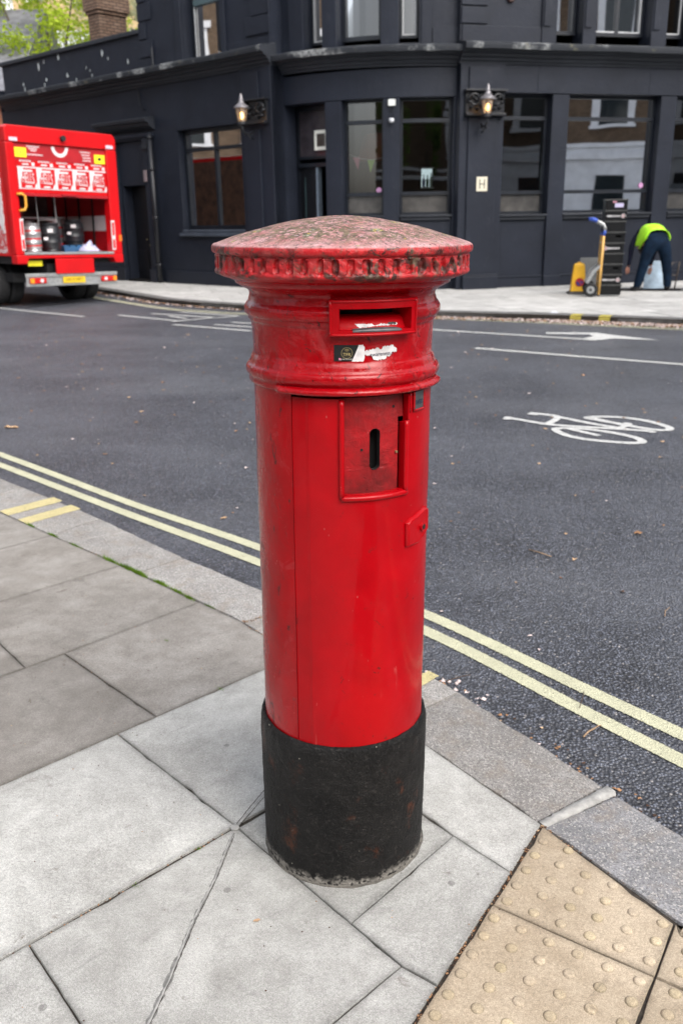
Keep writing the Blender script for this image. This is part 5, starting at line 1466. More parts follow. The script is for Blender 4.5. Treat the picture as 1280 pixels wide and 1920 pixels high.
# dim furnishings behind the left window
mb = MB(fL)
for k in range(14): bx(mb, 1.0 + k * .06, 1.05 + k * .06, -.62 - .02 * (k % 2), -.58 - .02 * (k % 2), 1.2, 2.75)
thing(mb, 'curtain', paint('rust_curtain', (.13, .045, .02), .9, .5, 12., 30., .01), 'rust brown curtain behind the left pane of the street window', 'curtain')
mb = MB(fL); bx(mb, 1.95, 2.95, -.50, -.49, 2.2, 2.95); thing(mb, 'roller_blind', paint('fawn_blind', (.13, .11, .08), .9, .2), 'fawn roller blind half drawn behind the right pane of the street window', 'blind')
mb = MB(fL); bx(mb, -.44, -.34, .105, .15, 2.36, 2.62); thing(mb, 'door_buzzer', paint('pinkish_box', (.22, .17, .18), .5), 'small pale box fixed above the side door', 'door buzzer', bevel=.01)
# ================================================================== DELIVERY TRUCK
M_TRED = paint('truck_red', (.52, .004, .007), .32, .12, 2., 30., .0, coat=.1, spec=.3)
M_TREDD = paint('truck_dark_red', (.36, .008, .014), .4, .15, 3.)
M_WSTICK = paint('truck_white_print', (.66, .62, .63), .4, .1)
M_RUBBER = paint('tyre_rubber', (.012, .012, .013), .8, .3, 10., 60., .004)
M_CHAS = paint('chassis_black', (.010, .010, .011), .6, .4, 5.)
M_ALU = paint('brushed_aluminium', (.42, .43, .43), .35, .2, 20., 100., .001, metal=.6)
M_YEL = paint('plate_yellow', (.72, .48, .02), .4, .05)
M_HIVIS = paint('sticker_yellow', (.80, .72, .02), .5, .08)
t = NT('side_wrap'); v_ = t.co((3.2, 2.4, 2.4)); br = t.noise(2.6, 6, .75, vec=v_, dist=1.5)
t.bsdf(t.mix(t.ramp(br, .47, .52), (.60, .58, .58), (.45, .03, .035)), .4); M_WRAP = t.m
TR = empty('delivery_truck', (-5.22, 18.08, -.1), label='red box delivery truck with its half open roller shutter showing kegs', cat='truck')
TR.rotation_euler = (0, R(1.7), math.atan2(.745, .667))
X0, X1, ZB, ZT, LN = -1.20, 1.17, .95, 3.24, 5.4
mb = MB()
mb.box(X0, X0 + .04, .12, LN, ZB, ZT - .03); mb.box(X1 - .04, X1, .12, LN, ZB, ZT - .03); mb.box(X0 + .042, X1 - .042, .12, LN, ZB, ZB + .06); mb.box(X0 + .042, X1 - .042, LN - .04, LN, ZB + .062, ZT - .03)
mb.build('body', M_TRED, TR)
t = NT('translucent_roof'); a_ = t.n('ShaderNodeBsdfTranslucent'); a_.inputs[0].default_value = (.40, .40, .38, 1); b_ = t.n('ShaderNodeBsdfDiffuse'); b_.inputs[0].default_value = (.6, .6, .58, 1); mx = t.n('ShaderNodeMixShader'); mx.inputs[0].default_value = .4; t.l(a_.outputs[0], mx.inputs[1]); t.l(b_.outputs[0], mx.inputs[2]); t.l(mx.outputs[0], t.out.inputs['Surface'])
mb = MB(); mb.box(X0 + .01, X1 - .01, .205, LN, ZT - .028, ZT - .012); mb.build('roof', t.m, TR)  # roof made translucent to let added light into the dark hold
mb = MB(); mb.box(X0 - .006, X0 - .001, .3, LN - .1, 1.0, ZT - .2); sw = mb.build('side_graphic', M_WRAP, TR)
mb = MB(); mb.box(X1 + .001, X1 + .006, .25, LN - .05, 1.0, ZT - .12); mb.build('side_curtain', paint('side_curtain_brown', (.09, .045, .028), .6, .6, 5.), TR)
mb = MB(); mb.prism([(.32, 2.45), (.9, 2.45), (.55, 1.6), (.32, 1.35)], X0 - .012, X0 - .007, 'x'); mb.build('white_flash', M_WSTICK, sw)
# lining of the hold: banded red and white
mb = MB(); mb.box(X1 - .06, X1 - .042, .2, LN - .05, 1.02, 1.42); mb.box(X1 - .06, X1 - .042, .2, LN - .05, 1.72, 2.9); o = mb.build('hold_lining', M_TREDD, TR)
mb = MB(); mb.box(X1 - .061, X1 - .042, .2, LN - .05, 1.421, 1.719); mb.build('white_band', M_WSTICK, o)
mb = MB()
for k in range(9): y = .35 + k * .5; mb.box(X1 - .085, X1 - .062, y, y + .04, 1.02, 2.9)
mb.build('hold_rib', M_CHAS, o)
mb = MB(); mb.box(X0 + .05, X1 - .07, 2.6, 2.66, 1.03, 2.9); mb.build('bulkhead', paint('bulkhead', (.10, .07, .065), .7, .5, 3.), TR)
mb = MB(); mb.box(-.95, -.6, 2.55, 2.59, 2.0, 2.5); mb.box(-.3, -.05, 2.55, 2.59, 2.05, 2.5); mb.box(.1, .8, 2.55, 2.59, 2.15, 2.3); mb.build('bulkhead_panel', M_WSTICK, TR)
# rear frame
mb = MB()
mb.prism([(X0, 2.95), (X1, 2.95), (X1, ZT - .10), (X1 - .02, ZT - .04), (X1 - .08, ZT), (X0 + .05, ZT), (X0, ZT - .04)], -.0, .2, 'y')
mb.box(X0, -1.03, -.0, .2, .97, 2.949); mb.box(.935, X1, -.0, .2, .97, 2.949)
mb.prism([(X0, .80), (-1.0, .80), (-.95, .90), (.93, .90), (.98, .80), (X1, .80), (X1, .969), (X0, .969)], -.02, .2, 'y')
mb.build('rear_frame', M_TRED, TR, bevel=.02)
mb = MB(); mb.box(-1.04, .94, -.035, .15, .972, 1.015); mb.build('tail_sill', M_ALU, TR, bevel=.006)
for nm, x0, x1 in (('a', -1.07, -1.0), ('b', .93, 1.01)):
    mb = MB(); mb.box(x0, x1, -.012, -.002, 1.05, 1.62); s_ = mb.build('edge_sticker', M_WSTICK, TR)
    mb = MB(); mb.box(x0 + .015, x1 - .015, -.016, -.013, 1.08, 1.25); mb.box(x0 + .015, x1 - .015, -.016, -.013, 1.33, 1.58); mb.build('print', M_TRED, s_)
mb = MB(); mb.box(-.42, .43, -.06, -.02, .61, .895); mb.build('drop_flap', M_TRED, TR, bevel=.012)
mb = MB(); mb.tube([(-1.08, -.02, 2.05), (-1.0, -.05, 2.06), (-.94, -.06, 2.02), (-.935, -.06, 1.85), (-.96, -.05, 1.78), (-1.06, -.02, 1.76)], .025, 8); mb.build('grab_handle', paint('yellow_handle', (.62, .30, .03), .4), TR, smooth=True)
mb = MB(); mb.tube([(-.03, 0, 3.08), (-.03, -.07, 3.08)], .05, 12); mb.build('rear_camera', M_CHAS, TR)
for x0 in (-1.12, .93):
    mb = MB(); mb.box(x0, x0 + .16, -.012, -.002, 2.97, 3.03); mb.build('marker', paint('marker_white', (.6, .5, .6), .4), TR)
mb = MB(); mb.box(1.10, 1.165, -.012, -.002, 1.22, 1.34); mb.build('side_reflector', paint('amber_reflector', (.7, .16, .02), .3), TR)
# half-open shutter with its print
mb = MB(); z = 2.08
while z < 2.94: mb.box(-1.03, .935, .05, .075, z + .002, z + .094); z += .096
SH = mb.build('roller_shutter', M_TRED, TR, bevel=.004)
mb = MB(); mb.box(-1.03, .935, .035, .085, 2.03, 2.078); mb.box(-.12, .22, .0, .034, 2.05, 2.09); mb.build('shutter_rail', M_TREDD, SH, bevel=.004)
mb = MB(); mb.box(-1.03, .935, .046, .049, 2.66, 2.93); mb.build('header_panel', M_TREDD, SH)
mb = MB()
w = .382
for k in range(5):
    x = -.985 + k * w
    mb.box(x, x + w - .004, .043, .049, 2.155, 2.17); mb.box(x, x + w - .004, .043, .049, 2.52, 2.545)
    mb.box(x + .005, x + .05, .043, .049, 2.172, 2.518)
    mb.prism([(x + .05, 2.30), (x + .12, 2.518), (x + .05, 2.518)], .043, .049, 'y')
    mb.prism([(x + .33, 2.172), (x + w - .004, 2.172), (x + w - .004, 2.26), (x + .35, 2.24)], .043, .049, 'y')
    mb.box(x + .10, x + .30, .043, .049, 2.455, 2.49); mb.box(x + .14, x + .27, .043, .049, 2.185, 2.215)
    for j in range(7): mb.box(x + .06 + j * .034, x + .082 + j * .034, .043, .049, 2.625 + .008 * (j % 2), 2.655)
    mb.box(x + .11, x + .24, .043, .049, 2.572, 2.60); mb.box(x + .30, x + .36, .043, .049, 2.56, 2.62)
mb.build('print', M_WSTICK, SH)
for k in range(5):
    x = -.985 + k * w + .20
    text_mb('HELLS', .27, lambda a, b, d, x=x: (x + a, .040 - d, 2.335 + b + a * -.05), .002, xs=.36).build('lettering', M_WSTICK, SH)
mb = MB()
for k in range(20):
    a0, a1 = math.pi + math.pi * k / 20, math.pi + math.pi * (k + 1) / 20
    f = lambda r, a: (-.07 + r * math.cos(a), .042, 2.925 + r * math.sin(a))
    mb.poly([f(.18, a0), f(.18, a1), f(.115, a1), f(.115, a0)])
for xx, zz_, ww in ((-.76, 2.90, .28), (-.72, 2.865, .2), (-.68, 2.83, .12), (-.76, 2.76, .34), (.36, 2.87, .26), (.40, 2.82, .2), (.42, 2.77, .2), (.42, 2.72, .18)):
    for j in range(int(ww / .03)): mb.box(xx + j * .03, xx + j * .03 + .022, .043, .0455, zz_ - .01, zz_ + .01)
mb.build('print', M_WSTICK, SH)
for x0, z0, lb in ((-1.01, 2.705, 'upper left yellow notice'), (.68, 2.68, 'upper right yellow notice')):
    mb = MB(); mb.box(x0, x0 + .235, .036, .0425, z0, z0 + .165); q = mb.build('yellow_notice', M_HIVIS, SH); q['label'] = lb
    mb = MB(); mb.box(x0 + .08, x0 + .15, .034, .0358, z0 + .06, z0 + .11); mb.build('print', M_CHAS if x0 > 0 else paint('faint_print', (.5, .45, .03), .5), q)
# underside
mb = MB(); mb.box(-.5, .5, .15, LN + 1.6, .60, .80); mb.box(X0 + .1, X1 - .1, .3, LN, .80, .949); mb.box(X0 + .05, X0 + .12, 1.6, 4.1, .42, .9); mb.box(X1 - .12, X1 - .05, 1.6, 4.1, .42, .9); mb.box(-1.0, .9, .55, .9, .45, .62); mb.build('chassis', M_CHAS, TR)
mb = MB(); mb.box(-1.06, .98, -.03, .02, .555, .625); mb.box(-1.06, .98, -.03, .02, .385, .43); mb.box(-1.05, .97, -.01, .02, .431, .554); BU = mb.build('bumper', M_ALU, TR, bevel=.008)
mb = MB(); mb.box(-.28, .21, -.045, -.032, .435, .55); NP = mb.build('number_plate', M_YEL, TR)
text_mb('DK19 MKY', .088, lambda a, b, d: (-.035 + a, -.047 - d, .493 + b), .001, xs=.92).build('lettering', M_CHAS, NP)
for sx, x0 in ((1, -1.0), (-1, .585)):
    mb = MB(); mb.box(x0, x0 + .35, -.055, -.031, .44, .545); TLm = mb.build('tail_lamp', paint('lamp_red', (.5, .012, .010), .2), TR, bevel=.01)
    xa = x0 if sx > 0 else x0 + .27
    mb = MB(); mb.box(xa + .005, xa + .085, -.062, -.056, .448, .538); mb.build('indicator', paint('lamp_amber', (.85, .28, .02), .2), TLm)
    xb = x0 + .25 if sx > 0 else x0 + .10
    mb = MB(); mb.tube([(xb, -.056, .493), (xb, -.062, .493)], .036, 14); mb.build('reverse_lens', M_WSTICK, TLm)
mb = MB(); mb.box(-.92, -.62, .1, .12, .76, .86); mb.build('load_plate', M_HIVIS, TR)
def wheel(x, y, w=.26, r=.40, dual=False):
    for k in range(2 if dual else 1):
        xx = x + (w + .04) * k * (-1 if x > 0 else 1)
        e = empty('wheel', (xx, y, r)); e.parent = TR
        mb = MB(); prof = [(r * .62, -w / 2), (r * .92, -w / 2), (r, -w / 2 + .04), (r, w / 2 - .04), (r * .92, w / 2), (r * .62, w / 2)]
        mb.rings([[(h, rr * math.cos(2 * math.pi * q / 36), rr * math.sin(2 * math.pi * q / 36)) for q in range(36)] for rr, h in prof], caps=False); mb.build('tyre', M_RUBBER, e, smooth=False)
        mb = MB(); prof = [(r * .63, -w / 2 + .02), (r * .5, -.03), (r * .2, .0), (.05, .01)]
        mb.rings([[(h * (1 if x < 0 else -1), rr * math.cos(2 * math.pi * q / 24), rr * math.sin(2 * math.pi * q / 24)) for q in range(24)] for rr, h in prof]); mb.build('rim', M_CHAS, e)
wheel(-1.03, 1.25, dual=True); wheel(1.0, 1.25, dual=True); wheel(-1.0, LN + .6); wheel(.97, LN + .6)
mb = MB(); mb.prism([(LN + .08, .55), (LN + 1.75, .55), (LN + 1.85, 1.0), (LN + 1.75, 1.55), (LN + 1.4, 2.5), (LN + .08, 2.6)], -1.1, 1.07, 'x'); CAB = mb.build('cab', M_TRED, TR, bevel=.05)
mb = MB(); mb.prism([(LN + .5, 1.5), (LN + 1.6, 1.5), (LN + 1.32, 2.3), (LN + .5, 2.35)], -1.112, -1.102, 'x'); mb.prism([(LN + .5, 1.5), (LN + 1.6, 1.5), (LN + 1.32, 2.3), (LN + .5, 2.35)], 1.072, 1.082, 'x'); mb.build('side_window', M_CHAS, CAB)

# ---- load inside the truck (each thing on its own)
def tw(x, y, z):      # truck space to world
    return TR.matrix_basis @ Vector((x, y, z))
bpy.context.view_layer.update()
M_KEG = paint('keg_steel', (.42, .42, .43), .32, .25, 8., metal=.6)
M_KEGB = paint('black_keg_plastic', (.012, .013, .016), .4, .2, 8.)
M_BAND = paint('keg_red_band', (.52, .02, .02), .4)
def keg(loc, r, h, mat, label, bands=False, group='kegs in the truck'):
    e = empty('keg', loc, label=label, cat='keg', group=group)
    mb = MB(); mb.lathe([(r * .8, 0), (r * .93, .01), (r * .93, h * .07), (r * .86, h * .10), (r, h * .16), (r, h * .32), (r * 1.04, h * .34), (r, h * .36), (r, h * .62), (r * 1.04, h * .64), (r, h * .66), (r, h * .82), (r * .82, h * .90), (r * .86, h * .92), (r * .86, h), (r * .78, h), (r * .76, h * .93), (.03, h * .92)], n=28)
    o = mb.build('shell', mat, e); autosmooth(o, 40)
    if bands:
        for zz in (.20, .44, .72):
            mb = MB(); mb.lathe([(r * 1.006, h * zz), (r * 1.006, h * (zz + .055))], n=28, caps=False); mb.build('band', M_BAND, e)
    else:
        mb = MB(); mb.box(-.05, .05, -r * 1.03, -r * .98, h * .68, h * .80); mb.build('paper_label', M_WSTICK, e); mb = MB(); mb.box(-.13, -.05, -r * .98, -r * .90, h * .42, h * .52); mb.build('paper_label', M_WSTICK, e)
    e.rotation_euler = (0, 0, .3)
    return e
FZ = 1.015
keg(tw(-.66, .30, FZ), .165, .53, M_KEG, 'steel keg with red bands at the left of the truck opening', True)
keg(tw(-.25, .32, FZ), .185, .54, M_KEGB, 'black keg with white labels beside the banded steel keg')
keg(tw(.30, 1.05, FZ), .165, .62, M_KEG, 'steel keg with red bands standing behind the black kegs', True)
keg(tw(-.05, 1.5, FZ), .165, .60, M_KEG, 'steel keg with red bands at the back of the truck hold', True)
keg(tw(.85, 1.3, FZ), .17, .56, M_KEGB, 'black keg against the banded right wall of the truck hold')
M_RCR = paint('dark_red_crate', (.20, .015, .015), .5, .3, 8.)
for k in range(3):
    ec = empty('crate', tw(-.62, 1.15, FZ + .30 * k), math.atan2(.745, .667), label=('bottom', 'middle', 'top')[k] + ' dark red crate of three stacked inside the truck', cat='crate', group='dark red crates in the truck')
    mb = MB(); mb.box(-.2, .2, -.15, .15, 0, .02); mb.box(-.2, .2, -.15, -.13, .021, .26); mb.box(-.2, .2, .13, .15, .021, .26); mb.box(-.2, -.18, -.129, .129, .021, .26); mb.box(.18, .2, -.129, .129, .021, .26); mb.build('shell', M_RCR, ec)
    mb = MB(); mb.box(-.14, .14, -.156, -.151, .08, .19); mb.build('print', M_WSTICK, ec)
e = empty('pallet', tw(.47, .75, FZ), label='blue pallet on the truck floor under a black keg', cat='pallet'); e.rotation_euler = (0, 0, math.atan2(.745, .667))
MBL = paint('pallet_blue', (.02, .10, .22), .6, .3, 8.)
for k in range(3):
    mb = MB(); mb.box(-.35, .35, -.28 + k * .24, -.20 + k * .24, 0, .10); mb.build('bearer', MBL, e)
for k in range(5):
    mb = MB(); mb.box(-.36 + k * .155, -.26 + k * .155, -.28, .28, .101, .125); mb.build('board', MBL, e)
keg(tw(.52, .72, FZ + .126), .20, .50, M_KEGB, 'black keg standing on the blue pallet in the truck')
e = empty('sack_barrow', tw(-.28, .66, FZ), label='thin metal barrow frame standing among the kegs', cat='trolley')
mb = MB(); mb.tube([(0, 0, .1), (0, 0, 1.05)], .012, 6); mb.tube([(.3, .2, .1), (.3, .2, 1.05)], .012, 6); mb.tube([(0, 0, 1.05), (.3, .2, 1.05)], .012, 6); mb.tube([(0, 0, .6), (.3, .2, .6)], .012, 6); mb.build('frame', M_ALU, e); mb = MB(); mb.box(0, .3, -.15, .15, 0, .02); mb.build('toe_plate', M_ALU, e)
mb = MB(); mb.tube([tw(-1.0, .9, 1.66), tw(.4, .9, 1.66)], .018, 8); thing(mb, 'load_bar', M_ALU, 'horizontal metal load bar across the left of the truck hold', 'bar')
mb = MB(); rnd = random.Random(4); g = []
for j in range(9):
    g.append([tuple(tw(.42 + .42 * i / 10 + .02 * rnd.random(), .25 + .32 * j / 8, FZ + .01 + (.16 * math.sin(math.pi * i / 10) * math.sin(math.pi * j / 8)) * (.5 + rnd.random()))) for i in range(11)])
mb.rings(g, close=False); thing(mb, 'crumpled_cloth', paint('lilac_cloth', (.42, .42, .58), .9, .3, 20., 50., .01), 'crumpled pale lilac cloth on the truck floor', 'cloth', smooth=True)

# ================================================================== DELIVERY ON THE PAVEMENT
M_CR = paint('black_crate_plastic', (.007, .0073, .008), .38, .3, 8., spec=.3)
M_CRL = paint('crate_rim', (.045, .046, .045), .42, .3, 8.)
M_PRT = paint('crate_white_print', (.50, .49, .50), .5, .15)
def crate(z, style, label, shift=0):
    e = empty('crate', (5.09 + shift, 17.0, z), -.2, label=label, cat='crate', group='black crates in the stack')
    w, d, h = .40, .56, .186; W, D = w / 2, d / 2; t_ = .018
    mb = MB()
    mb.box(-W + .01, W - .01, -D + .01, D - .01, 0, .012)
    if style == 'hole':
        mb.box(-W + .01, W - .01, -D + .01, -D + .01 + t_, .0125, .085); mb.box(-W + .01, -.065 + .09, -D + .01, -D + .01 + t_, .0855, .125); mb.box(.065 + .06, W - .01, -D + .01, -D + .01 + t_, .0855, .125); mb.box(-W + .01, W - .01, -D + .01, -D + .01 + t_, .1255, h - .028)
    else: mb.box(-W + .01, W - .01, -D + .01, -D + .01 + t_, .0125, h - .028)
    mb.box(-W + .01, W - .01, D - .01 - t_, D - .01, .0125, h - .028); mb.box(-W + .01, -W + .01 + t_, -D + .03, D - .03, .0125, h - .028); mb.box(W - .01 - t_, W - .01, -D + .03, D - .03, .0125, h - .028)
    for x in (-W + .04, W - .05): mb.box(x, x + .012, -D + .001, -D + .0095, .012, h - .03)
    mb.build('shell', M_CR, e)
    mb = MB(); 
    for a in ((-W, W, -D, -D + .03), (-W, W, D - .03, D), (-W, -W + .03, -D + .0305, D - .0305), (W - .03, W, -D + .0305, D - .0305)): mb.box(*a, h - .0275, h - .002)
    mb.build('rim', M_CRL, e, bevel=.004)
    if style in ('logoR', 'logoL'):
        s = 1 if style == 'logoR' else -1
        mb = MB(); y0 = -D + .0085
        for j in range(9): mb.box(s * -.02 - .14 + j * .027, s * -.02 - .14 + j * .027 + .021, y0 - .002, y0, .070 if j % 3 else .066, .094)
        mb.box(s * -.02 - .145, s * -.02 - .06, y0 - .003, y0 - .0021, .066, .098)
        mb.tube([(s * .135, y0, .082), (s * .135, y0 - .003, .082)], .040, 18); o = mb.build('print', M_PRT, e)
        mb = MB(); mb.tube([(s * .135, y0 - .0032, .082), (s * .135, y0 - .0045, .082)], .026, 16); q = mb.build('emblem', paint('crate_red_print', (.4, .05, .05), .5), o)
        mb = MB(); mb.tube([(s * .135, y0 - .0047, .082), (s * .135, y0 - .0055, .082)], .015, 12); mb.build('emblem', M_PRT, o)
    if style == 'label':
        mb = MB(); mb.box(-.03, .12, -D + .004, -D + .008, .045, .115); mb.build('paper_label', paint('lilac_label', (.48, .44, .62), .5), e)
        mb = MB(); mb.box(-.07, .0, -D + .004, -D + .008, .125, .15); mb.build('paper_label', paint('pink_label', (.55, .25, .32), .5), e)
    return e
styles = ['plain', 'logoR', 'hole', 'plain', 'logoL', 'hole', 'plain', 'logoR', 'label']
labs = ['bottom crate of the black crate stack', 'black crate second from the bottom of the stack, white print ending in a ring', 'black crate third from the bottom, with a hand hole', 'plain black crate fourth from the bottom of the stack',
        'middle black crate of the stack, its ring emblem left of the white print', 'black crate fourth from the top, with a hand hole', 'plain black crate third from the top of the stack', 'black crate second from the top, white print ending in a ring', 'topmost black crate with a pale lilac label']
for k in range(9): crate(.032 + k * .1862, styles[k], labs[k], random.uniform(-.006, .006))
# sack truck
HT = empty('sack_truck', (4.76, 16.80, 0), -.2, label='silver and yellow sack truck with blue grips carrying the crate stack', cat='hand truck')
M_HY = paint('worn_yellow_paint', (.62, .36, .10), .5, .2, 12.); M_HB = paint('blue_grip', (.03, .08, .40), .5, .2)
for y in (-.02, .44):
    mb = MB(); mb.tube([(.085, y, .03), (.10, y, 1.08)], .026, 8); mb.build('upright', M_HY, HT, smooth=True)
    mb = MB(); mb.tube([(.10, y, 1.08), (.115, y, 1.17)], .028, 8); mb.build('blue_sleeve', M_HB, HT, smooth=True)
    mb = MB(); mb.tube([(.115, y, 1.17), (.115, y, 1.22), (.08, y, 1.28), (.0, y, 1.325), (-.03, y, 1.34)], .027, 8); mb.build('handle', M_ALU, HT, smooth=True)
    mb = MB(); mb.tube([(-.03, y, 1.34), (-.10, y, 1.37), (-.15, y, 1.365)], .034, 8); mb.build('grip', M_HB, HT, smooth=True)
    mb = MB(); mb.prism([(-.17, .25), (-.11, .23), (-.02, .42), (.08, .52), (.08, .58), (-.06, .47)], y - .02, y + .02, 'y'); mb.build('mudguard', M_ALU, HT, bevel=.006)
    e = empty('wheel', (-.07, y - .06 if y < 0 else y + .06, .128)); e.parent = HT
    mb = MB(); rr = []
    for i in range(24):
        a = 2 * math.pi * i / 24; rr.append([((.095 + .033 * math.cos(b)) * math.cos(a), .033 * math.sin(b), (.095 + .033 * math.cos(b)) * math.sin(a)) for b in [2 * math.pi * q / 10 for q in range(10)]])
    rr.append(rr[0]); mb.rings(rr, caps=False); mb.build('tyre', M_RUBBER, e, smooth=True)
    mb = MB(); mb.tube([(0, -.028, 0), (0, .028, 0)], .070, 20); mb.build('rim', M_ALU, e); mb = MB(); mb.tube([(0, -.036, 0), (0, .036, 0)], .026, 12); mb.build('hub', M_CHAS, e)
for z in (.25, .6, .95):
    mb = MB(); mb.tube([(.09, -.02, z), (.09, .44, z)], .014, 8); mb.build('crossbar', M_ALU, HT)
mb = MB(); mb.box(.10, .42, -.02, .44, .012, .026); mb.build('toe_plate', M_ALU, HT)
mb = MB(); mb.tube([(-.07, -.08, .128), (-.07, .50, .128)], .013, 8); mb.build('axle', M_ALU, HT)
# no-waiting cone
CN = empty('traffic_cone', (4.62, 17.42, 0), -.12, label='yellow no waiting cone with a round blue and red sign beside the sack truck', cat='traffic cone')
mb = MB(); mb.rings([[(sx * a, sy * a, z) for sx, sy in ((-1, -1), (1, -1), (1, 1), (-1, 1))] for a, z in ((.19, 0), (.19, .03), (.15, .05), (.13, .052))]); mb.build('base', paint('cone_base', (.055, .05, .045), .8, .3, 10.), CN, bevel=.01)
mb = MB(); mb.rings([[(sx * a, sy * a * .8, z) for sx, sy in ((-1, -1), (1, -1), (1, 1), (-1, 1))] for a, z in ((.145, .053), (.135, .12), (.098, .52), (.085, .56), (.05, .57))]); mb.box(-.03, .03, -.03, .03, .57, .59); mb.build('cone', paint('cone_yellow', (.78, .42, .01), .5, .12, 6.), CN, bevel=.012)
mb = MB(); mb.tube([(.01, -.118, .22), (.01, -.100, .222)], .082, 24); SG = mb.build('sign_face', paint('sign_red', (.42, .02, .03), .45), CN)
mb = MB(); mb.tube([(.01, -.121, .22), (.01, -.119, .22)], .058, 24); mb.build('sign_disc', paint('sign_blue', (.03, .05, .22), .45), SG)
mb = MB(); mb.prism([(-.045, .265), (-.030, .28), (.065, .175), (.05, .16)], -.124, -.1215, 'y'); mb.build('slash', M_BAND, SG)
# cellar flaps, rail, and a black sheet painted for the opening's shade
mb = MB(); mb.poly([(5.3, 17.95, .0025), (6.75, 17.6, .0025), (6.9, 18.25, .0025), (5.45, 18.6, .0025)]); mb.build('cellar_opening_shade', M_BLACKIN, kind='structure')
def panel(p0, p1, q1, q0, th, name, mat, label, cat, **kw):
    a, b, c, d = [Vector(p) for p in (p0, p1, q1, q0)]; nn = (b - a).cross(d - a).normalized() * th
    mb = MB(); mb.rings([[tuple(v) for v in (a, b, c, d)], [tuple(v + nn) for v in (a, b, c, d)]]); return thing(mb, name, mat, label, cat, bevel=.006, **kw)
o = panel((5.0, 18.74, .004), (5.37, 18.65, .004), (5.39, 18.79, .60), (5.02, 18.88, .60), .03, 'cellar_flap', paint('grey_board', (.075, .078, .078), .6, .25, 5.), 'dark grey cellar flap stood against the wall behind the cone', 'trapdoor', group='cellar flaps')
o = panel((6.14, 18.20, .004), (6.58, 18.10, .004), (6.55, 18.42, .52), (6.25, 18.50, .54), .025, 'cellar_flap', paint('pale_blue_steel', (.26, .34, .42), .4, .3, 6., metal=.2), 'pale blue steel cellar flap open between the bending person\'s legs', 'trapdoor', group='cellar flaps')
mb = MB(); mb.tube([(6.62, 18.25, 0), (6.70, 18.27, .50), (6.84, 18.24, .52), (6.78, 18.22, .0)], .014, 8); mb.tube([(6.66, 18.26, .26), (6.81, 18.23, .26)], .012, 8)
thing(mb, 'cellar_rail', paint('rusty_rail', (.10, .075, .06), .6, .4, 20.), 'thin rusty guard rail beside the open cellar flap', 'rail', smooth=True)
keg((7.08, 17.98, 0), .19, .52, M_KEGB, 'black keg standing on the pavement right of the bending person', group=None)
mb = MB(); rnd = random.Random(8)
rs = []
for j in range(7):
    rs.append([(3.40 + (.10 * math.sin(math.pi * (j + .5) / 7)) * math.cos(a) * rnd.uniform(.6, 1.15), 14.15 + (.07 * math.sin(math.pi * (j + .5) / 7)) * math.sin(a) * rnd.uniform(.6, 1.15), -.095 + .12 * j / 6) for a in [2 * math.pi * q / 11 for q in range(11)]])
mb.rings(rs); thing(mb, 'plastic_bag', paint('white_film', (.55, .57, .62), .4, .2, 30.), 'small crumpled white plastic bag in the gutter by the far kerb', 'bag')

# ================================================================== PERSON
def skin_body(name, chains, mat_fn, mats, parent, sub=2):
    me = bpy.data.meshes.new(name); vs = []; es = []; rad = []; idx = {}
    def add(p, r):
        k = tuple(round(c, 4) for c in p)
        if k in idx: return idx[k]
        idx[k] = len(vs); vs.append(p); rad.append(r); return idx[k]
    for ch in chains:
        ii = [add(p, r) for p, r in ch]; es += list(zip(ii, ii[1:]))
    me.from_pydata(vs, es, []); o = bpy.data.objects.new(name, me); COL.objects.link(o)
    sk = o.modifiers.new('s', 'SKIN'); sk.use_smooth_shade = True
    for i, r in enumerate(rad):
        rx, ry = r if isinstance(r, tuple) else (r, r); me.skin_vertices[0].data[i].radius = (rx, ry)
    me.skin_vertices[0].data[0].use_root = True
    sb = o.modifiers.new('u', 'SUBSURF'); sb.levels = sub; sb.render_levels = sub
    bpy.context.view_layer.update(); dg = bpy.context.evaluated_depsgraph_get()
    m2 = bpy.data.meshes.new_from_object(o.evaluated_get(dg)); bpy.data.objects.remove(o)
    for mt in mats: m2.materials.append(mt)
    o2 = bpy.data.objects.new(name, m2); COL.objects.link(o2); o2.parent = parent
    m2.polygons.foreach_set('material_index', [mat_fn(p.center) for p in m2.polygons]); m2.polygons.foreach_set('use_smooth', [True] * len(m2.polygons))
    return o2
M_TROU = paint('navy_trousers', (.004, .012, .027), .85, .45, 7., 30., .03, spec=.12)
M_TOP = paint('dark_navy_top', (.007, .008, .018), .85, .3, 8., 30., .02, spec=.12)
M_SKIN = paint('skin', (.42, .20, .14), .5, .15, 20.)
M_SHOE = paint('black_shoe', (.010, .010, .012), .5)
M_VEST = paint('hi_vis_vest', (.42, .86, .02), .65, .15, 8., 30., .015)
M_HAIR = paint('dark_hair', (.02, .014, .010), .8)
PS = empty('person', (6.17, 17.72, 0), label='person bending right over in a hi-vis vest and navy trousers, feet apart', cat='person')
def hand(w, dr, side):
    """chains for a relaxed hand hanging from wrist w"""
    w = Vector(w); d = Vector(dr).normalized(); s = Vector((side, 0, 0)); ch = []
    palm = w + d * .085
    ch.append([(tuple(w), .028), (tuple(palm), (.036, .02))])
    for k, (o_, L) in enumerate(((-.027, .062), (-.009, .075), (.009, .07), (.026, .055))):
        b = palm + s * o_ + d * .006; m1 = b + d * L * .5 + s * o_ * .12; e = m1 + d * L * .42 + Vector((0, .018, 0))
        ch.append([(tuple(palm), (.036, .02)), (tuple(b), .0105), (tuple(m1), .0095), (tuple(e), .0075)])
    tb = w + d * .035 - s * .03; ch.append([(tuple(w), .028), (tuple(tb), .014), (tuple(tb + d * .035 - s * .012), .011), (tuple(tb + d * .06 - s * .010), .008)])
    return ch
pel = ((0, -.02, .97), (.175, .15))
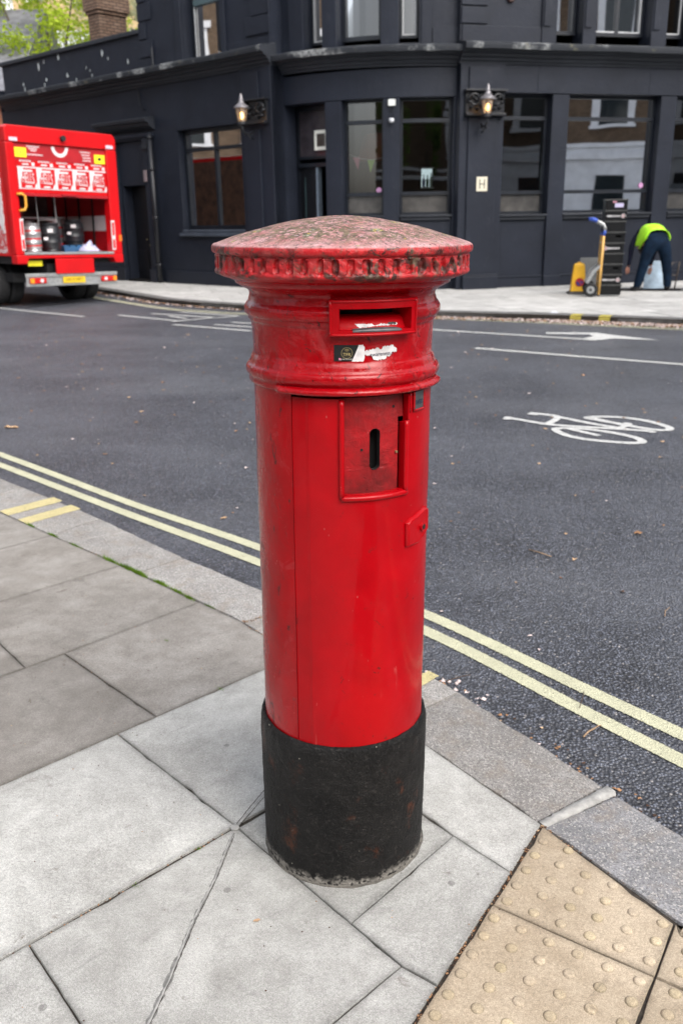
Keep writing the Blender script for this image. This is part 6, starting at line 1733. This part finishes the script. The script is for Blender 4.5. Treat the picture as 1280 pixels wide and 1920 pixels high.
chains = [[pel, ((-.01, .14, 1.07), (.165, .13)), ((-.03, .34, 1.10), (.19, .14)), ((-.04, .50, 1.04), (.17, .12)), ((-.04, .60, .96), .065), ((-.04, .66, .90), .07)],
    [pel, ((-.14, -.02, .88), .145), ((-.225, -.03, .52), .105), ((-.275, -.02, .30), .09), ((-.315, -.01, .10), .082), ((-.335, .02, .055), .05), ((-.37, .17, .04), .045)],
    [pel, ((.15, -.02, .88), .145), ((.21, -.03, .52), .103), ((.25, -.02, .30), .09), ((.275, -.01, .10), .082), ((.285, .02, .055), .05), ((.31, .17, .04), .045)],
    [((-.04, .50, 1.04), (.17, .12)), ((-.24, .48, 1.03), .075), ((-.35, .42, .84), .058), ((-.385, .34, .62), .046), ((-.42, .28, .47), .034)],
    [((-.04, .50, 1.04), (.17, .12)), ((.17, .50, 1.02), .075), ((.14, .46, .80), .058), ((.07, .38, .60), .046), ((.02, .32, .45), .034)]]
def mfn(c):
    if c.z < .085: return 3
    if c.y > .585 and c.z < 1.0: return 2
    if c.y > .22 and c.z < .48 : return 2
    if c.y < .13 and abs(c.x) < .5 and not (c.y > .07 and c.z > 1.1): return 0
    return 1
body = skin_body('body', chains, mfn, [M_TROU, M_TOP, M_SKIN, M_SHOE], PS)
h1 = hand((-.42, .28, .47), (-.12, -.06, -1), 1); h2 = hand((.02, .32, .45), (-.08, -.02, -1), -1)
bm = bmesh.new(); bm.from_mesh(body.data)
for hh in (h1, h2):
    t_ = skin_body('h', hh, lambda c: 2, [M_TROU, M_TOP, M_SKIN, M_SHOE], PS, 1); bm.from_mesh(t_.data); bpy.data.objects.remove(t_)
# head with nose, ears, brow and chin, hanging down and away
tmp = MB(); hc = Vector((-.04, .70, .80)); 
def hp(a, b, c): return tuple(hc + Vector((a, b, c)))
rs = []
for j in range(13):
    ph = math.pi * j / 12; zz = math.cos(ph); r_ = math.sin(ph); rs.append([hp(.078 * max(r_, .03) * math.cos(q), .098 * max(r_, .03) * math.sin(q) + (.012 * (zz > 0)), -.125 * zz) for q in [2 * math.pi * i / 18 for i in range(18)]])
tmp.rings(rs); tmp.tube([hp(0, .09, .01), hp(0, .118, .03)], [.012, .016], 8)
for sx in (-1, 1): tmp.tube([hp(sx * .074, .0, .0), hp(sx * .09, -.005, .0)], [.026, .022], 10); tmp.tube([hp(sx * .032, .085, .0), hp(sx * .032, .095, .0)], .010, 8)
tmp.tube([hp(-.022, .09, .055), hp(.022, .09, .055)], .008, 8)
to = tmp.build('t', [M_SKIN], None, smooth=True); tm = bmesh.new(); tm.from_mesh(to.data)
for f in tm.faces: f.material_index = 2; f.smooth = True
tm.to_mesh(to.data); tm.free(); bm.from_mesh(to.data); bpy.data.objects.remove(to)
bm.to_mesh(body.data); bm.free()
tmp = MB(); rs = []
for j in range(8):
    ph = math.pi * j / 12; zz = math.cos(ph); r_ = math.sin(ph); rs.append([hp(.086 * max(r_, .03) * math.cos(q), .106 * max(r_, .03) * math.sin(q) - .006, -.133 * zz - .004) for q in [2 * math.pi * i / 18 for i in range(18)]])
tmp.rings(rs, caps=False); tmp.build('hair', M_HAIR, PS, smooth=True)
# vest: a shell that follows the bent back, open underneath
mb = MB(); rs = []
for (x, y, z, w, h, drop) in ((.01, -.03, 1.10, .235, .075, .08), (.0, .05, 1.135, .25, .085, .20), (-.01, .13, 1.165, .265, .09, .28), (-.02, .24, 1.185, .27, .095, .32), (-.03, .36, 1.18, .27, .09, .32), (-.04, .47, 1.125, .225, .09, .22), (-.04, .56, 1.05, .15, .06, .12)):
    ring = []
    for k in range(17):
        a = math.pi * k / 16; ring.append((x - w * math.cos(a), y + .008 * math.sin(k * 2.2), z - .02 + h * math.sin(a) - (drop - .0) * (abs(math.cos(a)) ** 5) + .004 * math.sin(k * 3.1 + y * 40)))
    rs.append(ring)
mb.rings(rs, close=False); V_ = mb.build('vest', M_VEST, PS, smooth=True); sd = V_.modifiers.new('s', 'SOLIDIFY'); sd.thickness = .012
mb = MB(); rs = []
for k in range(6): z = 1.05 - .05 * k; rs.append([(-.235 - .012 * k, .0 + .03 * k, z), (-.205 - .012 * k, .03 + .03 * k, z), (-.17 - .02 * k, .10 + .03 * k, z)])
mb.rings(rs, close=False); o = mb.build('vest_flap', M_VEST, PS, smooth=True); sd = o.modifiers.new('s', 'SOLIDIFY'); sd.thickness = .008
mb = MB(); rs = []
for k in range(7): z = .74 - .035 * k; rs.append([(.30 + .004 * k, .18, z), (.35, .15 + .01 * (k % 2), z), (.345 - .01 * abs(k - 3), .24, z)])
mb.rings(rs, close=False); o = mb.build('vest_flap', M_VEST, PS, smooth=True); sd = o.modifiers.new('s', 'SOLIDIFY'); sd.thickness = .008
mb = MB(); mb.tube([(.20, .50, 1.0), (.29, .40, .86), (.325, .25, .70)], [.05, .045, .03], 8); mb.build('sleeve', M_TOP, PS, smooth=True)
# ================================================================== BEYOND AND AROUND
M_ROOFS = paint('slate_roof', (.15, .15, .17), .75, .3, 4., 12., .03)
M_BRKR = m_brick('orange_red_brick', (.42, .14, .07), (.52, .20, .11), (.30, .22, .17))
M_BRKY = m_brick('buff_brick', (.52, .37, .18), (.60, .44, .24), (.48, .38, .24), bump=.004)
H1 = empty('brick_house', (-13.5, 33, 0), label='orange brick house with grey slate roof at the far left behind the truck', cat='house')
mb = MB(); mb.box(-20, -10.05, 30.5, 38, 0, 5.35); mb.build('wall', M_BRKR, H1, world=True)
mb = MB(); mb.prism([(30.1, 5.35), (34.2, 8.4), (38.4, 5.35), (38.4, 5.2), (30.1, 5.2)], -20, -9.85, 'x'); mb.build('roof', M_ROOFS, H1, world=True)
mb = MB(); mb.box(-20, -9.8, 30.02, 30.2, 5.08, 5.22); mb.build('gutter', M_JOIN, H1, world=True)
M_TCB = paint('terracotta_band', (.30, .075, .035), .8)
for z in (4.1,): mb = MB(); mb.box(-20.02, -10.0, 30.42, 30.5, z, z + .22); mb.build('band', M_TCB, H1, world=True)
for k in range(3):
    mb = MB(); x = -11.6 - 2.2 * k; mb.box(x, x + 1.0, 30.38, 30.49, 2.4, 4.0); w_ = mb.build('window', M_WSTICK, H1, world=True)
    mb = MB(); L = H1.location; mb.box(x + .08 - L.x, x + .92 - L.x, 30.36 - L.y, 30.375 - L.y, 2.48 - L.z, 3.92 - L.z); mb.build('pane', M_CHAS, w_)
H2 = empty('apartment_block', (-12, 54, 0), label='tall buff brick block with a white corner rising behind the green tree', cat='building')
mb = MB(); mb.box(-16.0, -2, 50, 60, 0, 26); mb.build('wall', M_BRKY, H2, world=True)
mb = MB(); mb.box(-16.5, -16.003, 49.9, 60, 0, 26); mb.box(-16.0, -2.0, 49.9, 49.99, 0, 10.6); mb.build('render', paint('white_render', (.7, .72, .75), .8, .06), H2, world=True)
for i in range(4):
    for j in range(4):
        mb = MB(); x = -15.4 + 2.9 * i; z = 11.9 + 3.1 * j; mb.box(x, x + 1.0, 49.93, 49.99, z, z + 1.5); w_ = mb.build('window', M_WSTICK, H2, world=True)
        L = H2.location; mb = MB(); mb.box(x + .1 - L.x, x + .9 - L.x, 49.9 - L.y, 49.925 - L.y, z + .1, z + 1.4); mb.build('pane', paint('blue_pane', (.12, .16, .22), .1) if (i, j) == (0, 0) else bpy.data.materials['blue_pane'], w_)

def m_leaf(name, c0, c1, tr=.5):
    t = NT(name); geo = t.n('ShaderNodeNewGeometry')
    col = t.mix(t.ramp(t.noise(1.1, 4, .6), .35, .65), c0, c1)
    col = t.mix(t.math('MULTIPLY', t.ramp(t.noise(9., 2), .4, .6), .4), col, tuple(min(1, q * 1.7) for q in c1))
    a = t.n('ShaderNodeBsdfDiffuse'); t.l(col, a.inputs[0]); b = t.n('ShaderNodeBsdfTranslucent'); t.l(col, b.inputs[0])
    mx = t.n('ShaderNodeMixShader'); mx.inputs[0].default_value = tr; t.l(a.outputs[0], mx.inputs[1]); t.l(b.outputs[0], mx.inputs[2]); t.l(mx.outputs[0], t.out.inputs['Surface']); return t.m
M_LF1 = m_leaf('spring_leaves', (.19, .27, .025), (.40, .50, .05))
M_LF2 = m_leaf('blossoming_leaves', (.24, .28, .12), (.46, .46, .32))
M_LF3 = m_leaf('street_leaves', (.035, .07, .018), (.09, .14, .03), .35)
M_BARK = paint('bark', (.07, .055, .042), .9, .4, 6., 20., .04)
def tree(loc, h0, rx, rz, n, leaf, mat, label, seed, clumps=34, group=None):
    rnd = random.Random(seed); e = empty('tree', loc, label=label, cat='tree', group=group)
    mb = MB(); H = h0 + rz * 1.1
    mb.tube([(0, 0, 0), (.1, .05, h0 * .5), (0, .1, h0), (.1, 0, H)], [.26, .20, .15, .05], 10)
    mb.build('trunk', M_BARK, e, smooth=True)
    cs = []
    for k in range(clumps):
        while True:
            v = Vector((rnd.uniform(-1, 1), rnd.uniform(-1, 1), rnd.uniform(-1, 1)))
            if .35 < v.length < 1: break
        cs.append((Vector((v.x * rx, v.y * rx, h0 + rz + v.z * rz)), rnd.uniform(.16, .34) * rx))
    mb = MB()
    for c, r in cs[:14]: mb.tube([(0, .05, h0 * rnd.uniform(.7, 1.1)), (c.x * .5, c.y * .5, c.z * .55 + h0 * .4), tuple(c)], [.08, .05, .015], 6)
    mb.build('limb', M_BARK, e, smooth=True)
    mb = MB()
    for c, r in cs:
        for q in range(n // clumps):
            d = Vector((rnd.gauss(0, 1), rnd.gauss(0, 1), rnd.gauss(0, .7))).normalized() * r * (rnd.random() ** .45)
            p = c + d; a = Vector((rnd.gauss(0, 1), rnd.gauss(0, 1), rnd.gauss(0, .6))).normalized(); b = a.cross(Vector((rnd.gauss(0, 1), rnd.gauss(0, 1), rnd.gauss(0, 1)))).normalized()
            s = leaf * rnd.uniform(.6, 1.3); k = len(mb.v)
            mb.v += [tuple(p - a * s), tuple(p + b * s * .45), tuple(p + a * s), tuple(p - b * s * .45)]; mb.fa.append((k, k + 1, k + 2, k + 3)); mb.mi.append(0)
    mb.build('crown', mat, e)
    return e
tree((-9.9, 34, 0), 4.6, 2.55, 2.75, 15000, .085, M_LF1, 'bright yellow-green tree rising behind the low wing of the pub, left of the chimney', 11, 60)
tree((-12.2, 36.5, 0), 5.0, 1.6, 2.2, 3000, .085, M_LF1, 'smaller yellow-green tree at the far left edge, beside the slate roof', 5, 26)
tree((-8.0, 39, 0), 5.0, 2.3, 3.3, 12000, .07, M_LF2, 'pale blossoming tree showing between the chimney and the pub wall', 21, 50)

# buildings and trees on the near side that the pub windows mirror
M_STUC = paint('white_stucco', (.72, .74, .77), .7, .1, 3., 20., .01)
M_BRB = m_brick('brown_stock_brick', (.13, .085, .055), (.18, .125, .08), (.10, .085, .07))
def terrace(name, o, e, W, label, door=True, stucco=True, H=9.5):
    e = Vector(e).normalized(); n = Vector((-e.y, e.x)); o = Vector(o)
    f = lambda u, d, z: ((o + e * u + n * d).x, (o + e * u + n * d).y, z)
    T = empty(name, (o.x, o.y, 0), label=label, cat='building')
    def b(nm, mat, boxes, par=T, **kw):
        mb = MB(f)
        for q in boxes: mb.box(*q)
        if par is T: return mb.build(nm, mat, T, world=True, **kw)
        mb.v = [(a - o.x, c - o.y, z) for a, c, z in mb.v]; return mb.build(nm, mat, par, **kw)
    b('ground_floor_wall', M_STUC if stucco else M_BRB, [(0, W, -6, 0, 0, 4.0)])
    b('string_course', M_STUC, [(-.05, W + .05, 0.001, .16, 3.55, 3.75), (-.05, W + .05, .001, .1, 4.0, 4.15)])
    b('wall', M_BRB, [(0, W, -6, -.02, 4.001, H)]); b('roof', M_ROOFS, [(-.1, W + .1, -6.1, .15, H, H + .3)])
    k = 0; u = 1.2
    while u < W - 1.8:
        for z in (4.9,) if H < 8 else (4.9, 7.6):
            w_ = b('window', M_STUC, [(u - .28, u, -.019, .09, z - .1, z + 2.05), (u + 1.15, u + 1.43, -.019, .09, z - .1, z + 2.05), (u - .45, u + 1.6, -.019, .16, z + 2.051, z + 2.32), (u - .35, u + 1.5, -.019, .13, z - .22, z - .101)])
            b('pane', M_CHAS2, [(u + .001, u + 1.149, -.019, -.005, z - .1, z + 2.05)], w_)
        if k % 3 == 1: dd = b('door', M_STUC2, [(u - .1, u + 1.9, .001, .06, 0, 2.5)]); b('fanlight', M_CHAS, [(u + .0, u + 1.8, .061, .07, 2.52, 2.9)], dd)
        else: dd = b('window', M_STUC, [(u - .1, u + 1.3, .001, .08, .85, .98), (u - .1, u + 1.3, .001, .06, 2.9, 3.05)]); b('pane', M_CHAS2, [(u, u + 1.2, .002, .02, .981, 2.899)], dd)
        u += 3.1; k += 1
    return T
M_CHAS2 = paint('dark_pane', (.02, .026, .03), .08); M_STUC2 = paint('grey_door', (.30, .33, .36), .5)
terrace('terraced_building', (11.6, -1.6), (.70, .714), 26, 'white and brown brick terrace across the road, mirrored in the right-hand windows')
terrace('terraced_building', (-15, -16), (1, -.04), 34, 'brown brick terrace behind the viewer, mirrored in the bay windows', stucco=False, H=8.5)
terrace('terraced_building', (-27, 34), (.10, -1), 30, 'brown brick terrace down the side street, mirrored in the windows left of the corner', stucco=False, H=13.5)
tree((-7.5, -4.5, 0), 3.2, 2.6, 2.6, 3500, .13, M_LF3, 'leafy street tree on the near side, mirrored in the left bay window', 31, 30, 'street trees on the near side')
tree((6.6, -12.0, 0), 2.6, 3.3, 3.4, 6500, .15, M_LF3, 'leafy street tree on the near side, mirrored in the right bay window', 32, 30, 'street trees on the near side')
tree((-5.4, -8.8, 0), 2.2, 3.9, 3.1, 8500, .15, M_LF3, 'leafy street tree on the near side, mirrored in the middle of the bay', 37, 34, 'street trees on the near side')
tree((26, 26, -.1), 3.4, 2.8, 2.8, 2500, .15, M_LF3, 'leafy street tree down the road beyond the right edge', 33, 26, 'street trees on the near side') if 0 else None

# ================================================================== SMALL THINGS ON THE GROUND
# petals and crumbs along the far gutter and scattered over the road: past counting
rnd = random.Random(12)
def flakes(name, mats, pts, smin, smax, lift=.004):
    mb = MB()
    for (x, y, z, mi) in pts:
        s = rnd.uniform(smin, smax); a = rnd.uniform(0, 6.28); mb.cur = mi; n = 6; up = rnd.uniform(.1, .5) * s
        ids = [mb.p(x + s * math.cos(a + k) * (1 if k % 2 else .7), y + s * math.sin(a + k) * .7, z + lift * rnd.random() + (up if k in (0, 3) else 0)) for k in range(6)]
        c = mb.p(x, y, z + up * .9 + .002)
        for k in range(6): mb.face((ids[k], ids[(k + 1) % 6], c))
    return mb.build(name, mats, kind='stuff')
M_PET = paint('pale_petal', (.62, .52, .50), .7, .15, 40.); M_BRN = paint('dry_brown_leaf', (.30, .16, .08), .8, .4, 40.); M_DKL = paint('dark_leaf_litter', (.07, .035, .02), .9, .4, 40.); M_TAN = paint('tan_husk', (.42, .28, .17), .8, .3, 40.)
PM = [M_PET, M_BRN, M_DKL, M_TAN]
pts = []
for i in range(5200):
    k = rnd.choice([7, 8, 9, 9, 9, 10, 10, 10, 11, 11]) ; a = Vector(FK[k]); b = Vector(FK[k + 1]); p = a.lerp(b, rnd.random()); e = (b - a).normalized(); dd = abs(rnd.gauss(0, .14)) + .01
    if dd > .42: continue
    pts.append((p.x + e.y * dd, p.y - e.x * dd, -.096, rnd.choices([0, 1, 2, 3], [10, 3, 2, 3])[0]))
for i in range(500):
    k = rnd.choice([2, 3, 4, 5, 6]); a = Vector(FK[k]); b = Vector(FK[k + 1]); p = a.lerp(b, rnd.random()); e = (b - a).normalized(); dd = abs(rnd.gauss(0, .08)) + .01
    pts.append((p.x + e.y * dd, p.y - e.x * dd, -.096, rnd.choices([0, 1, 2, 3], [5, 3, 3, 3])[0]))
flakes('gutter_petals', PM, pts, .010, .028, .03)['label'] = 'drift of pale fallen petals along the far gutter'
pts = []
for i in range(760):
    x = rnd.uniform(-7, 7.5); y = rnd.uniform(2.2, 14.5)
    k = -.72 * 0
    if y < 3.9 - 1.02 * (x + .3) * (1 if x < 0 else 1.25): continue
    pts.append((x, y, -.097, rnd.choices([0, 1, 2, 3], [5, 4, 1, 6])[0]))
flakes('road_petals', PM, pts, .005, .016)['label'] = 'scattered petals and husks on the road'
pts = []
for i in range(230):
    x = rnd.uniform(-5, 5.5); y = rnd.uniform(3.2, 13)
    if y < 4.3 - 1.02 * (x + .3) * (1 if x < 0 else 1.25): continue
    pts.append((x, y, -.096, rnd.choices([0, 1, 3], [3, 3, 6])[0]))
flakes('road_leaves', PM, pts, .010, .026, .006)['label'] = 'dry tan leaf scraps scattered over the road'
# crumbs in the near gutter and between the slabs
pts = []
def near(a, b, n, sd, z, wts, inward=0):
    a = Vector(a); b = Vector(b); e = (b - a).normalized(); nn = Vector((-e.y, e.x))
    for i in range(n):
        p = a.lerp(b, rnd.random()) + nn * (rnd.gauss(0, sd) + inward); pts.append((p.x, p.y, z, rnd.choices([0, 1, 2, 3], wts)[0]))
for i in range(7, 14): near(KO[i], KO[i + 1], 60, .012, -.098, [1, 5, 5, 3], .022)
for i in range(9, 13): near(KO[i], KO[i + 1], 130, .05, -.098, [1, 5, 5, 2], .06)
flakes('gutter_litter', PM, pts, .003, .009)['label'] = 'brown leaf crumbs along the near gutter'
pts = []
near((.503, 1.895), (.11, 1.29), 240, .0035, -.004, [0, 3, 5, 1]); near((.503, 1.895), (.745, 1.562), 110, .0055, -.004, [0, 3, 6, 1]); near((.745, 1.562), (.98, 1.19), 60, .006, -.004, [0, 3, 6, 1])
near((-.61, 3.29), (-.30, 3.02), 170, .006, -.003, [0, 6, 3, 2]); near((-.392, 3.13), (-.28, 3.20), 80, .007, -.003, [0, 6, 3, 2])
near((-.70, 2.345), (-.30, 1.91), 50, .003, -.004, [0, 2, 5, 0]); near((-.75, 1.48), (-.30, 1.9), 50, .003, -.004, [0, 2, 5, 1]); near((-1.02, 2.89), (-.6, 2.46), 60, .003, -.004, [0, 1, 6, 0]); near((-1.47, 4.18), (-.92, 3.67), 60, .005, -.003, [0, 4, 4, 1])
flakes('joint_litter', PM, pts, .0015, .004, .003)['label'] = 'dark debris caught in the paving joints'
pts = []
for i in range(240):
    x = rnd.uniform(-1.6, .4); y = rnd.uniform(1.3, 3.6)
    if y > 2.9 - 1.2 * (x + .2): continue
    pts.append((x, y, .0005, rnd.choices([1, 2, 3], [2, 5, 1])[0]))
flakes('paving_crumbs', PM, pts, .0012, .003, .001)['label'] = 'tiny crumbs on the paving'
# white blossom heads by the kerb right of the box
pts = []
for i in range(16):
    a = rnd.random(); x = .31 + .17 * a + rnd.gauss(0, .015); y = 2.80 - .14 * a + rnd.gauss(0, .018); pts.append((x, y, -.09, rnd.choices([0, 1, 3], [6, 2, 1])[0]))
o = flakes('fallen_blossom', PM, pts, .006, .013, .01); o['label'] = 'clump of fallen white blossom in the gutter beside the box'
mb = MB()
for cx_, cy_ in ((.375, 2.80), (.40, 2.785), (.41, 2.80), (.30, 2.87), (-.16, 3.42), (-.235, 3.505), (-.20, 3.45)):
    mb.lathe([(.002, 0), (.006, .003), (.0075, .007), (.005, .012), (.001, .013)], cx_, cy_, 9, z0=-.098)
mb.build('blossom_heads', M_PET, kind='stuff', smooth=True)['label'] = 'round white blossom heads lying in the gutter'
# moss and grass in the kerb joint
M_MOSS = m_leaf('moss', (.06, .13, .012), (.16, .27, .03), .3)
mb = MB()
for (cx_, cy_, n, sx, hh) in ((-1.455, 4.17, 200, .035, .012), (-1.08, 3.81, 260, .05, .018), (-.97, 3.705, 420, .045, .02), (-.90, 3.635, 320, .035, .022), (-.79, 3.53, 260, .035, .016), (-.70, 3.44, 160, .03, .012), (-.64, 3.37, 160, .02, .012), (-.54, 3.28, 60, .02, .008), (-1.62, 4.33, 120, .03, .012), (-.665, 2.98, 60, .010, .006), (-.42, 2.62, 50, .012, .006), (-.50, 1.70, 30, .008, .004), (-1.3, 4.02, 120, .04, .01), (-.375, 1.83, 26, .005, .004)):
    for i in range(n):
        t_ = rnd.gauss(0, sx * .7); x = cx_ + t_ * .72 + rnd.gauss(0, .0045); y = cy_ - t_ * .70 + rnd.gauss(0, .0045); h = hh * rnd.uniform(.3, 1.1); a = rnd.uniform(0, 6.28); l = rnd.uniform(0, .8) * h
        mb.poly([(x - .0012 * math.cos(a), y - .0012 * math.sin(a), -.003), (x + .0012 * math.cos(a), y + .0012 * math.sin(a), -.003), (x + l * math.cos(a * 3), y + l * math.sin(a * 3), h)])
mb.build('moss', M_MOSS, kind='stuff')['label'] = 'moss and grass tufts growing in the kerb joint'
# single leaves and twigs one can point to
def curled_leaf(loc, s, rz, mat, label):
    mb = MB(); g = []
    for j in range(6):
        t_ = j / 5; w = .42 * math.sin(math.pi * (t_ * .9 + .05)) * s; g.append([((t_ - .5) * s * 1.6, q * w, .0012 + .25 * s * (abs(q) ** 2) * (.6 + .4 * math.sin(j * 2.)) + .06 * s * math.sin(t_ * 5)) for q in (-1, -.5, 0, .5, 1)])
    mb.rings(g, close=False); o = mb.build('dead_leaf', mat, None, label=label, cat='leaf'); o.location = loc; o.rotation_euler = (0, 0, rz); return o
curled_leaf((-.206, 1.584, .0), .0105, .4, M_TAN, 'small curled tan leaf on the pale slab in front of the box')
curled_leaf((-.659, 4.671, -.097), .030, .9, M_TAN, 'pale tan leaf on the road left of the box, beyond the yellow lines')
curled_leaf((-2.682, 7.051, -.097), .07, .1, M_TAN, 'long tan seed pod on the road at the left edge')
curled_leaf((1.002, 3.739, -.097), .013, 1.9, M_BRN, 'small brown leaf on the road right of the box, level with its lower half')
curled_leaf((.741, 3.158, -.097), .013, .3, M_PET, 'pinkish petal on the road just beyond the yellow lines, farther of a pair')
curled_leaf((.751, 3.039, -.097), .013, 1.3, M_PET, 'pinkish petal on the road just beyond the yellow lines, nearer of a pair')
curled_leaf((-.17, 1.84, .0), .006, .2, M_DKL, 'tiny dark leaf by the mortar plug') if 0 else None
def twig(pts, r, label, mat):
    mb = MB(); mb.tube(pts, [r * (1 - .12 * i) for i in range(len(pts))], 6); o = mb.build('twig', mat, None, smooth=True, label=label, cat='twig')
M_TW = paint('pale_twig', (.30, .20, .12), .8, .3, 60.); M_TWD = paint('dark_twig', (.08, .05, .035), .8, .3, 60.)
twig([(.76, 2.435, -.092), (.785, 2.463, -.090), (.805, 2.475, -.088), (.825, 2.495, -.09), (.835, 2.50, -.092)], .0034, 'pale bent twig between the kerb and the yellow lines', M_TW)
twig([(.79, 2.60, -.086), (.815, 2.655, -.082), (.835, 2.71, -.086)], .0016, 'thin dark twig lying across the inner yellow line', M_TWD)
twig([(.345, 2.79, -.09), (.385, 2.80, -.082), (.43, 2.825, -.084), (.46, 2.845, -.09)], .0018, 'dark twig beside the fallen blossom heads', M_TWD)
twig([(1.33, 3.31, -.093), (1.345, 3.35, -.088), (1.375, 3.38, -.085)], .002, 'fine tan twig on the road near the right edge', M_TW)
twig([(.93, 4.10, -.094), (.97, 4.05, -.090), (1.02, 4.0, -.094)], .003, 'tan forked twig on the road right of the box', M_TW)
